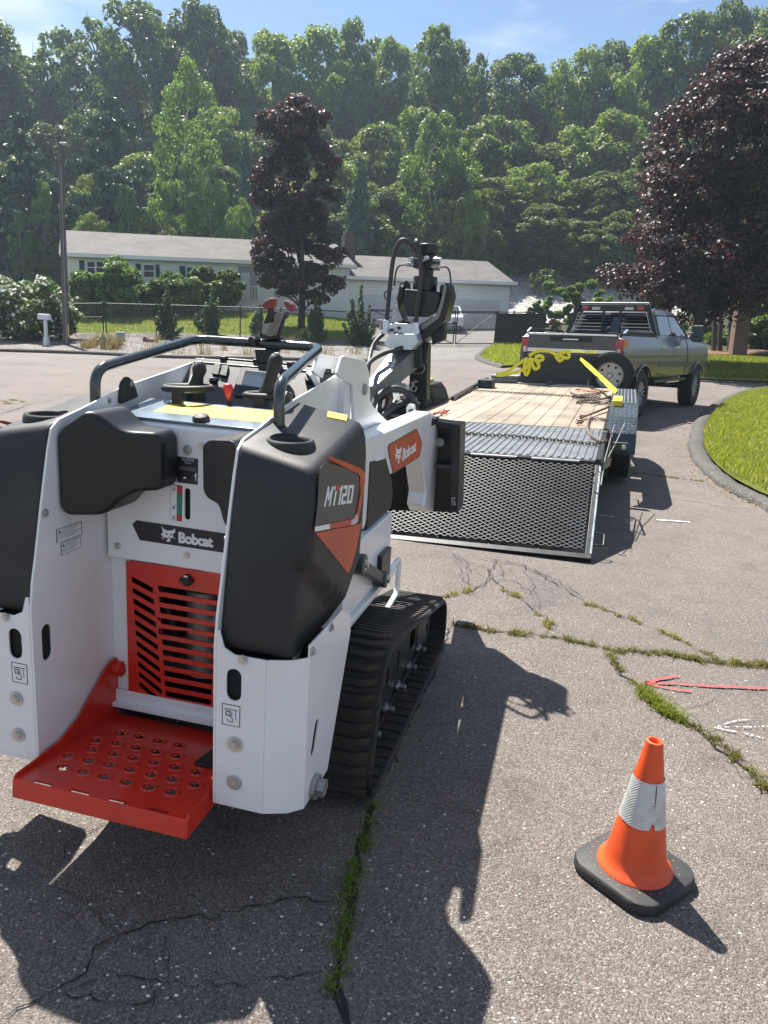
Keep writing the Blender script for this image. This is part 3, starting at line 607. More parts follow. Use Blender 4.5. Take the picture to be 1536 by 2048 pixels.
# storage hatch: clear sheet with the yellow warning label
Fh = lambda u, v, w_=0: (u, .362 + .215 * v, 1.262 + .03 * v + w_)
m = MB(); m.prism(round_poly([(-.235, 0), (-.05, -.02), (.05, -.02), (.235, 0), (.25, 1), (-.25, 1)], .01), Fh, -.004, .002); m.build('hatch', mat('hatch sheet', (.20, .25, .30), .14, var=.25, scale=14, coat=.6), loader, .002)
m = MB(); m.prism([(-.15, .30), (.235, .30), (.235, .92), (-.15, .92)], Fh, .002, .003); hl = m.build('hatch_label', YEL_DECAL, loader)
ink = mat('yellow label ink', (.22, .15, .02), .5)
m = MB()
for a in (-.15, -.055, .04, .135): m.prism([(a + .003, .33), (a + .0045, .33), (a + .0045, .9), (a + .003, .9)], Fh, .003, .0034)
m.prism([(-.15, .60), (.235, .60), (.235, .612), (-.15, .612)], Fh, .003, .0034)
for a in (-.1, .0, .09, .19):
    for b in (.72, .42): m.prism([(a - .016, b - .04), (a + .016, b - .04), (a, b + .1)], Fh, .003, .0034)
m.build('label_print', ink, hl)
q = S.y(395, 846, .36); m = MB(); m.lathe([(.026, 0), (.027, .012), (.022, .022), (.012, .027), (.001, .028)], (q.x, .385, 1.262), (0, -.25, 1), 9); m.build('hatch_knob', BLK_PLASTIC, loader, .002)
def joystick(base, top, ring_c, ring_r, back):
    j = empty('joystick', parent=con)
    b, t = Vector(base), Vector(top); d = (t - b).normalized()
    m = MB(); pts = [b - d * .02, b + d * .02, b + (t - b) * .5, t - d * .01, t + d * .008, t + d * .014]; m.tube(pts, [.030, .021, .0185, .024, .019, .006], 16); m.build('grip', BLK_PLASTIC, j, ang=60)
    m = MB(); m.obox(t + d * .012 + Vector((0, -.004, .0)), (.014, .02, .012)); m.build('thumb_switch', DULL_STEEL, j, .002)
    m = MB(); m.tube([Vector((b.x, b.y, 1.25)), Vector((b.x, b.y, 1.27)), b - d * .01], [.05, .036, .03], 20); m.build('boot', BLK_FOAM, j, ang=60)
    c = Vector(ring_c); pth = [c + Vector((ring_r * 1.25 * cos(a), ring_r * sin(a), .004 * cos(a))) for a in np.linspace(0, 2 * pi, 29)[:-1]]
    m = MB(); m.tube(pth, .0115, 10, closed=True); m.build('hand_rest', BLK_PLASTIC, j, ang=60)
    m = MB(); m.box(c.x - .02, c.x + .015, c.y - ring_r - .01, c.y - ring_r + .01, 1.262, c.z); m.box(c.x - .045, c.x + .035, c.y - ring_r - .012, c.y - ring_r + .012, 1.262, 1.272); m.build('rest_post', BLK_STEEL, j, .003)
q = S.y(392, 772, .66); t = S.y(400, 733, .655); c = S.z(376, 776, 1.335); joystick(q, t, (c.x, c.y + .0, 1.335), .062, 1)
q = S.y(533, 785, .655); t = S.y(553, 716, .665); c = S.z(527, 790, 1.325); joystick(q, t, (c.x + .015, c.y, 1.325), .060, 1)
b_ = S.y(460, 812, .60); t_ = S.y(455, 768, .60)
m = MB(); m.tube([b_ + Vector((0, 0, -.02)), b_ + (t_ - b_) * .3], .007, 8); m.build('lever_stem', BLK_STEEL, con)
m = MB(); d = t_ - b_; m.tube([b_ + d * .25, b_ + d * .45, b_ + d * .8, b_ + d * .97, b_ + d * 1.02], [.007, .012, .017, .014, .004], 14); m.build('lever_knob', RED_KNOB, con, ang=60)
for s_ in (-1, 1):
    m = MB(); m.prism(round_poly([(.43, 1.285), (.53, 1.30), (.50, 1.355), (.47, 1.37), (.44, 1.35)], .01), lambda u, v, w_: (w_, u, v), s_ * .276, s_ * .262); m.build('hatch_hinge', BLK_PLASTIC, loader, .003); bolt(loader, (s_ * .262, .488, 1.345), (-s_, 0, 0), .011); bolt(loader, (s_ * .2755, .39, 1.30), (-s_, 0, 0), .010)

# ---- tracks
def hull_path(wheels, n=10):
    """outer tangent loop round circles given counter-clockwise seen from +x (y right, z up)"""
    out = []; m_ = len(wheels)
    for i in range(m_):
        (y0, z0, r0), (y1, z1, r1), (y2, z2, r2) = wheels[i - 1], wheels[i], wheels[(i + 1) % m_]
        def tang(a, b):
            dy, dz = b[0] - a[0], b[1] - a[1]; D = sqrt(dy * dy + dz * dz); th = atan2(dz, dy); k = math.acos((a[2] - b[2]) / D); return th - k
        a0 = tang((y0, z0, r0), (y1, z1, r1)); a1 = tang((y1, z1, r1), (y2, z2, r2))
        while a1 < a0: a1 += 2 * pi
        k_ = max(2, int((a1 - a0) / .22))
        for k in range(k_ + 1): a = a0 + (a1 - a0) * k / k_; out.append((y1 + r1 * cos(a), z1 + r1 * sin(a)))
    return out
WH = [(.585, .128, .112), (1.72, .135, .11), (1.68, .185, .142), (.70, .352, .178)]
def resample(loop, n):
    P = [Vector((a, b)) for a, b in loop] + [Vector(loop[0])]; d = [0]
    for i in range(1, len(P)): d.append(d[-1] + (P[i] - P[i - 1]).length)
    out = []; j = 0
    for k in range(n):
        s = d[-1] * k / n
        while d[j + 1] < s: j += 1
        t = (s - d[j]) / max(1e-9, d[j + 1] - d[j]); out.append((P[j].lerp(P[j + 1], t), (P[j + 1] - P[j]).normalized()))
    return out, d[-1]
loop = hull_path(WH)
def lug_mesh():
    m = MB(); wd = .27
    for x0, x1, dy0, dy1 in ((.012, .06, -.014, 0), (.06, .21, 0, 0), (.21, .258, 0, -.014)):
        # chevron-ended bar across the belt, local x across, y along, z out
        V = []
        for x, dy in ((x0, dy0), (x1, dy1)):
            V += [(x, dy - .015, 0), (x, dy + .015, 0), (x, dy + .010, .013), (x, dy - .010, .013)]
        m.add(V, [(0, 1, 2, 3), (7, 6, 5, 4), (0, 4, 5, 1), (1, 5, 6, 2), (2, 6, 7, 3), (3, 7, 4, 0)])
    return m.mesh('lug', RUBBER, 30)
LUG = lug_mesh()
for s_ in (-1, 1):
    tr = empty('track', parent=loader); X0, X1 = (.33, .60) if s_ > 0 else (-.60, -.33)
    pts, Lp_ = resample(loop, 220); rings = []
    for p, d in pts:
        n_ = Vector((d.y, -d.x)); q = p - n_ * .022
        e = .006
        rings.append([(X0, p.x, p.y), (X0, q.x, q.y), (X1 - e * 0, q.x, q.y), (X1, p.x, p.y)])
    m = MB(); m.loft(rings, closed=True, caps=False); belt = m.build('belt', RUBBER, tr, ang=30)
    nl = 68; lp, _L = resample(loop, nl)
    for p, d in lp:
        n_ = Vector((d.y, -d.x)); o = bpy.data.objects.new('lug', LUG); link(o, belt)
        o.matrix_local = Matrix(((1, 0, 0, X0), (0, d.x, n_.x, p.x), (0, d.y, n_.y, p.y), (0, 0, 0, 1)))
    bd = MB(); bd.tube([(X1 - .004 if s_ > 0 else X0 + .004, p.x - d.y * .011, p.y + d.x * .011) for p, d in pts], .0105, 6, closed=True); bd.build('belt_edge', RUBBER, tr, ang=60)
    ins, _L = resample(loop, 52); ribs = MB()
    for k, (p, d) in enumerate(ins):
        n_ = Vector((d.y, -d.x)); q = p - n_ * .024
        R = Matrix(((1, 0, 0), (0, d.x, n_.x), (0, d.y, n_.y)))
        ribs.obox((X0 + .04 if s_ > 0 else X1 - .04, q.x, q.y), (.06, .010, .010), R); ribs.obox((X1 - .05 if s_ > 0 else X0 + .05, q.x, q.y), (.09, .007, .008), R)
    ribs.build('inner_ribs', RUBBER, belt, fin=False)['kind'] = 'stuff'
    xi = .505 if s_ > 0 else -.505
    fr = [(.56, .12), (.60, .065), (1.70, .065), (1.76, .12), (1.74, .22), (1.5, .28), (1.28, .335), (.95, .40), (.80, .41), (.62, .30)]
    win = round_poly([(1.42, .16), (1.53, .16), (1.53, .245), (1.42, .26)], .02)
    und = plate('track_frame', [fr, win, oblong(1.20, .22, .03, .10), oblong(1.02, .22, .03, .10), oblong(.84, .23, .03, .11)], .012, FX(xi), BLK_STEEL, tr, .003)
    m = MB(); m.bar((xi + s_ * .01, .84, .40), (xi + s_ * .01, 1.5, .275), .03, .012); m.bar((xi + s_ * .012, .75, .09), (xi + s_ * .012, 1.76, .09), .02, .03); m.build('guard_rib', BLK_STEEL, und, .002)
    for y in (.78, .98, 1.18, 1.38, 1.58):
        m = MB(); m.cyl((xi - s_ * .11, y, .10), (xi - s_ * .012, y, .10), .062, 20); m.build('roller', BLK_STEEL, tr)
        bm_ = MB(); bm_.cyl((xi + s_ * .008, y, .115), (xi + s_ * .022, y, .115), .024, 16); bm_.cyl((xi + s_ * .022, y, .115), (xi + s_ * .05, y, .115), .014, 6); bm_.build('roller_bolt', STEEL, tr, .001)
    for y, z, r, nm in ((.70, .352, .15, 'drive_sprocket'), (1.68, .185, .115, 'idler_wheel'), (.655, .14, .09, 'idler_wheel')):
        m = MB(); m.lathe([(.02, -.05), (r * .6, -.05), (r, -.03), (r, .03), (r * .6, .05), (.02, .05)], (xi - s_ * .02, y, z), (1, 0, 0), 28); m.build(nm, DKGREY, tr)
    m = MB(); m.box(min(s_ * .27, s_ * .33), max(s_ * .27, s_ * .33), .75, 1.6, .16, .34); m.box(min(s_ * .29, s_ * .45), max(s_ * .29, s_ * .45), .9, 1.4, .2, .3); m.build('track_beam', DKGREY, tr, .004)
# ================================================================== auger drive carried by the loader arms
aug = empty('auger_attachment', mw=LOADER_MW, label='black planetary auger drive on a grey boom held up by the loader arms', cat='attachment')
def A(px_, py_, y=2.35): return S.y(px_, py_, y)
def apoly(pts, y=2.35): return S.xz(pts, y)
def aprism(name, pts, y0, y1, m_, bev=.004, rr=0, yy=None):
    p = apoly(pts, y0 if yy is None else yy); p = round_poly(p, rr) if rr else p
    mm = MB(); mm.prism(p, lambda u, v, w_: (u, w_, v), y0, y1); return mm.build(name, m_, aug, bev)
GREY_STEEL = mat('grey boom paint', (.16, .17, .18), .28, metal=.3, var=.1, coat=.5, dirt=.3, dcol=(.2, .19, .17))
GALV = mat('galvanised plate', (.62, .66, .70), .3, metal=.6, var=.12, scale=30)
HOSE = mat('hydraulic hose', (.030, .030, .032), .5, var=.15, bump=.4, bscale=400, dirt=.5, dcol=(.09, .08, .075))
# black mounting plate in front of the arms
mp_ = empty('mount_plate', parent=aug)
aprism('back_plate', [(770, 865), (918, 852), (914, 1025), (760, 1020)], 2.24, 2.25, BLK_STEEL, .002).parent = mp_
aprism('side_rail', [(903, 848), (921, 850), (916, 1026), (900, 1024)], 2.10, 2.27, BLK_STEEL).parent = mp_
aprism('top_rail', [(866, 842), (921, 850), (920, 862), (866, 855)], 2.12, 2.26, BLK_STEEL).parent = mp_
aprism('side_rail', [(812, 905), (822, 903), (826, 1020), (814, 1020)], 2.14, 2.24, BLK_STEEL).parent = mp_
aprism('cross_rail', [(790, 925), (905, 930), (905, 938), (790, 934)], 2.16, 2.24, DKGREY).parent = mp_
q = A(880, 885, 2.17); m = MB(); m.cyl(q, q + Vector((0, .06, 0)), .022, 18); m.build('latch_pin', DULL_STEEL, mp_)
for k, (a, b) in enumerate(((906, 998), (907, 1006))):
    px_text('stencil', 'YTA'[k:k + 2], [(a - 4, b + 5), (a + 5, b + 5), (a + 5, b - 3), (a - 4, b - 3)], 1, 2.098, -.0008, mp_, DECAL_WHT, .0)
# boom: box section rising forward
def bquad(pts, ys): return [A(p[0], p[1], y) for p, y in zip(pts, ys)]
b0 = bquad([(728, 772), (752, 772), (752, 806), (728, 806)], [2.05] * 4); b1 = bquad([(790, 690), (842, 688), (842, 732), (792, 732)], [2.42] * 4)
m = MB(); m.loft([b0, b1]); m.build('boom', GREY_STEEL, aug, .004)
q0 = A(747, 762, 2.05); q1 = A(775, 722, 2.2); px_text('stencil', 'AUG', [(783, 740), (792, 722), (789, 716), (780, 734)], 1, 2.2, -.002, aug, DECAL_WHT, .0)
aprism('boom_top_plate', [(768, 688), (778, 668), (832, 668), (836, 684), (822, 700), (780, 698)], 2.25, 2.5, GALV, .003)
aprism('pivot_block', [(788, 700), (842, 690), (842, 735), (792, 740)], 2.36, 2.46, BLK_STEEL)
aprism('swivel_plate', [(768, 652), (790, 646), (826, 648), (838, 660), (822, 672), (778, 670)], 2.3, 2.5, GALV, .003)
for a, b in ((784, 660), (798, 656), (792, 667), (803, 669)):
    q = A(a, b, 2.294); m = MB(); m.cyl(q, q + Vector((0, -.012, 0)), .009, 8); m.build('bolt', BLK_STEEL, aug)
for a, b in ((763, 652), (824, 650)):
    q = A(a, b + 8, 2.33); m = MB(); m.cyl(q, q + Vector((0, 0, .045)), .012, 12); m.cyl(q + Vector((0, 0, .045)), q + Vector((0, 0, .052)), .022, 14); m.build('pin_knob', DULL_STEEL, aug, .001)
# cradle: two curved arms and a floor
aprism('cradle_arm', [(786, 640), (795, 588), (800, 564), (806, 564), (807, 590), (797, 622), (806, 640), (832, 650), (830, 662), (800, 654)], 2.38, 2.52, BLK_STEEL, .006)
aprism('cradle_arm', [(838, 668), (838, 650), (874, 628), (883, 596), (890, 566), (897, 566), (902, 592), (890, 640), (862, 668), (842, 690)], 2.36, 2.52, BLK_STEEL, .006)
aprism('cradle_face', [(836, 654), (872, 630), (882, 598), (888, 570), (894, 572), (888, 604), (878, 636), (846, 660)], 2.345, 2.362, GREY_STEEL, .003)
aprism('cradle_clamp', [(862, 668), (890, 640), (888, 680), (864, 690)], 2.42, 2.5, BLK_STEEL, .004)
aprism('clear_tape', [(786, 600), (792, 588), (797, 620), (806, 640), (790, 648), (783, 640)], 2.372, 2.378, mat('clear wrap', (.42, .45, .48), .2, var=.35, scale=60), .001)
aprism('cradle_box', [(808, 577), (878, 583), (880, 598), (872, 622), (850, 634), (810, 632), (806, 600)], 2.34, 2.50, BLK_STEEL, .012)
for a, b in ((812, 562), (884, 570)):
    aprism('pivot_ear', [(a - 4, b + 20), (a - 5, b + 4), (a, b - 2), (a + 6, b + 4), (a + 8, b + 20)], 2.4, 2.43, BLK_STEEL, .003)
q = A(806, 572, 2.37); m = MB(); m.cyl(q, q + Vector((0, -.02, 0)), .008, 8); m.build('bolt', STEEL, aug)
# motor: stepped gearbox and cap
def vcyl(name, px0, px1, pyb, pyt, m_, y=2.43, seg=26, parent=None, bev=.004):
    a = A(px0, pyb, y); b = A(px1, pyb, y); t = A((px0 + px1) / 2, pyt, y); c = (a + b) / 2; r = abs(b.x - a.x) / 2
    mm = MB(); mm.cyl((c.x, y, c.z), (c.x, y, t.z), r, seg); return mm.build(name, m_, parent or aug, bev)
mo = empty('auger_motor', parent=aug)
vcyl('gearbox', 826, 873, 582, 553, BLK_STEEL, parent=mo); vcyl('gear_stage', 839, 866, 556, 532, BLK_STEEL, parent=mo); vcyl('motor_body', 834, 868, 534, 508, BLK_STEEL, parent=mo, bev=.006)
vcyl('motor_cap', 836, 876, 510, 488, BLK_STEEL, parent=mo, bev=.008); vcyl('cap_ring', 838, 873, 512, 507, DKGREY, parent=mo)
aprism('port_block', [(826, 516), (870, 516), (870, 538), (826, 536)], 2.36, 2.5, BLK_STEEL, .004).parent = mo
for (a, b), (c_, d) in (((825, 529), (812, 529)), ((866, 533), (880, 534)), ((868, 519), (882, 519)), ((826, 519), (820, 519)), ((842, 522), (856, 515))):
    q, r_ = A(a, b, 2.36), A(c_, d, 2.33); m = MB(); m.tube([q, q.lerp(r_, .45)], .013, 6); m.tube([q.lerp(r_, .4), r_], .010, 12); m.build('hose_fitting', STEEL, mo, .001)
def hose(name, pts, r, ys, m_=None, n=8):
    if not isinstance(ys, (list, tuple)): ys = [ys] * len(pts)
    mm = MB(); mm.tube(smooth_path([A(p[0], p[1], y) for p, y in zip(pts, ys)], n), r, 12); return mm.build(name, m_ or HOSE, aug, ang=60)
hose('hydraulic_hose', [(772, 652), (776, 610), (781, 560), (787, 515), (797, 487), (809, 480), (822, 491), (836, 510), (848, 518)], .0115, [2.3, 2.3, 2.3, 2.3, 2.3, 2.3, 2.31, 2.33, 2.35])
hose('hydraulic_hose', [(831, 652), (835, 615), (840, 575), (842, 545), (839, 510), (834, 486), (833, 482), (836, 490), (845, 505)], .0115, [2.31, 2.3, 2.3, 2.3, 2.3, 2.3, 2.33, 2.36, 2.39])
for a in ((772, 668, 772, 640), (832, 668, 831, 645)):
    q, r_ = A(a[0], a[1], 2.3), A(a[2], a[3], 2.3); m = MB(); m.cyl(q, r_, .017, 14); m.cyl(q, q.lerp(r_, .3), .021, 6); m.build('hose_fitting', GALV, aug, .001)
hose('drain_hose', [(812, 529), (800, 531), (793, 540), (790, 556), (789, 572)], .0045, 2.34)
hose('drain_hose', [(880, 534), (892, 534), (899, 543), (902, 570), (904, 590), (898, 605)], .0045, 2.34)
hose('drain_hose', [(786, 578), (776, 580), (769, 588), (771, 597), (778, 599)], .004, 2.36)
hose('hydraulic_hose', [(832, 672), (815, 690), (790, 700), (765, 708), (742, 722), (728, 742), (722, 765)], .012, [2.3, 2.28, 2.22, 2.15, 2.05, 1.9, 1.75])
hose('hydraulic_hose', [(766, 668), (752, 682), (743, 700), (738, 724), (735, 750)], .012, [2.3, 2.25, 2.2, 2.1, 1.95])
hose('spiral_wrapped_hose', [(742, 822), (752, 798), (768, 784), (788, 777), (808, 782), (823, 796), (830, 815), (828, 842)], .017, [1.95, 2.0, 2.05, 2.08, 2.1, 2.1, 2.08, 2.05])
hose('hydraulic_hose', [(760, 835), (780, 820), (800, 808), (818, 800)], .014, [1.95, 2.0, 2.1, 2.15])
hose('hydraulic_hose', [(752, 830), (764, 812), (776, 806), (790, 812)], .012, [2.1, 2.15, 2.2, 2.25])
aprism('coupler_bracket', [(813, 842), (812, 816), (818, 808), (828, 810), (832, 842)], 2.02, 2.05, W_PAINT, .003)
aprism('coupler_slot', [(817, 842), (817, 820), (826, 818), (827, 842)], 2.014, 2.0195, DKGREY, .001)
aprism('valve_bracket', [(754, 840), (755, 800), (762, 788), (776, 786), (778, 800), (768, 830)], 2.1, 2.2, BLK_STEEL, .005)
plate('warning_tag', [apoly([(763, 813), (766, 800), (771, 797), (769, 812), (765, 817)], 2.095)], .001, FY(2.095), DECAL_WHT, aug)
for a, b, r_ in ((770, 767, .016), (784, 770, .014), (788, 782, .010), (806, 800, .02), (812, 806, .014), (800, 796, .012)):
    q = A(a, b, 2.2); m = MB(); m.cyl(q, q + Vector((.05, .01, .004)), r_, 14); m.cyl(q + Vector((.05, .01, .004)), q + Vector((.07, .01, .004)), r_ * .7, 6); m.build('hydraulic_coupler', DULL_STEEL if r_ > .011 else STEEL, aug, .001)
aprism('carriage_beam', [(742, 842), (742, 832), (870, 838), (866, 852), (760, 852)], 2.0, 2.12, BLK_STEEL)
# square bit tube with its pins
aprism('wear_tube', [(820, 684), (855, 686), (853, 800), (818, 796)], 2.46, 2.56, BLK_STEEL, .004)
aprism('tube_block', [(812, 684), (858, 686), (852, 728), (812, 726)], 2.42, 2.455, BLK_STEEL, .004)
for a, b in ((834, 696), (834, 723)):
    q = A(a, b, 2.418); bolt(aug, q, (0, -1, 0), .014)
m = MB(); m.tube([A(*p, 2.41) for p in ((836, 731), (848, 730), (849, 740), (841, 747), (829, 746), (822, 736), (824, 731))], .0028, 6); m.build('retaining_clip', DULL_STEEL, aug, ang=60)
m = MB(); m.tube(smooth_path([A(*p, 2.44) for p in ((836, 763), (824, 765), (827, 771), (833, 775), (830, 782), (822, 780), (826, 770), (832, 760))], 4), .0028, 6); m.build('hairpin_clip', STEEL, aug, ang=60)

# phone holder clamped to the hand rail
ph = empty('phone_holder', mw=LOADER_MW, label='black phone holder with red jaws clamped on the hand rail', cat='phone holder')
def hp_(pts, y0, y1, name, m_, bev=.002, rr=.0, ofs=0):
    p = S.xz(px_poly(pts, 12.8, 480, 590), y0); p = round_poly(p, rr) if rr else p
    mm = MB(); mm.prism(p, lambda u, v, w_: (u, w_, v), y0, y1); return mm.build(name, m_, ph, bev)
hp_([(690, 470), (870, 430), (1050, 455), (1135, 540), (990, 1080), (930, 1130), (600, 1130), (490, 1060), (500, 960), (600, 700)], .85, .872, 'body', BLK_PLASTIC, .003, .004)
JAW = mat('dark red jaw', (.20, .008, .014), .3, coat=.3)
RIB = mat('ribbed rubber', (.30, .27, .25), .6, var=.1)
hp_([(885, 480), (990, 455), (1110, 520), (925, 1010), (760, 1055), (600, 1010), (545, 960), (600, 740), (880, 690)], .848, .8498, 'rubber_pad', RIB, 0)
for k in range(20):
    a = 770 - (k - 10) * 4; b = 480 + k * 29
    x0 = 900 - max(0, (b - 480)) * .55 if b > 690 else 890; x1 = 1100 - (b - 480) * .36
    if b < 1030: hp_([(x0 + 6, b + 10), (x1 - 6, b - 10), (x1 - 6, b - 2), (x0 + 6, b + 18)], .8470, .8479, 'pad_rib', DKGREY, 0)
q = [S.y(480 + 795 / 12.8, 590 + 780 / 12.8, .846)]; m = MB(); m.cyl(q[0], q[0] + Vector((0, -.003, 0)), .0035, 12); m.build('screw', DULL_STEEL, ph)
hp_([(700, 330), (840, 330), (860, 450), (700, 470)], .855, .868, 'arm', DKGREY); hp_([(1110, 480), (1200, 410), (1235, 550), (1140, 630)], .855, .868, 'arm', DKGREY); hp_([(370, 1110), (450, 1030), (510, 1110), (390, 1240)], .855, .868, 'arm', DKGREY)
hp_([(550, 250), (640, 130), (770, 75), (900, 95), (860, 200), (840, 330), (620, 370)], .84, .872, 'jaw', JAW, .003, .004); hp_([(1110, 200), (1170, 130), (1280, 170), (1350, 260), (1370, 420), (1300, 440), (1170, 330)], .84, .872, 'jaw', JAW, .003, .004)
hp_([(560, 235), (600, 150), (740, 85), (780, 130), (640, 190), (600, 250)], .835, .8395, 'jaw_lip', DULL_STEEL, .001); hp_([(1140, 180), (1200, 140), (1330, 230), (1290, 270), (1240, 190)], .835, .8395, 'jaw_lip', DULL_STEEL, .001)
hp_([(190, 1110), (260, 1050), (380, 1130), (400, 1310), (340, 1320), (200, 1200)], .84, .872, 'jaw', BLK_PLASTIC, .003, .004)
hp_([(500, 960), (470, 820), (560, 720), (600, 720), (540, 900)], .872, .882, 'side_wing', DKGREY); hp_([(1000, 900), (1060, 760), (1150, 780), (1080, 920)], .872, .882, 'side_wing', DKGREY)
hp_([(640, 1130), (1000, 1060), (1030, 1250), (980, 1420), (640, 1420)], .87, .91, 'clamp', BLK_PLASTIC, .005, .005)
hp_([(360, 1380), (980, 1400), (960, 1750), (420, 1750)], .915, .935, 'bracket', BLK_STEEL, .003)
# the little device standing behind the rail
# ================================================================== flat deck trailer with its ramp down
TR_MW = frame_matrix((1.7043, 6.0688, .60), radians(16.34), radians(2.55), radians(.3)); T = Survey(TR_MW)
trailer = empty('flat_trailer', mw=TR_MW, label='black flatbed trailer with wooden deck and mesh ramp lowered to the road', cat='trailer')
DW = 2.25
# timber deck
def wood_mat(name, a, b):
    m, t, bs = nodes(name); lk = t.links.new; tc = N(t, 'ShaderNodeTexCoord'); oi = N(t, 'ShaderNodeObjectInfo'); mp_ = N(t, 'ShaderNodeMapping'); mp_.inputs['Scale'].default_value = (14, 1.1, 8)
    cx = N(t, 'ShaderNodeCombineXYZ'); lk(oi.outputs['Random'], cx.inputs[0]); lk(oi.outputs['Random'], cx.inputs[1]); va = N(t, 'ShaderNodeVectorMath', operation='MULTIPLY_ADD'); va.inputs[1].default_value = (1, 1, 1)
    sc = N(t, 'ShaderNodeVectorMath', operation='SCALE'); sc.inputs['Scale'].default_value = 37.0; lk(cx.outputs[0], sc.inputs[0]); lk(tc.outputs['Object'], mp_.inputs[0]); lk(mp_.outputs[0], va.inputs[0]); lk(sc.outputs[0], va.inputs[2])
    n1 = N(t, 'ShaderNodeTexNoise', i_Scale=2.2, i_Detail=8.0, i_Distortion=1.2); lk(va.outputs[0], n1.inputs['Vector'])
    n2 = N(t, 'ShaderNodeTexNoise', i_Scale=1.3, i_Detail=6.0); lk(tc.outputs['Object'], n2.inputs['Vector'])
    r = ramp(t, [(.25, a), (.75, b)], n1.outputs['Fac']); r2 = ramp(t, [(.42, 1.0), (.62, .62)], n2.outputs['Fac'])
    mi = N(t, 'ShaderNodeMix', data_type='RGBA', blend_type='MULTIPLY'); mi.inputs['Factor'].default_value = 1; lk(r.outputs[0], mi.inputs['A']); lk(r2.outputs[0], mi.inputs['B'])
    mr = N(t, 'ShaderNodeMapRange'); mr.inputs['To Min'].default_value = .76; mr.inputs['To Max'].default_value = 1.12; lk(oi.outputs['Random'], mr.inputs['Value'])
    m2 = N(t, 'ShaderNodeMix', data_type='RGBA', blend_type='MULTIPLY'); m2.inputs['Factor'].default_value = 1; lk(mi.outputs['Result'], m2.inputs['A']); lk(mr.outputs[0], m2.inputs['B']); lk(m2.outputs['Result'], bs.inputs['Base Color'])
    bs.inputs['Roughness'].default_value = .75; bm_ = N(t, 'ShaderNodeBump', i_Strength=.4, i_Distance=.003); lk(n1.outputs['Fac'], bm_.inputs['Height']); lk(bm_.outputs[0], bs.inputs['Normal']); return m
WOOD = wood_mat('deck timber', (.26, .20, .145), (.36, .295, .225))
TREAD = mat('worn tread plate', (.15, .165, .18), .42, metal=.3, var=.22, scale=5, dirt=.5, dcol=(.30, .30, .29))
TIRE = mat('tyre rubber', (.018, .018, .019), .75, var=.15, bump=.3, bscale=300, dirt=.4, dcol=(.05, .045, .04))
n_pl = 12; pw = (DW - .10) / n_pl
dk_ = empty('deck', parent=trailer)
for k in range(n_pl):
    x = -DW + .05 + k * pw; m = MB(); m.box(x + .003, x + pw - .003, 2.03, 7.95, -.045, -.002 + .002 * random.random()); m.build('plank', WOOD, dk_, .003)
for y0, y1 in ((.03, .985), (1.0, 2.02)):
    m = MB(); m.box(-DW + .05, -.05, y0, y1, -.03, -.006)
    p_ = m.build('tread_plate', TREAD, dk_); rb = MB(); nr = 34
    for k in range(nr):
        x = -DW + .09 + (DW - .18) * k / (nr - 1); rb.prism([(x - .016, -.006), (x - .008, .004), (x + .008, .004), (x + .016, -.0075)], lambda u, v, w_: (u, w_, v), y0 + .02, y1 - .02)
    rb.build('plate_ribs', TREAD, p_)['kind'] = 'stuff'
m = MB(); m.box(-.05, 0, -.02, 8.3, -.13, .012); m.build('side_rail', BLK_STEEL, trailer, .006)
m = MB(); m.box(-DW, -DW + .05, -.02, 8.3, -.13, .012); m.build('side_rail', BLK_STEEL, trailer, .006)
m = MB(); m.box(-DW + .05, -.05, -.03, .03, -.12, -.008); m.build('tail_rail', BLK_STEEL, trailer, .004)
for k in range(4):
    m = MB(); x = -DW + .2 + k * .5; m.cyl((x, -.035, -.015), (x + .38, -.035, -.015), .012, 10); m.build('hinge_barrel', DULL_STEEL, trailer)
for k in range(9):
    m = MB(); y = .5 + k * .85; m.box(-DW + .05, -.05, y, y + .05, -.13, -.05); m.build('cross_member', BLK_STEEL, trailer)
m = MB(); m.box(-DW + .05, -.05, 7.96, 8.3, -.05, -.004); m.build('front_plate', BLK_STEEL, trailer, .003)
m = MB(); m.bar((-.3, 8.25, -.1), (-1.1, 9.9, -.12), .09, .12); m.bar((-1.95, 8.25, -.1), (-1.15, 9.9, -.12), .09, .12); m.box(-1.17, -1.07, 9.7, 10.4, -.17, -.05); m.build('drawbar', BLK_STEEL, trailer, .005)
m = MB(); m.cyl((-1.12, 9.5, -.5), (-1.12, 9.5, .25), .035, 14); m.build('jack_post', DULL_STEEL, trailer)
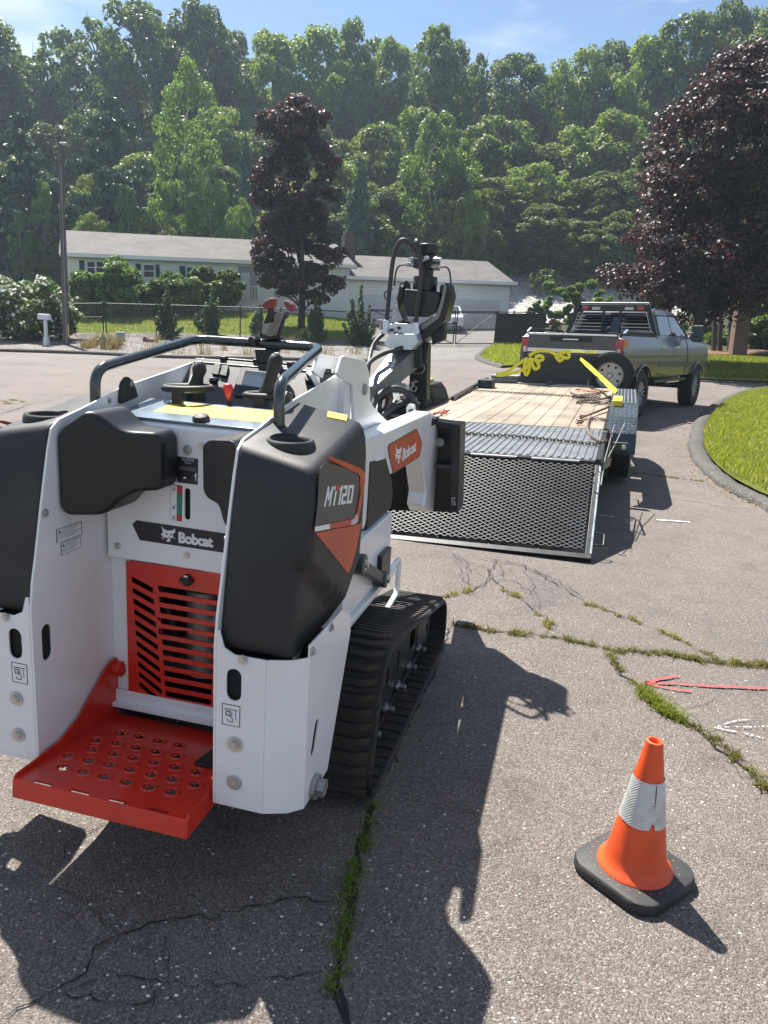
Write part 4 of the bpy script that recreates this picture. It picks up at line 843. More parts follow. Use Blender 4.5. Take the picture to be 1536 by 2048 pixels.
# fenders, wheels
def fender(x0, x1, sgn):
    prof = [(1.42, -.16), (1.50, .03), (1.68, .17), (1.95, .275), (4.0, .275), (4.3, .17), (4.5, .02), (4.62, -.16)]
    m = MB()
    for k in range(len(prof) - 1):
        (a, b), (c_, d) = prof[k], prof[k + 1]; m.add([(x0, a, b), (x1, a, b), (x1, c_, d), (x0, c_, d)], [(0, 1, 2, 3)])
    me = m.mesh('fender', mat('fender plate' + str(sgn), (.04, .06, .078), .3, metal=.4, var=.25, scale=7, dirt=.3, dcol=(.12, .13, .13)), 50, fin=False)
    bm = bmesh.new(); bm.from_mesh(me); bmesh.ops.remove_doubles(bm, verts=bm.verts, dist=1e-4); bmesh.ops.recalc_face_normals(bm, faces=bm.faces); bmesh.ops.solidify(bm, geom=bm.faces[:], thickness=.006); bm.to_mesh(me); bm.free()
    f = put('fender', me, trailer)
    side = round_poly([(1.42, -.16), (1.50, .03), (1.68, .17), (1.95, .275), (4.0, .275), (4.3, .17), (4.5, .02), (4.62, -.16), (4.58, -.16), (4.25, .09), (3.95, .2), (2.0, .2), (1.72, .10), (1.47, -.16)], .01)
    xo = x1 if sgn > 0 else x0; plate('fender_skirt', [side], .006, FX(xo), BLK_STEEL, f)
    # raised diamonds on the sloping part, ribs on the flat part
    d = MB()
    for k, (s0, s1) in enumerate((((1.50, .03), (1.68, .17)), ((1.68, .17), (1.95, .275)))):
        a, b = Vector((0, *s0)), Vector((0, *s1)); t_ = (b - a); n_ = Vector((0, -t_.z, t_.y)).normalized(); L_ = t_.length
        for i in range(int(L_ / .04)):
            for j in range(6):
                c = a + t_ * ((i + .5) * .04 / L_) + Vector((x0 + .03 + j * (x1 - x0 - .06) / 5, 0, 0)) + n_ * .004
                u = t_.normalized() * .013; v = Vector((.006 if (i + j) % 2 else .011, 0, 0)); u = u if (i + j) % 2 else u * .5
                d.add([c - u, c - v, c + u, c + v, c + n_ * .004], [(0, 1, 4), (1, 2, 4), (2, 3, 4), (3, 0, 4)])
    for j in range(7):
        x = x0 + .02 + j * (x1 - x0 - .04) / 6; d.prism([(x - .008, .278), (x, .284), (x + .008, .278)], lambda u, v, w_: (u, w_, v), 2.0, 3.98)
    d.build('tread_pattern', TREAD, f, fin=False)['kind'] = 'stuff'
    for y, z in ((1.60, -.08),):
        if sgn > 0:
            m = MB(); m.box(.0, .2, 1.35, 1.40, -.12, -.04); m.build('fender_bracket', mat('olive bracket', (.05, .06, .04), .5), trailer, .003)
            m = MB(); m.cyl((.165, 1.345, -.08), (.165, 1.332, -.08), .022, 16); m.build('marker_lamp', mat('lamp lens', (.6, .6, .55), .25), trailer, .002)
    return f
fender(.0, .27, 1); fender(-DW - .27, -DW, -1)
def wheel_meshes(r, w_, rim_r, spokes, name, mud=True):
    t = MB(); n = 56
    prof = [(rim_r, -w_ * .42), (rim_r + .02, -w_ * .49), (r * .80, -w_ * .5), (r * .93, -w_ * .47), (r * .985, -w_ * .38), (r, -w_ * .2), (r, w_ * .2), (r * .985, w_ * .38), (r * .93, w_ * .47), (r * .80, w_ * .5), (rim_r + .02, w_ * .49), (rim_r, w_ * .42)]
    t.lathe(prof, (0, 0, 0), (1, 0, 0), n)
    for k in range(n):
        a = 2 * pi * k / n
        for sx in ((-.36, .5), (-.02, 0), (.34, .5)):
            a2 = a + (pi / n if sx[1] == 0 else 0); c = Vector((sx[0] * w_, cos(a2) * (r + .003), sin(a2) * (r + .003)))
            R = Matrix(((1, 0, 0), (0, -sin(a2), cos(a2)), (0, cos(a2), sin(a2)))); t.obox(c, (w_ * .27, r * .07, .014), R)
    return t
def wheel(parent, pos, r, w_, side, rim='spoke', shared={}):
    key = (r, w_, rim)
    if key not in shared:
        rr = r * .60; tm = wheel_meshes(r, w_, rr, 0, 'tyre').mesh('tyre', TIRE, 40)
        m = MB(); m.lathe([(rr * 1.0, w_ * .42), (rr * .97, w_ * .44), (rr * .93, w_ * .34), (rr * .9, w_ * .1), (rr * .9, -w_ * .42)], (0, 0, 0), (1, 0, 0), 40)
        m.lathe([(.001, w_ * .08), (rr * .9, w_ * .08)], (0, 0, 0), (1, 0, 0), 30, mi=0)
        m.lathe([(.001, w_ * .36), (rr * .16, w_ * .36), (rr * .2, w_ * .3), (rr * .22, w_ * .1)], (0, 0, 0), (1, 0, 0), 20)
        fm = m.mesh('rim', BLK_STEEL if rim == 'spoke' else mat('silver wheel', (.42, .43, .44), .35, metal=.8, var=.1), 40)
        s = MB()
        if rim == 'spoke':
            for k in range(8):
                a = 2 * pi * k / 8
                for da in (-.20, .20):
                    p0 = Vector((w_ * .36, cos(a) * rr * .2, sin(a) * rr * .2)); p1 = Vector((w_ * .40, cos(a + da) * rr * .93, sin(a + da) * rr * .93)); s.bar(p0, p1, rr * .065, .02, up=(1, 0, 0))
            sm = s.mesh('spoke_faces', mat('machined alloy', (.50, .50, .53), .45, metal=.3, var=.05), 30)
        else:
            for k in range(8):
                a = 2 * pi * k / 8; s.cyl((w_ * .30, cos(a) * rr * .42, sin(a) * rr * .42), (w_ * .38, cos(a) * rr * .42, sin(a) * rr * .42), .012, 6)
                a += .2; s.cyl((w_ * .082, cos(a) * rr * .7, sin(a) * rr * .7), (w_ * .09, cos(a) * rr * .7, sin(a) * rr * .7), rr * .1, 12, mi=1)
            sm = s.mesh('wheel_nuts', [STEEL, BLACK], 30)
        shared[key] = (tm, fm, sm)
    tm, fm, sm = shared[key]; w0 = empty('wheel', pos, parent=parent)
    if side < 0: w0.rotation_euler = (0, 0, pi)
    put('tyre', tm, w0); rm = put('rim', fm, w0); put(sm.name.split('.')[0].replace('spoke_faces', 'spokes').replace('wheel_nuts', 'wheel_nuts'), sm, w0)
    return w0
for y in (2.55, 3.45):
    for x, s_ in ((.135, 1), (-DW - .135, -1)): wheel(trailer, (x, y, -.225), .355, .22, s_, 'steel')
m = MB()
for y in (2.55, 3.45): m.cyl((-DW, y, -.225), (0, y, -.225), .035, 12)
m.build('axles', BLK_STEEL, trailer)
# mesh ramp
ra = radians(-32.2); RL = .955
RMP = lambda u, v, w_=0: (u, -.035 - v * cos(ra), -.03 + v * sin(ra) + w_) if False else (u, -.035 - v * cos(ra) + w_ * sin(ra), -.03 + v * sin(ra) + w_ * cos(ra))
ramp_o = empty('ramp', parent=trailer)
def rbar(name, u0, u1, v0, v1, w0, w1, m_=BLK_STEEL):
    m = MB(); V = [RMP(u, v, w_) for w_ in (w0, w1) for v in (v0, v1) for u in (u0, u1)]; m.add(V, [(0, 2, 3, 1), (4, 5, 7, 6), (0, 1, 5, 4), (2, 6, 7, 3), (0, 4, 6, 2), (1, 3, 7, 5)]); return m.build(name, m_, ramp_o, .003)
PALE = mat('chipped ramp edge', (.20, .25, .28), .35, metal=.5, var=.3, dirt=.4, dcol=(.03, .03, .03))
rbar('ramp_side', -.045, 0, 0, RL, -.045, .0, BLK_STEEL); rbar('ramp_edge', -.012, .002, 0, RL, .0005, .004, PALE); rbar('ramp_side', -DW, -DW + .045, 0, RL, -.045, 0); rbar('ramp_foot', -DW, 0, RL, RL + .045, -.060, .002); rbar('ramp_head', -DW + .045, -.045, 0, .04, -.045, -.004)
for k in range(1, 6): u = -DW + DW * k / 6; rbar('ramp_bar', u - .02, u + .02, .04, RL, -.05, -.012)
for v in (.35, .68): rbar('ramp_crossbar', -DW + .045, -.045, v, v + .03, -.055, -.052)
g = MB(); cw, ch = .060, .038; nu = int((DW - .06) / cw); nv = int((RL - .02) / ch); V = []; F = []
for j in range(nv):
    for i in range(nu * 2):
        u0 = -DW + .03 + i * cw / 2; up = (i % 2 == 0)
        for fl in (0, 1):
            a, b = (j * ch + .01, j * ch + ch / 2 + .01) if up else (j * ch + ch / 2 + .01, j * ch + .01)
            if fl: a, b = ch * (j + .5) * 2 + .02 - a, ch * (j + .5) * 2 + .02 - b
            k0 = len(V); tk_ = .0055
            for (uu, vv) in ((u0, a), (u0 + cw / 2, b)): V += [RMP(uu, vv - tk_ / 2, -.0075), RMP(uu, vv + tk_ / 2, -.0075), RMP(uu, vv + tk_ / 2, .0075), RMP(uu, vv - tk_ / 2, .0075)]
            F += [(k0, k0 + 1, k0 + 5, k0 + 4), (k0 + 1, k0 + 2, k0 + 6, k0 + 5), (k0 + 2, k0 + 3, k0 + 7, k0 + 6), (k0 + 3, k0, k0 + 4, k0 + 7)]
g.v = V; g.f = F; g.mi = [0] * len(F); g.build('expanded_mesh', mat('mesh steel', (.040, .044, .048), .40, metal=.2, var=.3, dirt=.5, dcol=(.12, .125, .13), scale=5), ramp_o, fin=False)['kind'] = 'stuff'
m = MB(); m.tube(round_path([RMP(.0, RL - .1, -.01), RMP(.075, RL - .1, -.01), RMP(.075, RL - .22, -.01), RMP(.0, RL - .22, -.01)], .02), .006, 8); m.build('ramp_handle', BLK_STEEL, ramp_o, ang=60)
# spring assist gear at the right corner
GALV2 = mat('galvanised cable', (.35, .34, .30), .45, metal=.7, var=.2)
def Tt(px_, py_, x=None, y=None, z=None): return T.x(px_, py_, x) if x is not None else T.y(px_, py_, y) if y is not None else T.z(px_, py_, z)
m = MB(); m.tube([Tt(1202, 970, y=-.28), Tt(1210, 918, y=.12), Tt(1228, 852, y=1.35)], .0045, 6); m.tube([Tt(1216, 915, y=.2), Tt(1232, 885, y=.8), Tt(1250, 845, y=1.38)], .0045, 6); m.build('lift_cable', GALV2, trailer)
m = MB(); m.tube([Tt(*p, y=-.28) for p in ((1192, 945), (1187, 955), (1184, 972), (1195, 952), (1201, 948), (1194, 934), (1187, 942), (1190, 950))], .004, 6); m.build('cable_shackle', GALV2, trailer)
m = MB(); m.bar((.0, -.05, -.04), (.05, .5, -.09), .03, .07); m.build('ramp_bracket', BLK_STEEL, trailer, .003)
m = MB(); m.tube(round_path([(.06, .55, -.1), (.06, .5, .13), (.02, 1.0, .14), (.02, 1.05, -.05)], .03), .009, 8); m.tube([(.05, .45, -.05), (.05, 1.0, .0)], .007, 6); m.build('latch_frame', BLK_STEEL, trailer, ang=60)
m = MB(); m.tube(round_path([Tt(1207, 858, z=.02), Tt(1230, 859, z=.02), Tt(1230, 866, z=.02), Tt(1209, 865, z=.02)], .01), .008, 8, closed=True); m.build('tie_ring', BLK_STEEL, trailer, ang=60)
# front board
m = MB(); m.box(-1.70, -.44, 7.98, 8.06, -.004, .455); m.build('front_board', mat('front board', (.010, .014, .024), .45, var=.1), trailer, .006)
m = MB(); m.box(-1.74, -.40, 7.92, 7.975, -.003, .028); m.build('board_foot', DULL_STEEL, trailer, .002)
m = MB(); m.box(-1.66, -.40, 8.0, 8.05, .46, .50); m.box(-1.66, -.40, 8.0, 8.05, .515, .545); m.build('winch_bar', BLK_STEEL, trailer, .004)
for x in (-1.50, -1.15, -.80, -.60):
    m = MB(); m.box(x, x + .11, 7.97, 8.08, .43, .56); m.build('strap_slot', BLK_STEEL, trailer, .004)
m = MB(); m.box(-1.20, -1.10, 7.80, 7.84, .0, .10); m.box(-1.42, -.88, 7.62, 7.76, -.001, .012); m.build('small_bracket', DKGREY, trailer, .003)
sp_w = wheel(trailer, (-.14, 8.12, .20), .40, .22, 1, 'steel'); sp_w.rotation_euler = (0, 0, -pi / 2 - .05); sp_w.name = 'spare_wheel'
m = MB(); m.tube([(-.47, 8.1, .5), (-.50, 7.95, .0)], .008, 6); m.build('spare_bracket', DULL_STEEL, trailer)

# loose things on the trailer, each on its own
def chain(name, path, label, r=.0052, L_=.046, W_=.028, m_=None, sag=True, flat=True, cat='chain'):
    P = smooth_path([Vector(p) for p in path], 8); d = [0]
    for i in range(1, len(P)): d.append(d[-1] + (P[i] - P[i - 1]).length)
    n = int(d[-1] / (L_ * .74)); mm = MB(); j = 0
    for k in range(n):
        s = (k + .5) * d[-1] / n
        while d[j + 1] < s: j += 1
        t = (s - d[j]) / (d[j + 1] - d[j]); c = P[j].lerp(P[j + 1], t); dr = (P[j + 1] - P[j]).normalized(); up = Vector((0, 0, 1)); sd_ = dr.cross(up).normalized(); up = sd_.cross(dr)
        a = radians(20) if k % 2 else radians(75); u = sd_ * cos(a) + up * sin(a)
        ring = [c + dr * (L_ / 2) * cos(q_) + u * (W_ / 2) * sin(q_) * (1.12 if abs(cos(q_)) < .8 else 1) for q_ in np.linspace(0, 2 * pi, 11)[:-1]]
        mm.tube(ring, r, 5, closed=True)
    o = mm.build(name, m_ or CHAIN, ang=60); o.matrix_world = TR_MW; tag(o, label, cat); return o
CHAIN = mat('rusty chain', (.13, .105, .085), .55, metal=.5, var=.35, scale=60)
Z = lambda a, b, z=.02: T.z(a, b, z)
def jit(p, s=.02): return Vector(p) + Vector((random.uniform(-s, s), random.uniform(-s, s), 0))
chain('chain', [Z(926, 866), Z(980, 870), Z(1040, 873), Z(1100, 879), Z(1150, 884), Z(1185, 888), Z(1203, 884)], 'long rusty chain stretched straight across the ribbed steel tail of the trailer')
chain('chain', [Z(940, 780), Z(990, 783), Z(1040, 786), Z(1090, 789), Z(1140, 792), Z(1200, 797)], 'chain lying across the far end of the timber deck near the front board')
pile = [Z(1140, 782)]
for k in range(14): pile.append(jit(Z(1145 + 60 * ((k * .37) % 1), 786 + 10 * ((k * .61) % 1), .03), .04))
chain('chain', pile, 'heap of rusty chain beside the orange load binder on the far deck')
chain('chain', [Z(1153, 805), Z(1175, 800, .02), Z(1200, 803, .02), Z(1180, 806, .04), Z(1158, 801, .04), Z(1205, 798, .03), Z(1222, 792, .03), Z(1215, 805, .03), Z(1196, 808, .02)], 'second heap of chain nearer the right fender on the timber deck')
chain('chain', [Z(1219, 842), Z(1200, 838), Z(1182, 838), Z(1178, 843), Z(1176, 855), Z(1180, 868), Z(1192, 878), Z(1205, 884), Z(1216, 880)], 'short chain curling from the rusty lever binder to the right tail corner')
chain('chain', [Z(905, 798), Z(925, 788), Z(940, 782), Z(933, 784), Z(918, 794)], 'small bundle of chain by the left edge of the timber deck', m_=CHAIN)
def binder(pts, col, label, r=.016):
    e = empty('load_binder', mw=TR_MW, label=label, cat='load binder'); mt = mat('binder paint ' + label[:6], col, .5, var=.3, dirt=.5, dcol=(.12, .06, .04), scale=30)
    mm = MB(); mm.tube([Z(*pts[0], .03), Z(*pts[1], .05)], [r * .7, r], 8); mm.build('lever', mt, e)
    for p in pts[2:]:
        mm = MB(); c = Z(*p, .03); mm.tube([c + Vector((.035 * cos(a), .035 * sin(a), .01 * sin(3 * a))) for a in np.linspace(.3, 5.4, 10)], .010, 7); mm.build('hook', mt, e)
    return e
binder([(1162, 836), (1224, 811), (1165, 832), (1158, 842), (1160, 845)], (.16, .07, .05), 'rusty lever load binder on the timber near the right fender')
binder([(1165, 781), (1200, 784), (1155, 779), (1212, 783)], (.55, .12, .05), 'orange load binder lying in the heap of chain')
binder([(884, 823), (868, 828), (888, 826), (892, 822)], (.45, .12, .07), 'orange-red load binder at the left deck edge behind the loader arm')
# dark cases at the left front corner
def case_(pts, z0, h_, name, label, m_, d=.25):
    a = Z(*pts[0], 0); b = Z(*pts[1], 0); e = empty(name, mw=TR_MW, label=label, cat='case'); y = min(a.y, b.y)
    mm = MB(); mm.box(a.x, b.x, y, y + d, z0, z0 + h_ * .62); mm.build('body', m_, e, .01); mm = MB(); mm.box(a.x - .005, b.x + .005, y - .005, y + d + .005, z0 + h_ * .64, z0 + h_); mm.build('lid', m_, e, .012)
    mm = MB(); c = (a.x + b.x) / 2; mm.tube(round_path([(c - .05, y, z0 + h_ * .7), (c - .05, y - .03, z0 + h_ * .7), (c + .05, y - .03, z0 + h_ * .7), (c + .05, y, z0 + h_ * .7)], .01), .006, 6); mm.build('handle', BLK_PLASTIC, e)
case_([(955, 776), (986, 776)], .0, .14, 'tool_case', 'small black plastic case at the left front corner of the deck', mat('case plastic', (.012, .02, .022), .5), .35)
case_([(984, 763), (1036, 766)], .0, .13, 'tool_case', 'long grey case with a black lid under the yellow straps', mat('case grey', (.25, .26, .27), .5), .3)
m = MB(); m.bar(Z(905, 797, .03), Z(975, 757, .05), .05, .05); o = m.build('steel_bar', BLK_STEEL, bevel=.004); o.matrix_world = TR_MW; tag(o, 'black steel bar leaning along the left edge of the deck', 'steel bar')
# yellow strap, two loops of it, tied on the winch bar and hooked on the fender
STRAP = mat('yellow webbing', (.72, .68, .03), .6, var=.14, scale=40, bump=.3, bscale=600)
def ribbon(mm, pts, wd, th=.004, up=(0, -.4, 1)):
    P = smooth_path([Vector(p) for p in pts], 6); U = Vector(up); rings = []
    for i, p in enumerate(P):
        d = (P[min(i + 1, len(P) - 1)] - P[max(i - 1, 0)]).normalized(); s = d.cross(U); s = s.normalized() if s.length > 1e-4 else Vector((1, 0, 0)); n_ = s.cross(d) * th; s = s * wd / 2
        rings.append([p - s - n_, p + s - n_, p + s + n_, p - s + n_])
    mm.loft(rings)
Yp = lambda a, b, y=7.85: T.y(a, b, y)
def strap(name, sets, label, wd=.05):
    e = empty(name, mw=TR_MW, label=label, cat='strap')
    for k, s in enumerate(sets):
        mm = MB(); ribbon(mm, s, wd, up=(random.uniform(-.5, .5), -1, random.uniform(-.2, .6))); mm.build('webbing', STRAP, e, ang=60)
    return e
strap('ratchet_strap', [
 [Yp(1058, 712), Yp(1075, 702), Yp(1100, 703), Yp(1112, 709), Yp(1125, 706), Yp(1137, 703)],
 [Yp(1055, 716), Yp(1040, 726), Yp(1020, 740), Yp(1005, 747), Yp(992, 749)],
 [Yp(1060, 720), Yp(1052, 736), Yp(1030, 745), Yp(1008, 750), Yp(994, 751)],
 [Yp(1062, 716), Yp(1050, 726), Yp(1049, 742), Yp(1053, 750), Yp(1058, 740), Yp(1060, 724)],
 [Yp(1066, 716), Yp(1064, 726), Yp(1070, 738), Yp(1078, 732), Yp(1070, 718)],
 [Yp(1070, 714), Yp(1082, 712), Yp(1086, 718), Yp(1078, 722), Yp(1068, 718)],
 [Yp(1110, 708), Yp(1114, 716), Yp(1120, 722), Yp(1126, 716), Yp(1118, 708), Yp(1136, 703), Yp(1136, 716), Yp(1118, 712)]],
 'bright yellow strap tied in a bow over the front board', .055)
strap('ratchet_strap', [[Yp(1160, 717, 8.0), Yp(1180, 733, 7.2), Yp(1205, 757, 6.0), T.z(1233, 783, .29)], [Yp(1165, 723, 8.0), Yp(1195, 750, 6.9), T.z(1232, 785, .29)]], 'yellow strap pulled tight from the front board to the right fender', .05)
st_e = empty('strap_end', mw=TR_MW, label='yellow strap ratchet hooked over the top of the right fender', cat='ratchet')
q = T.z(1238, 785, .285); m = MB(); m.box(q.x - .045, q.x + .045, 1.95, 2.6, .285, .30); m.build('webbing', STRAP, st_e, .003); m = MB(); m.box(q.x - .05, q.x + .05, 1.9, 2.0, .22, .31); m.build('ratchet', mat('ratchet yellow', (.75, .55, .03), .5), st_e, .008)
q = T.z(858, 770, .285); m = MB(); m.box(-DW - .2, -DW - .1, 3.2, 4.0, .285, .32); o = m.build('yellow_block', mat('yellow block', (.70, .52, .05), .5), bevel=.004); o.matrix_world = TR_MW; tag(o, 'yellow block resting on top of the left trailer fender', 'block')

# ================================================================== pick-up truck
TK_MW = frame_matrix((3.971, 15.514, .0), radians(34.52), radians(2.12), 0); K = Survey(TK_MW)
truck = empty('pickup_truck', mw=TK_MW, label='grey lifted crew-cab pickup truck hitched in front of the trailer', cat='truck')
GREYP = mat('warm grey metallic', (.080, .076, .092), .28, metal=.15, var=.03, coat=.5, scale=3)
CHROME = mat('chrome', (.75, .77, .79), .12, metal=1, var=.03)
TGLASS = glass('tinted glass', (.012, .016, .02), .04)
LAMP_R = mat('red lamp', (.42, .006, .012), .18, coat=.8, var=.08)
LAMP_W = mat('clear lamp', (.6, .6, .6), .18, coat=.8)
def arch(cy, r, z0, n=14): return [(cy + r * cos(a), .43 + r * sin(a)) for a in np.linspace(math.asin((z0 - .43) / r), pi - math.asin((z0 - .43) / r), n)]
zb = .74
def tumble(z): return -.085 * max(0, (z - 1.17) / .33) ** 1.7 - .035 * max(0, (1.06 - z) / .34) ** 1.5 + .006 * max(0, 1 - abs(z - 1.17) / .05)
def body_side(name, x, pts, th=.07, m_=GREYP, bev=.012):
    """side panel cut into strips and curved: a shoulder crease with the upper part leaning in"""
    sg = math.copysign(1, x); mm = MB(); mm.prism(pts, lambda u, v, w_: (w_, u, v), min(x, x - th * sg), max(x, x - th * sg)); me = mm.mesh(name, m_, 40, fin=False)
    bm = bmesh.new(); bm.from_mesh(me)
    for k in range(22): bmesh.ops.bisect_plane(bm, geom=bm.verts[:] + bm.edges[:] + bm.faces[:], plane_co=(0, 0, .76 + k * .034), plane_no=(0, 0, 1))
    for v in bm.verts: v.co.x += sg * tumble(v.co.z)
    bm.to_mesh(me); bm.free(); finish(me, 25); return put(name, me, truck, bev)
for s_ in (-1, 1):
    a = arch(0, .53, zb); body_side('bed_side', s_ * 1.0, [(.92, zb), (.92, 1.47), (.90, 1.50), (-1.16, 1.50), (-1.24, 1.44), (-1.24, .90), (-1.16, zb)] + a[::-1])
    fl = MB(); rp = [(s_ * 1.012, y, z) for y, z in arch(0, .545, zb, 18)]; fl.tube(rp, .024, 8); fl.build('arch_lip', GREYP, truck, ang=60)
    body_side('rear_door', s_ * .985, [(.96, .80), (1.95, .72), (1.95, 1.52), (.96, 1.52)]); body_side('front_door', s_ * .985, [(1.965, .72), (3.08, .72), (3.08, 1.50), (1.965, 1.52)])
    a = arch(4.06, .55, zb); body_side('front_fender', s_ * .995, [(3.10, .72), (3.10, 1.50), (4.3, 1.43), (4.86, 1.38), (4.95, 1.1), (4.9, zb)] + a)
    fl = MB(); fl.tube([(s_ * 1.008, y, z) for y, z in arch(4.06, .565, zb, 18)], .024, 8); fl.build('arch_lip', GREYP, truck, ang=60)
    m = MB(); m.box(s_ * .90 - .05, s_ * .90 + .05, .95, 3.3, .60, .66); m.build('side_step', BLK_STEEL, truck, .01)
    m = MB(); m.box(s_ * .985 - .004, s_ * .985 + .004, .98, 3.05, .93, 1.0); m.build('door_trim', DKGREY, truck, .002)
    m = MB(); m.box(s_ * .885 - .03, s_ * .885 + .03, -1.2, .88, 1.502, 1.53); m.build('bed_rail_cap', BLK_PLASTIC, truck, .005)
    m = MB(); m.tube(round_path([(s_ * .93, -1.05, 1.53), (s_ * .93, -1.0, 1.575), (s_ * .93, .55, 1.575), (s_ * .93, .6, 1.53)], .05), .022, 8); m.build('bed_side_rail', BLK_STEEL if s_ > 0 else BLK_STEEL, truck, ang=60)
    m = MB(); m.bar((s_ * .93, -1.12, 1.535), (s_ * .93, -.98, 1.61), .05, .02); m.build('rail_end', CHROME, truck, .004)
    m = MB(); m.prism(round_poly([(-1.245, 1.14), (-.98, 1.16), (-1.0, 1.44), (-1.245, 1.44)], .03), lambda u, v, w_: (w_, u, v), s_ * .84, s_ * .985); lm = m.build('tail_light', LAMP_R, truck, .01)
    m = MB(); m.box(min(s_ * .87, s_ * .94), max(s_ * .87, s_ * .94), -1.256, -1.24, 1.16, 1.26); m.build('reverse_lens', LAMP_W, lm, .003)
    for y in (1.15, 2.18):
        m = MB(); m.box(s_ * .975 - .02, s_ * .975 + .02, y, y + .18, 1.30, 1.335); m.build('door_handle', CHROME, truck, .008)
    wheel(truck, (s_ * .86, 0, .43), .43, .30, s_); wheel(truck, (s_ * .86, 4.06, .43), .43, .30, s_)
    mi = empty('wing_mirror', parent=truck); m = MB(); m.box(s_ * 1.17 - .12, s_ * 1.17 + .12, 3.0, 3.10, 1.44, 1.80); m.build('mirror_shell', BLK_PLASTIC, mi, .035)
    m = MB(); m.box(s_ * 1.17 - .10, s_ * 1.17 + .10, 2.99, 2.998, 1.56, 1.78); m.box(s_ * 1.17 - .10, s_ * 1.17 + .10, 2.99, 2.998, 1.46, 1.545); m.build('mirror_glass', glass('mirror glass %d' % s_, (.03, .05, .055), .08), mi, .002)
    m = MB(); m.bar((s_ * .95, 3.08, 1.62), (s_ * 1.08, 3.05, 1.64), .05, .03); m.bar((s_ * .95, 3.08, 1.54), (s_ * 1.08, 3.05, 1.54), .04, .03); m.build('mirror_arm', CHROME, mi, .005)
    m = MB(); m.box(min(s_ * .55, s_ * .85), max(s_ * .55, s_ * .85), -.35, .35, .40, .46); m.build('leaf_spring', BLK_STEEL, truck)
m = MB(); m.box(-.93, .93, .98, 4.9, .70, 1.44); m.box(-.93, .93, 3.2, 4.85, 1.38, 1.46); m.build('floor_and_hood', GREYP, truck, .05)
m = MB(); m.box(-.9, .9, -1.15, .9, .80, .86); m.box(-.93, .93, .88, .93, .8, 1.49); m.build('bed_floor', BLK_PLASTIC, truck)
m = MB(); m.box(-.42, -.34, -1.2, 4.7, .55, .68); m.box(.34, .42, -1.2, 4.7, .55, .68); m.cyl((-.8, 0, .43), (.8, 0, .43), .06, 14); m.cyl((-.8, 4.06, .43), (.8, 4.06, .43), .06, 14); m.obox((.0, 0, .43), (.32, .36, .32)); m.tube([(.62, 4.4, .5), (.62, 2.9, .5), (.5, 2.6, .48)], .03, 8); m.build('underbody', BLK_STEEL, truck)
# cab
gh = [[(x * .985, y, z) for x, y in ((-1, y0), (1, y0), (1, y1), (-1, y1))] for z, y0, y1 in ((1.515, .97, 3.42),)]
def cab_ring(z, hx, y0, y1, r=.08): return [(a, b, z) for a, b in round_poly([(-hx, y0), (hx, y0), (hx, y1), (-hx, y1)], r, 4)]
m = MB(); m.loft([cab_ring(1.50, .905, .975, 3.50, .05), cab_ring(1.60, .885, .99, 3.30, .05), cab_ring(1.95, .76, 1.07, 2.66, .06), cab_ring(2.03, .745, 1.12, 2.5, .08), cab_ring(2.065, .64, 1.25, 2.35, .08)])
cabo = m.build('cab', GREYP, truck, ang=50)
def side_x(z): return .885 + (.76 - .885) * (z - 1.60) / .35
for s_ in (-1, 1):
    for nm, pts in (('side_window', [(1.12, 1.56), (1.93, 1.55), (1.93, 1.93), (1.30, 1.94), (1.16, 1.90)]), ('side_window', [(2.02, 1.55), (3.05, 1.56), (2.62, 1.90), (2.5, 1.93), (2.02, 1.93)])):
        m = MB(); P_ = round_poly(pts, .03)
        fo = lambda u, v, w_, s_=s_: (s_ * (side_x(v) + .003 + w_), u, v); m.prism(P_, fo, 0, .004); m.build(nm, TGLASS, truck)
    m = MB(); m.tube([(s_ * (side_x(z) + .008), y, z) for y, z in ((1.08, 1.54), (1.13, 1.93), (2.5, 1.965), (3.16, 1.54))], .012, 6); m.build('window_trim', BLK_PLASTIC, truck)
ry = lambda z: .975 + (1.07 - .99) * (z - 1.5) / .45
m = MB(); m.prism(round_poly([(-.76, 1.56), (.76, 1.56), (.66, 1.92), (-.66, 1.92)], .04), lambda u, v, w_: (u, .985 + .2 * (v - 1.56) - w_, v), .004, .01); m.build('rear_window', TGLASS, truck)
m = MB(); m.prism([(-.8, 1.56), (.8, 1.56), (.68, 1.93), (-.68, 1.93)], lambda u, v, w_: (u, 3.36 - (v - 1.56) * 1.75 + w_, v), .01, .02); m.build('windscreen', TGLASS, truck)
m = MB(); m.box(-.16, .16, 1.0, 1.1, 2.02, 2.05); m.build('brake_lamp', LAMP_R, truck, .01)
# tailgate
tg = empty('tailgate', parent=truck)
m = MB(); m.box(-.855, .855, -1.25, -1.18, .93, 1.475); m.build('tailgate_panel', GREYP, tg, .015)
m = MB(); m.box(-.85, .85, -1.262, -1.17, 1.478, 1.515); m.build('tailgate_cap', CHROME, tg, .008)
m = MB(); m.box(-.40, .40, -1.262, -1.252, 1.37, 1.455); m.build('handle_panel', BLK_PLASTIC, tg, .006); m = MB(); m.box(-.15, .15, -1.274, -1.263, 1.395, 1.42); m.build('tailgate_handle', CHROME, tg, .004)
m = MB(); m.box(-.85, .85, -1.258, -1.251, 1.17, 1.235); m.box(-.55, .45, -1.268, -1.259, 1.19, 1.215); m.build('chrome_band', CHROME, tg, .003)
m = MB(); m.prism([(-.98, .70), (.98, .70), (.98, .90), (-.98, .90)], lambda u, v, w_: (u, w_ + .1 * abs(u) ** 3, v), -1.33, -1.22); m.build('bumper', CHROME, truck, .02)
m = MB(); m.box(-.05, .05, -1.62, -1.3, .50, .58); m.build('hitch', BLK_STEEL, truck, .006)
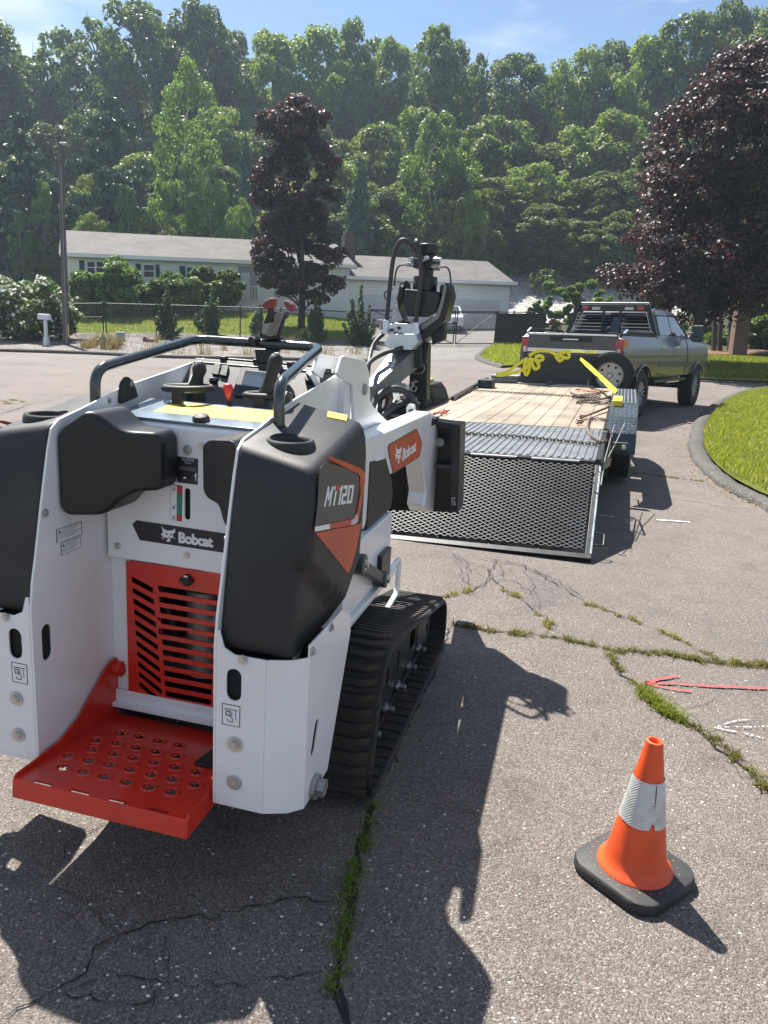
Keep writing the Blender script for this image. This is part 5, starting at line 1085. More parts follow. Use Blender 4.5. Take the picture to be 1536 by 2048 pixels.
# headache rack with louvres
hr = empty('headache_rack', parent=truck)
yr = .80
def hbar(nm, a, b, w_, h_, m_=BLK_STEEL, bev=.006): mm = MB(); mm.bar(a, b, w_, h_, up=(0, 1, 0)); return mm.build(nm, m_, hr, bev)
m = MB(); m.cyl((-.70, yr + .1, 2.15), (.70, yr + .1, 2.15), .026, 14); m.build('top_tube', mat('rack tube', (.25, .25, .23), .3, metal=.5), hr)
m = MB(); m.prism([(-.70, 1.99), (.70, 1.99), (.69, 2.12), (-.69, 2.12)], lambda u, v, w_: (u, yr + w_, v), 0, .04); m.build('light_panel', BLK_STEEL, hr, .006)
for s_ in (-1, 1):
    hbar('rack_post', (s_ * .92, yr, 1.54), (s_ * .70, yr, 2.13), .075, .05); hbar('rack_post', (s_ * .19, yr, 1.54), (s_ * .17, yr, 2.0), .04, .04); hbar('rack_inner_post', (s_ * .84, yr - .02, 1.55), (s_ * .70, yr - .02, 1.97), .012, .02, CHROME)
    for k in range(6):
        z = 1.60 + k * .068; x1 = .88 - (z - 1.54) * .36; m = MB(); m.prism([(0, 0), (.035, .022), (.037, .016), (.002, -.0075)], lambda u, v, w_, z=z: (w_, yr + u, z + v), min(s_ * .20, s_ * x1), max(s_ * .20, s_ * x1)); m.build('louvre', BLACK, hr)
    m = MB(); m.box(min(s_ * .50, s_ * .64), max(s_ * .50, s_ * .64), yr - .012, yr, 2.02, 2.085); m.build('red_light', LAMP_R, hr, .01)
    m = MB(); m.prism(round_poly([(s_ * .25, 2.02), (s_ * .43, 2.02), (s_ * .43, 2.075), (s_ * .25, 2.075)], .025), lambda u, v, w_: (u, yr - w_, v), .0, .012); m.build('white_light', LAMP_W, hr, .003)
hbar('rack_base', (-.92, yr, 1.545), (.92, yr, 1.545), .05, .04)
m = MB(); m.box(-.8, .8, -.1, .5, 1.48, 1.52); m.build('tool_tray', BLK_STEEL, truck, .01)
m = MB(); m.tube(smooth_path([(.08, .3, 1.5), (.1, .3, 1.62), (.16, .32, 1.66)], 4), .03, 8); m.build('bed_fitting', BLK_STEEL, truck)
for s_ in (1,):
    px_text('badge', 'FX4', [(1262, 694), (1277, 695), (1277, 686), (1262, 685)], 0, 1.0, .002, truck, DECAL_RED, .0)
# ================================================================== terrain
def sst(a, b, x):
    t = min(1.0, max(0.0, (x - a) / (b - a))); return t * t * (3 - 2 * t)
H16 = radians(16.34)
def gz(x, y):
    lat = x * cos(H16) - y * sin(H16); fw = x * sin(H16) + y * cos(H16)
    t = .042 * min(0., max(-2.6, lat - .1)) * sst(4.6, 6.6, fw)
    if lat < -2.6: t *= 1 - sst(-2.6, -7, lat)
    t *= 1 - sst(16, 24, y)
    t += .04 * max(-60, min(60, x)) * sst(19, 29, y)
    r = .045 * max(0, y - 27) if y < 56 else .045 * 29
    if y > 56: r += .20 * max(0, y - 60) * sst(56, 70, y)
    r += .095 * max(0, min(9, y - 34)) * (1 - sst(-9, 3, x))
    if y > 52 and x > 4: r += .12 * (min(y, 70) - 52) * sst(4, 9, x)
    return t + min(r, 34)
def gp(px_, py_):
    d = ray(px_, py_); t = .5
    while t < 300 and EYE.z + d.z * t > gz(d.x * t, d.y * t): t *= 1.01
    lo, hi = t / 1.01, t
    for _ in range(30):
        m_ = (lo + hi) / 2
        if EYE.z + d.z * m_ > gz(d.x * m_, d.y * m_): lo = m_
        else: hi = m_
    return EYE + d * lo
def at(px_, py_, D): return EYE + ray(px_, py_) * D
def inside(poly, x, y):
    c = False; n = len(poly); j = n - 1
    for i in range(n):
        xi, yi = poly[i]; xj, yj = poly[j]
        if (yi > y) != (yj > y) and x < (xj - xi) * (y - yi) / (yj - yi) + xi: c = not c
        j = i
    return c
def patch(name, poly, dz, res, m_, kind='structure', far=None):
    """ground sheet over a polygon, draped on the terrain"""
    P = []
    for i in range(len(poly)):
        a, b = Vector(poly[i]), Vector(poly[(i + 1) % len(poly)]); n = max(1, int((b - a).length / (res * 1.5)))
        for k in range(n): P.append(a.lerp(b, k / n))
    nb = len(P); xs = [p.x for p in P]; ys = [p.y for p in P]; x = min(xs)
    while x < max(xs):
        y = min(ys)
        while y < max(ys):
            if inside([(p.x, p.y) for p in P[:nb]], x, y): P.append(Vector((x + random.uniform(-.1, .1) * res, y + random.uniform(-.1, .1) * res)))
            y += res
        x += res
    V, E_, F, *_ = delaunay_2d_cdt(P, [(i, (i + 1) % nb) for i in range(nb)], [], 1, 1e-5)
    me = bpy.data.meshes.new(name); me.from_pydata([(v.x, v.y, gz(v.x, v.y) + dz) for v in V], [], [tuple(f) for f in F]); me.materials.append(m_); finish(me, 60)
    o = put(name, me); o['kind'] = kind; return o
def pxy(pts): return [(lambda p: (p.x, p.y))(gp(a, b)) for a, b in pts]

def asphalt(name, dark, mid, light, scale=105, patchy=.25):
    m, t, b = nodes(name); lk = t.links.new; tc = N(t, 'ShaderNodeTexCoord')
    v = N(t, 'ShaderNodeTexVoronoi', i_Scale=float(scale)); v.inputs['Randomness'].default_value = 1.0; lk(tc.outputs['Object'], v.inputs['Vector'])
    sp = N(t, 'ShaderNodeSeparateColor'); lk(v.outputs['Color'], sp.inputs[0])
    r = ramp(t, [(0.0, dark), (.40, mid), (.80, [c * 1.35 for c in mid]), (.93, light), (1.0, [min(1, c * 1.5) for c in light])], sp.outputs[0])
    v2 = N(t, 'ShaderNodeTexVoronoi', i_Scale=float(scale) * .33); lk(tc.outputs['Object'], v2.inputs['Vector']); sp2 = N(t, 'ShaderNodeSeparateColor'); lk(v2.outputs['Color'], sp2.inputs[0])
    r2 = ramp(t, [(.90, 0.0), (.93, 1.0)], sp2.outputs[1]); r2b = ramp(t, [(.18, 1.0), (.26, 0.0)], v2.outputs['Distance'])
    mm = N(t, 'ShaderNodeMath', operation='MULTIPLY'); lk(r2.outputs[0], mm.inputs[0]); lk(r2b.outputs[0], mm.inputs[1])
    r3 = ramp(t, [(0, (.20, .10, .075)), (.45, (.33, .27, .22)), (1, (.50, .46, .40))], sp2.outputs[2])
    mi = N(t, 'ShaderNodeMix', data_type='RGBA'); lk(mm.outputs[0], mi.inputs['Factor']); lk(r.outputs[0], mi.inputs['A']); lk(r3.outputs[0], mi.inputs['B'])
    n1 = N(t, 'ShaderNodeTexNoise', i_Scale=.42, i_Detail=10.0, i_Roughness=.66); lk(tc.outputs['Object'], n1.inputs['Vector'])
    r4 = ramp(t, [(.3, 1 - patchy), (.45, .94), (.7, 1 + patchy * .4)], n1.outputs['Fac'])
    n2 = N(t, 'ShaderNodeTexNoise', i_Scale=3.1, i_Detail=9.0, i_Roughness=.7); lk(tc.outputs['Object'], n2.inputs['Vector']); r5 = ramp(t, [(.30, .70), (.45, .95), (.70, 1.08)], n2.outputs['Fac'])
    m1 = N(t, 'ShaderNodeMix', data_type='RGBA', blend_type='MULTIPLY'); m1.inputs['Factor'].default_value = 1; lk(mi.outputs['Result'], m1.inputs['A']); lk(r4.outputs[0], m1.inputs['B'])
    m2 = N(t, 'ShaderNodeMix', data_type='RGBA', blend_type='MULTIPLY'); m2.inputs['Factor'].default_value = 1; lk(m1.outputs['Result'], m2.inputs['A']); lk(r5.outputs[0], m2.inputs['B'])
    lk(m2.outputs['Result'], b.inputs['Base Color']); b.inputs['Roughness'].default_value = .82; b.inputs['Specular IOR Level'].default_value = .35
    bm_ = N(t, 'ShaderNodeBump', i_Strength=.85, i_Distance=.004, invert=True); lk(v.outputs['Distance'], bm_.inputs['Height'])
    b2 = N(t, 'ShaderNodeBump', i_Strength=.35, i_Distance=.02); lk(n2.outputs['Fac'], b2.inputs['Height']); lk(bm_.outputs[0], b2.inputs['Normal']); lk(b2.outputs[0], b.inputs['Normal'])
    return m
ASPH = asphalt('weathered asphalt', (.070, .060, .054), (.124, .107, .096), (.205, .183, .165), 210, .38)
DRIVE = asphalt('driveway asphalt', (.078, .073, .069), (.13, .121, .114), (.21, .20, .19), 60, .15)
def ground_mat(name, cols, sc=2.0, fine=60, bump=.6, dist=.02):
    m, t, b = nodes(name); lk = t.links.new; tc = N(t, 'ShaderNodeTexCoord'); n1 = N(t, 'ShaderNodeTexNoise', i_Scale=float(sc), i_Detail=10.0, i_Roughness=.7); lk(tc.outputs['Object'], n1.inputs['Vector'])
    r = ramp(t, [(.25 + .5 * k / (len(cols) - 1), c) for k, c in enumerate(cols)], n1.outputs['Fac'])
    v = N(t, 'ShaderNodeTexVoronoi', i_Scale=float(fine)); lk(tc.outputs['Object'], v.inputs['Vector']); s_ = N(t, 'ShaderNodeSeparateColor'); lk(v.outputs['Color'], s_.inputs[0]); r2 = ramp(t, [(0, .55), (1, 1.4)], s_.outputs[0])
    mi = N(t, 'ShaderNodeMix', data_type='RGBA', blend_type='MULTIPLY'); mi.inputs['Factor'].default_value = 1; lk(r.outputs[0], mi.inputs['A']); lk(r2.outputs[0], mi.inputs['B']); lk(mi.outputs['Result'], b.inputs['Base Color']); b.inputs['Roughness'].default_value = .95
    b.inputs['Specular IOR Level'].default_value = .15
    bm_ = N(t, 'ShaderNodeBump', i_Strength=bump, i_Distance=dist); lk(v.outputs['Distance'], bm_.inputs['Height']); lk(bm_.outputs[0], b.inputs['Normal']); return m
SOIL = ground_mat('forest soil', [(.03, .035, .018), (.05, .045, .025), (.07, .055, .035)], .8, 20)
TURF = ground_mat('lawn turf', [(.10, .12, .02), (.15, .17, .03), (.22, .21, .06)], 1.3, 90, .8, .03)
TURF2 = ground_mat('dry lawn turf', [(.12, .15, .03), (.17, .20, .045), (.22, .23, .08)], .5, 40, .8, .03)
GRAVEL = ground_mat('bed gravel', [(.12, .105, .095), (.19, .175, .165), (.28, .265, .255)], 1.2, 14, 1.0, .05)
GRAVEL2 = ground_mat('slope gravel', [(.26, .25, .235), (.36, .35, .33), (.44, .43, .41)], 1.0, 8, 1.0, .1)
MULCH = ground_mat('bark mulch', [(.09, .05, .03), (.16, .09, .06), (.22, .14, .10)], 2, 30)
KERB = asphalt('kerb asphalt', (.035, .032, .029), (.062, .057, .052), (.12, .112, .104), 90, .5)

g = MB(); xs = np.concatenate([np.linspace(-400, -60, 14), np.linspace(-52, 52, 66), np.linspace(60, 400, 14)]); ys = np.concatenate([np.linspace(-60, 0, 8), np.linspace(2, 110, 76), np.linspace(120, 900, 20)])
g.v = [(float(x), float(y), gz(float(x), float(y)) - .045) for y in ys for x in xs]; nx = len(xs); g.f = [(j * nx + i, j * nx + i + 1, (j + 1) * nx + i + 1, (j + 1) * nx + i) for j in range(len(ys) - 1) for i in range(nx - 1)]; g.mi = [0] * len(g.f)
g.build('ground', SOIL, ang=80)['kind'] = 'structure'

far_k = pxy([(-60, 701), (0, 703), (160, 708), (330, 716), (480, 719), (640, 722), (735, 724)])
isl = pxy([(1536, 1018), (1500, 1000), (1440, 965), (1395, 915), (1390, 880), (1400, 840), (1440, 800), (1490, 782), (1536, 776)])
lw = pxy([(1536, 768), (1405, 762)])
# road: the whole turning circle, from behind the camera to the kerbs
road_poly = [(-60, -50), (30, -50), (30, 6.5), (6, 6.4)] + isl + [(22, 27.0), (26, 29.5)] + lw + pxy([(1335, 742), (1235, 735), (1050, 735), (1010, 735), (980, 727), (960, 718)]) + far_k[::-1] + [(-30, 28), (-60, 26)]
road = patch('road', road_poly, .0, 1.3, ASPH)
dpoly = pxy([(735, 724), (960, 718), (966, 708), (988, 694), (990, 690)]) + [(lambda p: (p.x, p.y))(gp(1012, 668))] + pxy([(1000, 661), (700, 652), (700, 690), (735, 700)])
patch('driveway', dpoly, -.012, 1.5, DRIVE)
isl_in = pxy([(1560, 1000), (1470, 958), (1425, 918), (1408, 887), (1413, 850), (1440, 815), (1490, 790), (1560, 778)])
k_mid = [(q.x, q.y) for q in smooth_path([(x, y, 0) for x, y in pxy([(1600, 1048), (1536, 1012), (1495, 992), (1440, 958), (1402, 915), (1397, 882), (1406, 844), (1442, 807), (1492, 786), (1560, 774)])], 3)]
def shift_in(p, d=.11):
    v = (Vector((11.5, 15.5)) - Vector(p)).normalized(); return (p[0] + v.x * d, p[1] + v.y * d)
lawn_edge = [shift_in(p) for p in k_mid]
island = lawn_edge + [(30, 26), (30, 6.5), (6, 6.7)]
patch('lawn', [(x, y) for x, y in island], .075, .7, TURF)
rl = pxy([(1405, 761), (1700, 772)]) + [(60, 45), (60, 60)] + pxy([(1700, 722), (1536, 714), (1400, 711), (1330, 712)]) + pxy([(1330, 745)])
patch('lawn', rl, .05, 1.5, TURF)
patch('mulch_bed', pxy([(1330, 711), (1536, 713), (1700, 721), (1700, 709), (1536, 704), (1330, 703)]), .08, 2, MULCH)
wedge = pxy([(960, 717), (966, 706), (985, 694), (1000, 684), (1090, 686), (1200, 700), (1200, 733), (1050, 734), (1010, 734), (980, 726)])
patch('lawn', wedge, .06, .8, TURF)
bed = pxy([(-60, 701), (0, 703), (160, 708), (330, 716), (480, 719), (640, 722), (735, 724), (735, 690), (700, 683), (480, 672), (300, 668), (150, 668), (-60, 670)])
patch('gravel_bed', bed, .05, 1.0, GRAVEL)
ll = pxy([(-60, 670), (150, 668), (300, 668), (480, 672), (700, 683), (735, 690), (720, 640), (450, 625), (150, 622), (-60, 618)])
patch('lawn', ll, .045, 1.5, TURF2)
patch('gravel_slope', [(4.5, 53), (14, 54), (22, 60), (22, 74), (6, 76), (5, 62)], .06, 1.5, GRAVEL2)

def kerb(pts, name='kerb', h=.10, wd=.16, cb=KERB):
    P = smooth_path([(x, y, 0) for x, y in pts], 7); m = MB(); rings = []
    for i, p in enumerate(P):
        d = (P[min(i + 1, len(P) - 1)] - P[max(i - 1, 0)]).normalized(); s = Vector((d.y, -d.x, 0)); z = gz(p.x, p.y); jx = random.uniform(-.02, .02)
        prof = [(-wd * .62, -.05), (-wd * .55, h * .25), (-wd * .30, h * .8), (0, h), (wd * .45, h * .93), (wd * .6, h * .5), (wd * .65, -.05)]
        rings.append([Vector((p.x, p.y, z)) + s * (u + jx) + Vector((0, 0, v + random.uniform(-.004, .004))) for u, v in prof])
    m.loft(rings); o = m.build(name, cb, ang=70); o['kind'] = 'structure'; return o
def mid(a, b): return [((x0 + x1) / 2, (y0 + y1) / 2) for (x0, y0), (x1, y1) in zip(a, b)]
k_out = pxy([(1600, 1048), (1536, 1012), (1495, 992), (1440, 958), (1402, 915), (1397, 882), (1406, 844), (1442, 807), (1492, 786), (1560, 774)])
kerb(k_out[::-1], wd=.22, h=.07); kerb(far_k, wd=.22, h=.12); kerb(pxy([(1008, 736), (980, 728), (958, 718), (964, 706), (985, 692)]), wd=.25)
kerb(pxy([(1395, 763), (1470, 766), (1700, 775)]), wd=.12, h=.05)

# ---- cracks, weeds and paint on the road
CRACK = mat('open crack', (.012, .011, .011), .95, var=.2); CRACKD = mat('crack sand', (.045, .04, .036), .95, var=.4, scale=30)
def wob(P, amp, step):
    out = []
    for i in range(len(P) - 1):
        a, b = Vector(P[i]), Vector(P[i + 1]); n = max(1, int((b - a).length / step)); s = Vector((-(b - a).y, (b - a).x)).normalized()
        for k in range(n): out.append(a.lerp(b, k / n) + s * random.gauss(0, amp) + (b - a).normalized() * random.gauss(0, amp * .5))
    out.append(Vector(P[-1])); return out
cracks = MB(); crackd = MB()
def crack(pts, wd, amp=.012, step=.035, mb=None):
    P = wob(pxy(pts), amp, step); mb = mb or cracks; V = []; n = len(P)
    for i, p in enumerate(P):
        d = (P[min(i + 1, n - 1)] - P[max(i - 1, 0)]).normalized(); s = Vector((-d.y, d.x)); w_ = .62 * wd * random.uniform(.3, 1.3) * min(1, i / 3 + .15, (n - 1 - i) / 3 + .15)
        for q in (p - s * w_ / 2, p + s * w_ / 2): V.append((q.x, q.y, gz(q.x, q.y) + .0045))
    mb.add(V, [(2 * i, 2 * i + 1, 2 * i + 3, 2 * i + 2) for i in range(n - 1)])
crack([(690, 2060), (680, 2000), (672, 1960), (690, 1900), (700, 1830), (708, 1760), (722, 1700), (738, 1640), (742, 1600)], .030, .006); crack([(700, 2060), (690, 2010), (676, 1970)], .05, .004)
crack([(742, 1600), (760, 1560), (800, 1480), (880, 1320), (903, 1250)], .012)
for pts, w_ in (([(0, 2040), (60, 2010), (110, 1985), (170, 1950), (190, 1900), (245, 1870), (250, 1868), (330, 1840), (420, 1840), (480, 1820), (560, 1800), (610, 1800), (670, 1808)], .008),
                ([(110, 1985), (190, 2000), (275, 2010), (340, 1990)], .007), ([(120, 1990), (230, 1945), (330, 1965), (370, 1975), (470, 1970), (560, 1955), (650, 1945)], .006),
                ([(50, 1780), (110, 1775), (180, 1800), (205, 1850), (260, 1860)], .004), ([(120, 1730), (130, 1690), (190, 1660), (240, 1630)], .005), ([(190, 1900), (245, 1870), (215, 1850)], .005),
                ([(330, 1860), (340, 1960), (280, 2040)], .004), ([(580, 1830), (590, 1880)], .003)):
    crack(pts, w_, .006, .02)
for pts, w_ in (([(885, 1195), (950, 1180), (975, 1160), (985, 1130), (1000, 1112)], .012), ([(895, 1100), (930, 1130), (942, 1170), (955, 1175)], .008), ([(912, 1105), (935, 1125), (968, 1130), (984, 1155), (1010, 1180), (1040, 1200), (1095, 1240), (1098, 1270)], .010),
                ([(940, 1108), (990, 1125), (1040, 1130), (1090, 1155), (1170, 1205)], .014), ([(960, 1112), (1010, 1120), (1070, 1140), (1130, 1170), (1165, 1195)], .010), ([(950, 1175), (1000, 1150), (1030, 1135)], .008), ([(980, 1175), (1020, 1160), (1045, 1175), (1080, 1200)], .006), ([(1000, 1125), (1010, 1150), (990, 1170)], .005),
                ([(1040, 1130), (1060, 1160), (1075, 1190), (1085, 1230)], .004), ([(925, 1120), (960, 1150), (1000, 1165)], .006), ([(905, 1110), (925, 1150), (940, 1180)], .005)):
    crack(pts, w_, .014, .04)
for pts, w_ in (([(903, 1250), (1000, 1264), (1095, 1272), (1215, 1300), (1330, 1307), (1440, 1327), (1560, 1333)], .012), ([(1213, 1298), (1235, 1340), (1275, 1372), (1290, 1385), (1350, 1430), (1380, 1450), (1420, 1480), (1500, 1550), (1560, 1600)], .020), ([(1165, 1202), (1260, 1238), (1350, 1275), (1430, 1318)], .008),
                ([(1290, 1380), (1330, 1392), (1375, 1425), (1400, 1450), (1425, 1475)], .006), ([(1365, 1432), (1400, 1415), (1435, 1395)], .007), ([(1450, 1508), (1470, 1555), (1500, 1570), (1545, 1600)], .006),
                ([(1200, 938), (1300, 950), (1420, 965)], .010), ([(1200, 985), (1290, 992), (1400, 1005), (1460, 1018)], .012), ([(1140, 905), (1300, 918), (1370, 912)], .006), ([(860, 738), (960, 742), (1060, 750)], .03), ([(500, 770), (640, 772)], .02), ([(1230, 860), (1330, 850), (1420, 865)], .01), ([(0, 830), (60, 808), (110, 800)], .02), ([(1390, 800), (1440, 792), (1536, 780)], .02)):
    crack(pts, w_, .012, .05)
cracks.build('road_cracks', CRACK, fin=False)['kind'] = 'structure'
# worn alligator patch
def blades(name, spots, m_, hmin, hmax, wd, kind='stuff', lean=.5, label=None):
    """spots: array (n, 3) of roots"""
    n = len(spots); R = RNG; a = R.uniform(0, 2 * pi, n); h = R.uniform(hmin, hmax, n); ln = R.normal(0, lean, (n, 2)) * h[:, None]; w_ = wd * R.uniform(.6, 1.3, n)
    s = np.stack([np.cos(a) * w_, np.sin(a) * w_, np.zeros(n)], 1); base = np.asarray(spots, float)
    mid_ = base + np.concatenate([ln * .4, (h * .6)[:, None]], 1); tip = base + np.concatenate([ln, h[:, None]], 1)
    V = np.stack([base - s, base + s, mid_ + s * .7, mid_ - s * .7, tip], 1).reshape(-1, 3)
    me = bpy.data.meshes.new(name); k = np.arange(n) * 5
    F = np.concatenate([np.stack([k, k + 1, k + 2, k + 3], 1).ravel(), np.stack([k + 3, k + 2, k + 4], 1).ravel()])
    me.vertices.add(n * 5); me.vertices.foreach_set('co', V.ravel().astype(np.float32)); me.loops.add(n * 7); me.loops.foreach_set('vertex_index', F.astype(np.int32))
    me.polygons.add(2 * n); st = np.concatenate([np.arange(n) * 4, n * 4 + np.arange(n) * 3]); me.polygons.foreach_set('loop_start', st.astype(np.int32)); me.polygons.foreach_set('loop_total', np.concatenate([np.full(n, 4), np.full(n, 3)]).astype(np.int32))
    me.update(calc_edges=True); me.materials.append(m_); o = put(name, me); o['kind'] = kind; return o
def leafmat(name, c0, c1, trans=.35, rough=.5, spec=.4, c2=None):
    m = bpy.data.materials.new(name); m.use_nodes = True; t = m.node_tree; b = t.nodes['Principled BSDF']; out = t.nodes['Material Output']; lk = t.links.new
    ge = N(t, 'ShaderNodeNewGeometry'); oi = N(t, 'ShaderNodeObjectInfo'); r = ramp(t, [(0, c0), (.75, c1), (1, c2 or c1)], ge.outputs['Random Per Island'])
    mr = N(t, 'ShaderNodeMapRange'); mr.inputs['To Min'].default_value = .78; mr.inputs['To Max'].default_value = 1.22; lk(oi.outputs['Random'], mr.inputs['Value'])
    mu = N(t, 'ShaderNodeMix', data_type='RGBA', blend_type='MULTIPLY'); mu.inputs['Factor'].default_value = 1; lk(r.outputs[0], mu.inputs['A']); lk(mr.outputs[0], mu.inputs['B'])
    lk(mu.outputs['Result'], b.inputs['Base Color']); b.inputs['Roughness'].default_value = rough; b.inputs['Specular IOR Level'].default_value = spec
    tr = N(t, 'ShaderNodeBsdfTranslucent'); hs = N(t, 'ShaderNodeHueSaturation'); hs.inputs['Value'].default_value = 1.5; hs.inputs['Hue'].default_value = .49; hs.inputs['Saturation'].default_value = 1.1; lk(mu.outputs['Result'], hs.inputs['Color']); lk(hs.outputs[0], tr.inputs['Color'])
    mx_ = N(t, 'ShaderNodeMixShader'); mx_.inputs[0].default_value = trans; lk(b.outputs[0], mx_.inputs[1]); lk(tr.outputs[0], mx_.inputs[2]); lk(mx_.outputs[0], out.inputs[0]); return m
GRASS = leafmat('grass blade', (.14, .18, .022), (.215, .255, .035), .4, .45, .4, (.36, .34, .10)); WEED = leafmat('crack weed', (.08, .13, .02), (.20, .25, .04), .3, .6, .3, (.34, .30, .10)); WEEDY = leafmat('dry weed', (.13, .14, .035), (.23, .22, .06), .3, .7, .3, (.30, .25, .12))
def spots_line(pts, wd, n, clump=12):
    P = pxy(pts); seg = [(Vector(P[i]), Vector(P[i + 1])) for i in range(len(P) - 1)]; Ls = [(b - a).length for a, b in seg]; out = []
    cs = []
    for _ in range(max(3, n // clump)):
        i = random.choices(range(len(seg)), Ls)[0]; a, b = seg[i]; cs.append(a.lerp(b, random.random()) + Vector((random.gauss(0, wd), random.gauss(0, wd))))
    for _ in range(n):
        c = random.choice(cs); p = c + Vector((random.gauss(0, wd * .55 + .006), random.gauss(0, wd * .55 + .006))); out.append((p.x, p.y, gz(p.x, p.y)))
    return out
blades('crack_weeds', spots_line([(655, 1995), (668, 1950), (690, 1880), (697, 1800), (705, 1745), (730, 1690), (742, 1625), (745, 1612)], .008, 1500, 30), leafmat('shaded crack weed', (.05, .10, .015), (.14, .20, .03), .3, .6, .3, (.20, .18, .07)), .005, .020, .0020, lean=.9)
blades('crack_weeds', spots_line([(1280, 1382), (1300, 1400), (1330, 1425), (1365, 1445)], .012, 900, 20), GRASS, .02, .055, .0022, lean=.8)
blades('crack_weeds', spots_line([(905, 1250), (1000, 1264), (1095, 1274), (1160, 1285), (1215, 1298)], .012, 900, 30) + spots_line([(1230, 1302), (1330, 1308), (1440, 1327), (1540, 1333)], .014, 1500, 30) + spots_line([(1215, 1298), (1235, 1340), (1275, 1370)], .008, 260, 24) + spots_line([(1370, 1445), (1425, 1478), (1500, 1545), (1540, 1585)], .010, 620, 24), WEEDY, .006, .03, .0026, lean=.9)
blades('crack_weeds', spots_line([(1175, 1208), (1260, 1238), (1350, 1275), (1430, 1315)], .010, 420, 24) + spots_line([(885, 1195), (950, 1180)], .010, 200, 24) + spots_line([(1010, 1180), (1040, 1200)], .012, 130, 20) + spots_line([(1070, 1230), (1095, 1240), (1100, 1265)], .012, 160, 24) + spots_line([(0, 806), (30, 800), (10, 812)], .04, 500, 60) + spots_line([(1200, 938), (1420, 965)], .01, 500) + spots_line([(1160, 760), (1300, 770)], .02, 100), WEEDY, .006, .028, .003, lean=.9)
# spray-paint marks
def worn(name, col, holes_=.5):
    m, t, b = nodes(name); lk = t.links.new; tc = N(t, 'ShaderNodeTexCoord'); v = N(t, 'ShaderNodeTexVoronoi', i_Scale=105.0); lk(tc.outputs['Object'], v.inputs['Vector']); s_ = N(t, 'ShaderNodeSeparateColor'); lk(v.outputs['Color'], s_.inputs[0])
    n1 = N(t, 'ShaderNodeTexNoise', i_Scale=16.0, i_Detail=5.0); lk(tc.outputs['Object'], n1.inputs['Vector']); ad = N(t, 'ShaderNodeMath', operation='ADD'); lk(s_.outputs[1], ad.inputs[0]); lk(n1.outputs['Fac'], ad.inputs[1])
    r = ramp(t, [(holes_, 0.0), (holes_ + .08, 1.0)], ad.outputs[0]); lk(r.outputs[0], b.inputs['Alpha']); b.inputs['Base Color'].default_value = (*col, 1); b.inputs['Roughness'].default_value = .8; return m
def paint(name, strokes, m_):
    mb = MB()
    for pts, w_ in strokes:
        P = wob(pxy(pts), .0025, .03); n = len(P); V = []
        for i, p in enumerate(P):
            d = (P[min(i + 1, n - 1)] - P[max(i - 1, 0)]).normalized(); s = Vector((-d.y, d.x)); ww = w_ * random.uniform(.8, 1.2)
            ww *= .75
            for q in (p - s * ww / 2, p + s * ww / 2): V.append((q.x, q.y, gz(q.x, q.y) + .009))
        mb.add(V, [(2 * i, 2 * i + 1, 2 * i + 3, 2 * i + 2) for i in range(n - 1)])
    o = mb.build(name, m_, fin=False); o['kind'] = 'structure'; return o
paint('painted_arrow', [([(1288, 1367), (1350, 1370), (1440, 1376), (1570, 1381)], .022), ([(1288, 1368), (1320, 1361), (1357, 1355)], .022), ([(1292, 1370), (1340, 1380), (1382, 1386)], .018)], worn('red spray paint', (.50, .05, .05), .62))
paint('painted_arrow', [([(1428, 1458), (1480, 1457), (1560, 1456)], .008), ([(1430, 1457), (1460, 1447), (1500, 1442)], .007), ([(1430, 1460), (1480, 1468), (1526, 1480)], .009)], worn('white spray paint', (.7, .7, .68), .92))
paint('painted_mark', [([(1313, 1041), (1345, 1043), (1380, 1046)], .035)], worn('white mark', (.8, .8, .78), .6))

# ---- grass blades on the near lawn, ragged at the kerb
def area_spots(poly, n, dz, box):
    out = []; x0, x1, y0, y1 = box
    while len(out) < n:
        X = RNG.uniform(x0, x1, 4000); Y_ = RNG.uniform(y0, y1, 4000)
        for x, y in zip(X, Y_):
            if inside(poly, x, y): out.append((x, y, gz(x, y) + dz))
            if len(out) >= n: break
    return out
near_poly = lawn_edge + [(14, 25), (9, 8)]
blades('lawn_grass', area_spots(near_poly, 90000, .07, (4, 12.5, 7.5, 26)), GRASS, .03, .085, .005, lean=.45)
blades('lawn_grass', area_spots(wedge, 14000, .05, (min(p[0] for p in wedge), max(p[0] for p in wedge), min(p[1] for p in wedge), max(p[1] for p in wedge))), GRASS, .05, .14, .012, lean=.4)
blades('lawn_grass', area_spots(rl[:2] + pxy([(1600, 722), (1400, 713)]), 30000, .05, (9, 30, 26, 50)), GRASS, .05, .12, .014, lean=.4)
blades('lawn_grass', area_spots(ll, 30000, .04, (-22, 2, 27, 60)), leafmat('pale grass', (.16, .24, .04), (.26, .32, .07), .35, .5, .3, (.36, .36, .14)), .05, .14, .016, lean=.4)
bits = MB(); kk = pxy([(1536, 1018), (1470, 985), (1420, 950), (1392, 915), (1385, 880), (1393, 842)])
for k in range(420):
    i = random.randrange(len(kk) - 1); a = Vector(kk[i]).lerp(Vector(kk[i + 1]), random.random()) + Vector((random.gauss(-.12, .12), random.gauss(0, .12))); z = gz(a.x, a.y) + .012; r = random.uniform(.008, .024); an = random.uniform(0, 6.3)
    bits.add([(a.x + r * cos(an + q) * (1 if j % 2 else .5), a.y + r * sin(an + q) * (1 if j % 2 else .5), z + random.uniform(0, .012)) for j, q in enumerate((0, 1.57, 3.14, 4.71))], [(0, 1, 2, 3)])
bits.build('leaf_litter', leafmat('dry leaf', (.16, .08, .03), (.34, .20, .09), .2, .8, .2, (.42, .30, .16)), fin=False)['kind'] = 'stuff'
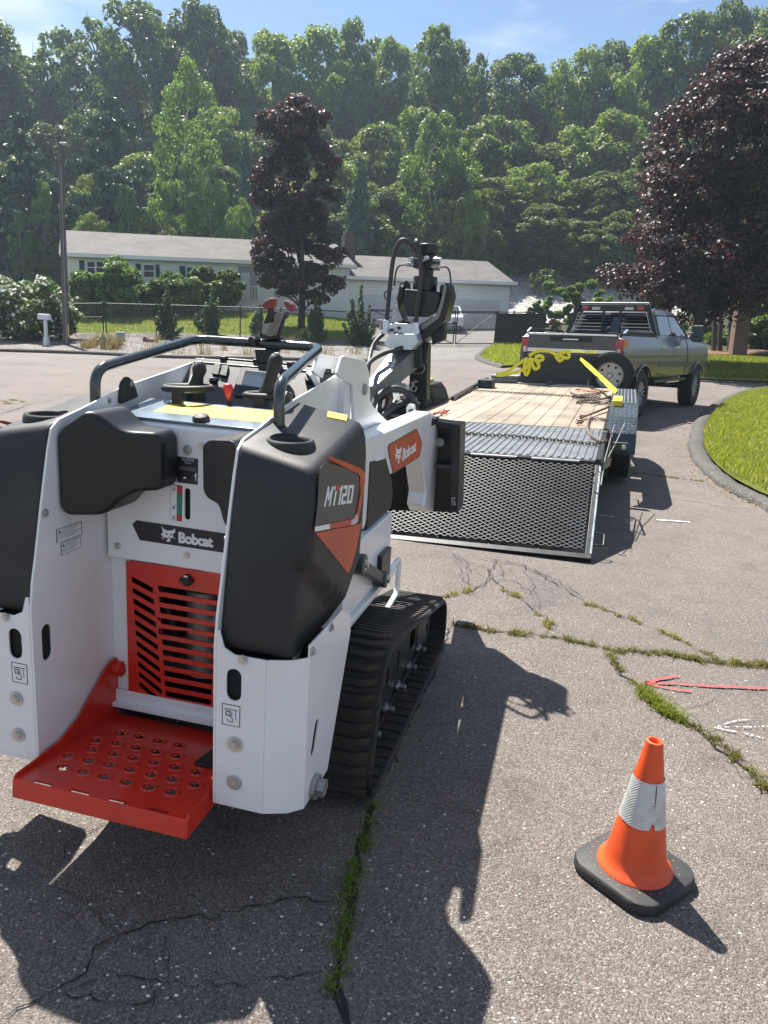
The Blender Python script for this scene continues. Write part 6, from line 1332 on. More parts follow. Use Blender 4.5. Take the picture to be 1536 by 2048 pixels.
# loose grit on the asphalt
gr = MB()
for k in range(900):
    p = gp(random.uniform(-20, 1560), 1000 + 1060 * random.random() ** .8); r = random.uniform(.0025, .006); an = random.uniform(0, 6)
    V = [(p.x + r * cos(an + q), p.y + r * sin(an + q) * random.uniform(.6, 1), p.z + .0005) for q in (0, 1.3, 2.6, 3.9, 5.1)] + [(p.x, p.y, p.z + r * .8)]
    gr.add(V, [(i, (i + 1) % 5, 5) for i in range(5)])
gr.build('loose_grit', leafmat('grit', (.2, .17, .15), (.5, .47, .42), 0, .8, .2, (.75, .72, .68)), fin=False)['kind'] = 'stuff'

# ================================================================== traffic cone
cp = gp(1265, 1752); CN = frame_matrix((cp.x * 1.003, cp.y * 1.003, 0), radians(-38)); cone = empty('traffic_cone', mw=CN, label='orange traffic cone with one scuffed silver band and black rubber base', cat='traffic cone')
ORG = mat('cone orange', (.72, .085, .018), .48, var=.18, scale=9, dirt=.7, dcol=(.36, .07, .035), bump=.2, bscale=80)
bs_c = []
B_ = .148
oct_ = round_poly([(-B_ + .045, -B_), (B_ - .045, -B_), (B_, -B_ + .045), (B_, B_ - .045), (B_ - .045, B_), (-B_ + .045, B_), (-B_, B_ - .045), (-B_, -B_ + .045)], .03, 4)
m = MB(); m.loft([[(x * k, y * k, z) for x, y in oct_] for k, z in ((.97, .001), (1.0, .008), (1.0, .026), (.975, .036), (.94, .039))]); m.build('base', mat('cone base rubber', (.022, .022, .023), .62, var=.2, dirt=.6, dcol=(.07, .065, .06), bump=.3, bscale=120), cone, ang=40)
def rc(z): return .092 + (.0235 - .092) * (z - .055) / (.457 - .055)
m = MB(); m.lathe([(.112, .0395), (.110, .045), (.100, .052), (rc(.068), .070)] + [(rc(z), z) for z in np.linspace(.09, .452, 14)] + [(.0235, .4565), (.018, .458), (.0145, .455), (.0145, .42), (.03, .30)], (0, 0, 0), (0, 0, 1), 48); m.build('cone_body', ORG, cone, ang=50)
m = MB(); zz = np.linspace(.203, .342, 8); ring_ = []
SLV = nodes('reflective sleeve'); 
m_, t_, b_ = SLV; tc_ = N(t_, 'ShaderNodeTexCoord'); n_ = N(t_, 'ShaderNodeTexNoise', i_Scale=11.0, i_Detail=8.0, i_Roughness=.7); t_.links.new(tc_.outputs['Object'], n_.inputs['Vector']); r_ = ramp(t_, [(.3, (.34, .32, .29)), (.5, (.58, .59, .60)), (.75, (.46, .46, .45))], n_.outputs['Fac']); t_.links.new(r_.outputs[0], b_.inputs['Base Color']); b_.inputs['Roughness'].default_value = .38; b_.inputs['Metallic'].default_value = .3
w_ = N(t_, 'ShaderNodeTexWave', i_Scale=60.0, wave_type='BANDS', bands_direction='DIAGONAL'); t_.links.new(tc_.outputs['Object'], w_.inputs['Vector']); bb = N(t_, 'ShaderNodeBump', i_Strength=.4, i_Distance=.002); t_.links.new(w_.outputs['Color'], bb.inputs['Height']); t_.links.new(bb.outputs[0], b_.inputs['Normal'])
seg = 72; V = []
for j, z in enumerate(zz):
    for k in range(seg):
        a = 2 * pi * k / seg; r = rc(z) + .0016; zz_ = z
        if j == 0: zz_ += .0015 * sin(5 * a) + (.022 * math.exp(-((a - 4.15) / .08) ** 4)) + .001 * random.random()
        V.append((r * cos(a), r * sin(a), zz_))
F = [(j * seg + k, j * seg + (k + 1) % seg, (j + 1) * seg + (k + 1) % seg, (j + 1) * seg + k) for j in range(7) for k in range(seg)]
m.add(V, F); m.build('silver_sleeve', m_, cone, ang=60)
m = MB(); a = 4.2
m.add([((rc(z) + .0022) * cos(a + da), (rc(z) + .0022) * sin(a + da), z) for z, da in ((.338, 0), (.30, .02), (.27, -.02), (.268, .0), (.30, .06), (.338, .05))], [(0, 1, 2, 3), (0, 3, 4, 5)]); m.build('sleeve_tear', CRACK, cone, fin=False)
for k in range(26):
    a = 2 * pi * k / 26; m = MB() if k == 0 else m; m.cyl((.128 * cos(a), .128 * sin(a), .038), (.128 * cos(a), .128 * sin(a), .0405), .0028, 8)
m.build('base_dimples', mat('dimple plug', (.26, .13, .08), .7), cone, fin=False)['kind'] = 'stuff'
# ================================================================== foliage tools
def leaf_cloud(name, blobs, n, size, m_, up=.35, shell=.55, aspect=1.6, droop=0.0, seed=1, extra=None, jitter=.35):
    """n folded leaf faces spread through the outer part of many small clumps; blobs: rows of (x, y, z, rx, ry, rz)"""
    R = np.random.default_rng(seed); B = np.asarray(blobs, float); vol = (B[:, 3] * B[:, 4] * B[:, 5]) ** (2 / 3); pr = vol / vol.sum()
    i = R.choice(len(B), n, p=pr); d = R.normal(size=(n, 3)); d /= np.linalg.norm(d, axis=1)[:, None]; d[:, 2] = np.where(R.random(n) < up, np.abs(d[:, 2]), d[:, 2])
    rr = shell + (1.12 - shell) * R.random(n) ** .7; P = B[i, :3] + d * B[i, 3:] * rr[:, None]
    nr = d + R.normal(size=(n, 3)) * .75 + np.array([0, 0, .5]); nr /= np.linalg.norm(nr, axis=1)[:, None]
    t = np.cross(nr, R.normal(size=(n, 3))); t /= np.linalg.norm(t, axis=1)[:, None] + 1e-9
    if droop: t[:, 2] -= droop; t /= np.linalg.norm(t, axis=1)[:, None]
    b = np.cross(nr, t); s = size * R.uniform(1 - jitter, 1 + jitter, n)[:, None]
    A = P - t * s * .5 * aspect; C_ = P + t * s * .5 * aspect; Bq = P + b * s * .5 + nr * s * .14; D = P - b * s * .5 + nr * s * .14
    V = np.stack([A, Bq, C_, D], 1).reshape(-1, 3).astype(np.float32)
    me = bpy.data.meshes.new(name); me.vertices.add(4 * n); me.vertices.foreach_set('co', V.ravel()); me.loops.add(6 * n)
    k = (np.arange(n) * 4)[:, None]; me.loops.foreach_set('vertex_index', (k + np.array([0, 1, 2, 0, 2, 3])).ravel().astype(np.int32)); me.polygons.add(2 * n)
    me.polygons.foreach_set('loop_start', (np.arange(2 * n) * 3).astype(np.int32)); me.polygons.foreach_set('loop_total', np.full(2 * n, 3, np.int32)); me.update(calc_edges=True)
    me.materials.append(m_); return me
def crown_blobs(n, shape, seed, r0=.11, r1=.2, hollow=.35, flat=.8, asp=3.0):
    """clumps filling a crown of unit height and unit half-width; shape(z in 0..1) -> half-width fraction"""
    R = np.random.default_rng(seed); out = []
    while len(out) < n:
        z = R.random(); w_ = shape(z); a = R.uniform(0, 2 * pi); q = (hollow + (1 - hollow) * R.random() ** .6) * w_; 
        if R.random() > w_ + .15: continue
        r = R.uniform(r0, r1); lob = 1 + .22 * sin(3 * a + seed) + .14 * sin(5 * a + z * 9 + seed); out.append((q * cos(a) * lob, q * sin(a) * lob, z * asp, r, r, r * flat))
    return out
BARK = mat('grey bark', (.075, .062, .05), .9, var=.35, scale=9, bump=.8, bscale=30); BIRCH = mat('birch bark', (.50, .48, .44), .75, var=.25, scale=5, dirt=.5, dcol=(.08, .07, .06)); BARKD = mat('dark bark', (.035, .028, .024), .9, var=.3, scale=9)
def trunk_mesh(name, m_, seed, h=.75, r=.028, limbs=9, spread=.55, start=.25, fork=None):
    """unit-height trunk with limbs reaching into the crown; x and y are scaled with the crown"""
    R = random.Random(seed); m = MB(); pts = [(R.uniform(-.03, .03) * k, R.uniform(-.03, .03) * k, h * k / 6 - (.02 if k == 0 else 0)) for k in range(7)]
    m.tube(smooth_path(pts, 3), [r * (1.25 if i == 0 else 1 - .75 * i / 18) for i in range(19)], 8)
    for k in range(limbs):
        z = start + (h - start) * (k + R.random()) / limbs; a = R.uniform(0, 6.28); L_ = spread * R.uniform(.5, 1) * (1.1 - z * .5)
        c = Vector(pts[min(6, int(z / h * 6))]); c.z = z
        m.tube(smooth_path([c, c + Vector((cos(a) * L_ * .5, sin(a) * L_ * .5, .07)), c + Vector((cos(a + .2) * L_, sin(a + .2) * L_, R.uniform(.1, .2)))], 3), [r * .45 * (1 - .12 * i) for i in range(7)], 5)
    return m.mesh(name, m_, 60)
F1 = leafmat('forest leaf', (.046, .076, .016), (.095, .145, .030), .45, .5, .35, (.14, .18, .04)); F2 = leafmat('forest leaf light', (.085, .135, .022), (.15, .215, .04), .45, .5, .35, (.16, .21, .05))
F3 = leafmat('pine needle', (.022, .050, .026), (.045, .088, .040), .15, .5, .35, (.05, .085, .04)); F4 = leafmat('blue pine needle', (.030, .060, .040), (.060, .105, .060), .18, .5, .35, (.09, .14, .08))
PURP = leafmat('purple maple leaf', (.030, .017, .019), (.066, .034, .033), .30, .5, .4, (.15, .07, .045)); HEDGE = leafmat('hedge leaf', (.06, .12, .024), (.13, .20, .042), .35, .45, .4, (.17, .23, .06)); JUN = leafmat('juniper needle', (.038, .078, .026), (.08, .13, .04), .2, .55, .3, (.07, .11, .04))
LITE = leafmat('light green young leaf', (.07, .13, .02), (.13, .21, .035), .45, .45, .4, (.19, .26, .06))  # light green leaf of birches, saplings and pale shrubs
round_s = lambda z: max(.08, sin(pi * min(1, .10 + .86 * z)) ** .55) if z < .93 else .30
oval_s = lambda z: max(.06, (sin(pi * (z * .93 + .05))) ** .7)
cone_s = lambda z: max(.05, (1 - z) ** .85 * (.95 if z > .08 else .7))
pine_s = lambda z: max(.10, min(1, (1 - z) ** .6 * 1.05) * (.82 + .25 * sin(z * 34)))
def mk(kind, seed):
    if kind == 'leafy': return leaf_cloud('crown', crown_blobs(190, round_s, seed, .10, .25), 19000, .056, F1, seed=seed), trunk_mesh('trunk', BARK, seed, .8, .02, 9)
    if kind == 'light': return leaf_cloud('crown', crown_blobs(180, oval_s, seed, .10, .24), 17000, .052, F2, seed=seed), trunk_mesh('trunk', BARK, seed, .85, .016, 9)
    if kind == 'sparse': return leaf_cloud('crown', crown_blobs(80, round_s, seed, .12, .24, .4), 10000, .056, F1, seed=seed), trunk_mesh('trunk', BARKD, seed, .85, .024, 16, .75, .3)
    if kind == 'pine':
        R = np.random.default_rng(seed); bl = []
        for k in range(15):
            z = .06 + .90 * k / 15; w_ = pine_s(z)
            for j in range(max(3, int(9 * w_))):
                a = R.uniform(0, 6.28); q = w_ * R.uniform(.35, 1); bl.append((q * cos(a), q * sin(a), 2.6 * (z - .02 * q + R.uniform(-.02, .02)), .24 * w_ + .06, .24 * w_ + .06, .085))
        return leaf_cloud('crown', bl, 15000, .050, F3, seed=seed, aspect=2.2, shell=.3, up=.7), trunk_mesh('trunk', BARKD, seed, .95, .016, 4, .3)
    if kind == 'cone': return leaf_cloud('crown', crown_blobs(90, cone_s, seed, .12, .26, .3, asp=2.6), 10000, .06, F4, seed=seed, aspect=2.0), trunk_mesh('trunk', BARKD, seed, .8, .02, 3, .2)
    if kind == 'birch': return leaf_cloud('crown', crown_blobs(95, oval_s, seed, .12, .24, .35), 12000, .046, LITE, seed=seed), trunk_mesh('trunk', BIRCH, seed, .9, .016, 8, .5, .2)
KIT = {}
def kit(kind, v):
    if (kind, v) not in KIT: KIT[(kind, v)] = mk(kind, 11 + v * 7 + len(kind))
    return KIT[(kind, v)]
def tree(name, kind, v, px_, top, wpx, D, label, group=None, base=.18, rot=None, cat='tree', trunkless=False):
    """px_, top: where the tip is seen; wpx: crown width in photo pixels at distance D"""
    P = at(px_, top, D); z0 = gz(P.x, P.y) - .05; h = P.z - z0; hw = wpx / F_PX * D / 2
    c, t = kit(kind, v); e = empty(name, (P.x, P.y, z0), rot if rot is not None else random.uniform(0, 6.28), label, cat, group)
    co = bpy.data.objects.new('crown', c); link(co, e); co.location = (0, 0, h * base); co.scale = (hw * .86, hw * .86, h * (1 - base) * .97 / (2.6 if kind in ('pine', 'cone') else 3.0))
    to = bpy.data.objects.new('trunk', t); link(to, e); to.scale = (hw * (1 if kind != 'pine' else .7), hw * (1 if kind != 'pine' else .7), h)
    return e

# ================================================================== houses
HM = frame_matrix(at(1013, 663, 50), radians(-20), radians(2.3), 0); HS = Survey(HM)
house = empty('ranch_house', mw=HM, label='long white ranch house with a low grey roof, dark shutters and an attached garage', cat='house')
SIDING = nodes('white clapboard'); m_, t_, b_ = SIDING; tc_ = N(t_, 'ShaderNodeTexCoord'); sx_ = N(t_, 'ShaderNodeSeparateXYZ'); t_.links.new(tc_.outputs['Object'], sx_.inputs[0])
mm_ = N(t_, 'ShaderNodeMath', operation='MULTIPLY'); mm_.inputs[1].default_value = 6.5; t_.links.new(sx_.outputs[2], mm_.inputs[0]); fr_ = N(t_, 'ShaderNodeMath', operation='FRACT'); t_.links.new(mm_.outputs[0], fr_.inputs[0])
r_ = ramp(t_, [(0, (.40, .42, .44)), (.12, (.76, .78, .80)), (1, (.80, .82, .84))], fr_.outputs[0]); t_.links.new(r_.outputs[0], b_.inputs['Base Color']); bb = N(t_, 'ShaderNodeBump', i_Strength=.8, i_Distance=.02); t_.links.new(fr_.outputs[0], bb.inputs['Height']); t_.links.new(bb.outputs[0], b_.inputs['Normal']); b_.inputs['Roughness'].default_value = .6
SID = m_
def shingle(name, a, b):
    m, t, bs = nodes(name); lk = t.links.new; tc = N(t, 'ShaderNodeTexCoord'); br = N(t, 'ShaderNodeTexBrick', i_Scale=1.0); br.inputs['Brick Width'].default_value = .33; br.inputs['Row Height'].default_value = .14; br.inputs['Mortar Size'].default_value = .012
    br.inputs['Color1'].default_value = (*a, 1); br.inputs['Color2'].default_value = (*b, 1); br.inputs['Mortar'].default_value = (*[c * .5 for c in a], 1); lk(tc.outputs['Object'], br.inputs['Vector'])
    n1 = N(t, 'ShaderNodeTexNoise', i_Scale=.7, i_Detail=9.0, i_Roughness=.7); lk(tc.outputs['Object'], n1.inputs['Vector']); r = ramp(t, [(.3, .65), (.7, 1.2)], n1.outputs['Fac']); mi = N(t, 'ShaderNodeMix', data_type='RGBA', blend_type='MULTIPLY'); mi.inputs['Factor'].default_value = 1
    lk(br.outputs[0], mi.inputs['A']); lk(r.outputs[0], mi.inputs['B']); lk(mi.outputs['Result'], bs.inputs['Base Color']); bs.inputs['Roughness'].default_value = .9; return m
ROOF = shingle('grey roof shingle', (.095, .088, .086), (.135, .125, .122)); TRIM = mat('white trim', (.72, .74, .76), .5, var=.03); SHUT = mat('dark shutter', (.012, .022, .025), .5); GDOOR = mat('garage door', (.56, .58, .62), .5, var=.04, scale=2); DGL = mat('house glass', (.015, .022, .028), .25, spec=.35)
def hx(px_, py_, y=0.0): p = HS.y(px_, py_, y); return p.x, p.z
GX0 = hx(699, 560)[0]; MX0 = hx(132, 505)[0]; GE = hx(1010, 563)[1]; ME = hx(300, 512)[1]; MR = GX0 + .1
def gable(name, x0, x1, y0, y1, ze, zr, par, over=.35, m_=ROOF):
    ym = (y0 + y1) / 2; m = MB(); t = .14
    for a, b in ((y0 - over, y1 + over),):
        sl = (zr - ze) / (ym - y0); zo = ze - over * sl
        V = []
        for x in (x0 - over, x1 + over): V += [(x, a, zo), (x, ym, zr), (x, b, zo), (x, b, zo - t), (x, ym, zr - t), (x, a, zo - t)]
        m.add(V, [(0, 1, 7, 6), (1, 2, 8, 7), (2, 3, 9, 8), (3, 4, 10, 9), (4, 5, 11, 10), (5, 0, 6, 11), (0, 5, 4, 1), (1, 4, 3, 2), (6, 7, 10, 11), (7, 8, 9, 10)])
    return m.build(name, m_, par)
GR = hx(850, 517, 4)[1]; MRZ = hx(330, 470, 4)[1]
m = MB(); m.box(GX0, 0, 0, 8, -3, GE); m.add([(0, 0, GE), (0, 8, GE), (0, 4, GR - .1)], [(0, 1, 2)]); gw = m.build('garage_wall', SID, house)
gable('garage_roof', GX0, 0, 0, 8, GE, GR, house)
m = MB(); m.box(MX0, GX0, -.02, 8.5, -4, ME); m.add([(MX0, 0, ME), (MX0, 8.5, ME), (MX0, 4.2, MRZ - .1)], [(0, 1, 2)]); mw_ = m.build('house_wall', SID, house)
rf = gable('house_roof', MX0, GX0, -.02, 8.5, ME, MRZ, house)
m = MB(); m.box(MX0 - .3, GX0 + .3, -.42, -.36, ME - .22, ME - .02); m.box(GX0 - .3, .35, -.42, -.36, GE - .22, GE - .02); m.build('gutter', TRIM, house)
m = MB(); m.box(-.12, .02, -.03, .01, -3, GE); m.build('corner_board', TRIM, house)
cx_, cz_ = hx(697, 510, 3.2); m = MB(); m.box(cx_ - .35, cx_ + .35, 2.9, 3.6, ME, hx(697, 470, 3.2)[1]); m.box(cx_ - .2, cx_ + .2, 3.05, 3.45, hx(697, 470, 3.2)[1], hx(697, 464, 3.2)[1]); m.build('chimney', mat('chimney brick', (.10, .075, .065), .85, var=.3, scale=4), rf)
def hrect(name, pts, y0, y1, m_, par=house):
    c = [hx(*p) for p in pts]; x0, x1 = min(c[0][0], c[1][0]), max(c[0][0], c[1][0]); z0, z1 = min(c[0][1], c[1][1]), max(c[0][1], c[1][1]); m = MB(); m.box(x0, x1, y0, y1, z0, z1); return m.build(name, m_, par)
def hwin(x0, y0, x1, y1, split=None, halves=True):
    w_ = hrect('window', ((x0, y0), (x1, y1)), -.06, -.021, TRIM); n = split or 1
    for k in range(n):
        a = x0 + (x1 - x0) * k / n + 1.6; b = x0 + (x1 - x0) * (k + 1) / n - 1.6; ym = (y0 + y1) / 2
        for c, d in (((y0 + 2, ym - .6), (ym + .6, y1 - 2)) if halves else ((y0 + 2, y1 - 2),)): hrect('pane', ((a, c), (b, d)), -.068, -.0605, DGL, w_)
for a, b, c, d in ((158, 521, 170, 548), (230, 524, 242, 552), (271, 527, 283, 556), (311, 529, 320, 556), (359, 532, 371, 558)): hrect('shutter', ((a, b), (c, d)), -.07, -.021, SHUT)
hwin(173, 522, 228, 548, 3); hwin(286, 528, 309, 556); hwin(372, 533, 392, 558)
hrect('porch_shade_panel', ((476, 533), (515, 600)), -.04, -.021, mat('porch shade', (.28, .30, .32), .7)); hrect('entry_door', ((482, 545), (500, 600)), -.08, -.041, GDOOR)  # flat grey panel, its tone stands in for the shade of the porch
for k in range(7):
    hrect('rail_post', ((478 + 6 * k, 574), (479.5 + 6 * k, 600)), -1.2, -1.14, TRIM)
hrect('porch_rail', ((476, 572), (518, 574.5)), -1.2, -1.14, TRIM); hrect('porch_rail', ((476, 598), (518, 600)), -1.2, -1.14, TRIM); hrect('porch_post', ((516, 535), (519, 602)), -1.2, -1.08, TRIM)
for x0, y0, x1, y1 in ((917, 598, 996, 663), (716, 588, 800, 655)):
    fr_ = hrect('garage_door', ((x0 - 3, y0 - 3), (x1 + 3, y1)), -.05, -.021, TRIM)
    a, b = hx(x0, y0), hx(x1, y1)
    for k in range(4):
        z = b[1] + (a[1] - b[1]) * k / 4; m = MB(); m.box(a[0], b[0], -.075, -.051, z + .015, z + (a[1] - b[1]) / 4 - .015); m.build('door_panel', GDOOR, fr_, .01)
q = hx(908, 587); m = MB(); m.tube([(q[0] + .2 * cos(a), -.1, q[1] + .2 * sin(a)) for a in np.linspace(0, 6.28, 14)[:-1]], .05, 6, closed=True); m.build('hose_reel', TRIM, house)

# brick corner of the house on the right, behind the dark tree
BRK = nodes('red brick'); m_, t_, b_ = BRK; tc_ = N(t_, 'ShaderNodeTexCoord'); br = N(t_, 'ShaderNodeTexBrick', i_Scale=4.0); br.inputs['Color1'].default_value = (.11, .06, .045, 1); br.inputs['Color2'].default_value = (.16, .09, .07, 1); br.inputs['Mortar'].default_value = (.2, .18, .165, 1); mp_ = N(t_, 'ShaderNodeMapping'); mp_.inputs['Rotation'].default_value = (pi / 2, 0, 0); t_.links.new(tc_.outputs['Object'], mp_.inputs[0]); t_.links.new(mp_.outputs[0], br.inputs['Vector']); t_.links.new(br.outputs[0], b_.inputs['Base Color']); b_.inputs['Roughness'].default_value = .9
bp = gp(1478, 713); BM = frame_matrix((bp.x, bp.y, bp.z - .1), radians(10), radians(2.3)); bh = empty('brick_chimney', mw=BM, label='tall brick chimney standing behind the big purple maple on the right', cat='chimney')
m = MB(); m.box(-.28, .30, 0, .8, -.3, 6.6); m.build('chimney_stack', m_, bh); m = MB(); m.box(-.34, .36, -.07, .87, 6.6, 6.75); m.build('chimney_cap', KERB, bh)

# ================================================================== fences, gate, pole, kerbside things
WIRE = mat('black fence wire', (.012, .013, .014), .5)
def fence_run(root, pts, h, posts=True, r=.028, rail='top_rail', mesh=True, mid_rail=None):
    for i in range(len(pts)):
        if posts: x, y = pts[i]; z = gz(x, y); m = MB(); m.cyl((x, y, z - .1), (x, y, z + h + .04), r, 10); m.lathe([(.035, z + h + .03), (.025, z + h + .07), (.001, z + h + .08)], (x, y, 0)); m.build('post', WIRE, root)
        if i:
            (x0, y0), (x1, y1) = pts[i - 1], pts[i]; z0, z1 = gz(x0, y0), gz(x1, y1); m = MB(); m.cyl((x0, y0, z0 + h), (x1, y1, z1 + h), .022, 8); m.build(rail, WIRE, root)
            if mid_rail: m = MB(); m.cyl((x0, y0, z0 + mid_rail), (x1, y1, z1 + mid_rail), .018, 8); m.build('mid_rail', WIRE, root)
            if mesh:
                L_ = sqrt((x1 - x0) ** 2 + (y1 - y0) ** 2); n = int((L_ + h) / .075); mb = MB()
                for k in range(n):
                    for sg in (1, -1):
                        s0 = k * .075 - h; s1 = s0 + h; za, zb_ = (0.03, h) if sg > 0 else (h, 0.03)
                        ta, tb = s0, s1
                        if ta < 0: f_ = -ta / h; za = za + (zb_ - za) * f_; ta = 0
                        if tb > L_: f_ = (tb - L_) / h; zb_ = zb_ - (zb_ - za) * min(1, (tb - L_) / max(1e-6, tb - ta)); tb = L_
                        if tb <= ta: continue
                        A_ = Vector((x0 + (x1 - x0) * ta / L_, y0 + (y1 - y0) * ta / L_, z0 + (z1 - z0) * ta / L_ + za)); B2 = Vector((x0 + (x1 - x0) * tb / L_, y0 + (y1 - y0) * tb / L_, z0 + (z1 - z0) * tb / L_ + zb_)); mb.tube([A_, B2], .0028, 3, caps=False)
                mb.build('chain_link', WIRE, root, fin=False)['kind'] = 'stuff'
fl_ = pxy([(148, 669), (207, 668)]); f2 = pxy([(207, 668), (313, 671), (480, 676), (640, 682), (735, 688)])
fe = empty('chain_link_fence', label='black chain-link fence running along the gravel bed in front of the long white house', cat='fence')
fence_run(fe, [fl_[0], fl_[1]], 1.35, mid_rail=.75); 
m_f = [f2[0], f2[1]]
def subdiv(a, b, n): return [(a[0] + (b[0] - a[0]) * k / n, a[1] + (b[1] - a[1]) * k / n) for k in range(n)]
run = subdiv(f2[0], f2[1], 1) + subdiv(f2[1], f2[2], 2) + subdiv(f2[2], f2[3], 2) + subdiv(f2[3], f2[4], 1) + [f2[4]]
run[0] = (run[0][0] + .12, run[0][1] + .02); fence_run(fe, run, 1.35)
gp_ = pxy([(735, 688), (908, 690), (990, 690)]); gpz = [(gp_[0], gp_[1]), (gp_[1], gp_[2])]
for k, (a, b) in enumerate(gpz):
    ge_ = empty('driveway_gate', label=('right leaf of the black driveway gate in front of the garage door' if k else 'left leaf of the black driveway gate, mostly behind the auger boom'), cat='gate', group='leaves of the driveway gate')
    a = (a[0] + .05, a[1]); b = (b[0] - .05, b[1]); za, zb_ = gz(*a) + .06, gz(*b) + .06; hh = 1.45; A0, A1, B0, B1 = (a[0], a[1], za), (a[0], a[1], za + hh), (b[0], b[1], zb_), (b[0], b[1], zb_ + hh)
    for nm, p0, p1 in (('frame_post', A0, A1), ('frame_post', B0, B1), ('frame_rail', A0, B0), ('frame_rail', A1, B1), ('diagonal_brace', (A0 if k else A1), (B1 if k else B0))): m = MB(); m.cyl(p0, p1, .026 if nm != 'diagonal_brace' else .02, 8); m.build(nm, WIRE, ge_)
    fence_run(ge_, [a, b], hh, posts=False, rail='wire_top')
sf = empty('slatted_fence', label='black chain-link fence panel filled with upright slats beside the driveway gate', cat='fence')
sa, sb = [(gp(990, 690).x, gp(990, 690).y), (gp(1085, 690).x, gp(1085, 690).y)]; ns = 30
for k in range(ns):
    x = sa[0] + (sb[0] - sa[0]) * (k + .5) / ns; y = sa[1] + (sb[1] - sa[1]) * (k + .5) / ns; z = gz(x, y); dx, dy = (sb[0] - sa[0]) / ns * .42, (sb[1] - sa[1]) / ns * .42
    m = MB(); m.prism([(x - dx, y - dy), (x + dx, y + dy), (x + dx - .012, y + dy + .02), (x - dx - .012, y - dy + .02)], lambda u, v, w_: (u, v, w_), z + .03, z + 1.44 + random.uniform(-.01, .01)); m.build('slat', mat('fence slat', (.018, .020, .018), .6, var=.2) if k == 0 else MATS['fence slat'], sf)
fence_run(sf, subdiv(sa, sb, 3) + [sb], 1.5, mesh=False, r=.035)
# fence high on the slope
GALVF = mat('grey fence pipe', (.16, .18, .19), .5, metal=.5)
hf = empty('hillside_fence', label='tall wire fence high on the wooded slope above the garage', cat='fence'); hp0 = [at(px_, 560, D_) for px_, D_ in ((1082, 84), (1105, 82), (1136, 80), (1166, 78), (1200, 77))]
for i, p in enumerate(hp0):
    t_ = at([1082, 1105, 1136, 1166, 1200][i], 525, [84, 82, 80, 78, 77][i]); z_ = gz(p.x, p.y); m = MB(); m.cyl((p.x, p.y, min(z_, p.z) - .2), (p.x, p.y, t_.z), .05, 8); m.build('post', GALVF, hf); hp0[i] = Vector((p.x, p.y, t_.z))
    if i: m = MB(); m.cyl(hp0[i - 1], hp0[i], .035, 6); m.build('top_rail', GALVF, hf)

# utility pole
p0 = gp(133, 692); t0 = at(121, 290, p0.y / c_f.y if False else (p0 - EYE).dot(c_f)); pole = empty('utility_pole', tuple(p0), label='weathered wooden utility pole beside the white mailbox', cat='pole')
m = MB(); d = t0 - p0; m.tube([(0, 0, -.2), tuple(d * .5), tuple(d)], [.135, .115, .09], 16); m.build('shaft', mat('pole timber', (.11, .085, .075), .85, var=.35, scale=6, bump=.8, bscale=25, dirt=.5, dcol=(.17, .15, .14)), pole, ang=60)
m = MB(); m.box(d.x - .02, d.x + .28, d.y - .06, d.y + .06, d.z - .02, d.z + .10); m.build('lamp_head', DULL_STEEL, pole, .02)
m = MB(); m.box(.125, .17, -.16, -.10, .35, .85); m.build('marker_strip', mat('marker yellow', (.60, .40, .04), .6), pole, .005)
m = MB(); m.tube([(.06, -.12, .1), tuple(d * .9 + Vector((.03, -.1, 0)))], .012, 6); m.build('conduit', DULL_STEEL, pole)
mbp = gp(93, 693); mbx = empty('mailbox', tuple(mbp), radians(-10), label='white post-mounted mailbox at the kerb in front of the flowering bush', cat='mailbox'); MW_ = mat('mailbox white', (.62, .66, .68), .45, var=.04)
m = MB(); m.box(-.055, .055, -.055, .055, -.05, 1.02); m.box(-.085, .085, -.085, .085, -.05, .34); m.box(-.07, .07, -.07, .07, .34, .38); m.build('post', MW_, mbx, .008)
m = MB(); pr_ = [(-.10, 0), (.10, 0), (.10, .12), (.085, .18), (.045, .22), (-.045, .22), (-.085, .18), (-.10, .12)]; m.prism(pr_, lambda u, v, w_: (w_ - .04, u * .95, 1.03 + v), -.24, .24); m.build('box', MW_, mbx, .008)
m = MB(); m.prism(pr_, lambda u, v, w_: (w_, u * .9, 1.035 + v * .95), .201, .212); m.build('door', MW_, mbx, .003); px_text('house_number', '46', [(97, 646), (102, 646), (102, 642), (97, 642)], 1, 0, -.001, None, DECAL_BLK, .0) if False else None
hyp = gp(206, 700); hyd = empty('fire_hydrant', tuple(hyp), label='faded tan fire hydrant among the weeds by the far kerb', cat='hydrant'); HY = mat('faded hydrant paint', (.30, .26, .14), .7, var=.25)
m = MB(); m.lathe([(.17, 0), (.17, .05), (.11, .07), (.105, .42), (.15, .45), (.15, .49), (.12, .52), (.09, .60), (.03, .65), (.03, .70), (.001, .70)], (0, 0, 0), (0, 0, 1), 18); m.build('barrel', HY, hyd)
for s_ in (-1, 1): m = MB(); m.cyl((s_ * .09, 0, .36), (s_ * .20, 0, .36), .055, 12); m.cyl((s_ * .20, 0, .36), (s_ * .23, 0, .36), .025, 6); m.build('nozzle_cap', HY, hyd)
ubp = gp(242, 684); ub = empty('utility_box', tuple(ubp), label='small blue-grey utility pedestal in the gravel bed before the chain-link fence', cat='utility box'); m = MB(); m.box(-.15, .15, -.12, .12, 0, .36); m.build('body', mat('pedestal grey', (.24, .33, .33), .6), ub, .02); m = MB(); m.box(-.165, .165, -.135, .135, .36, .42); m.build('lid', MATS['pedestal grey'], ub, .02)
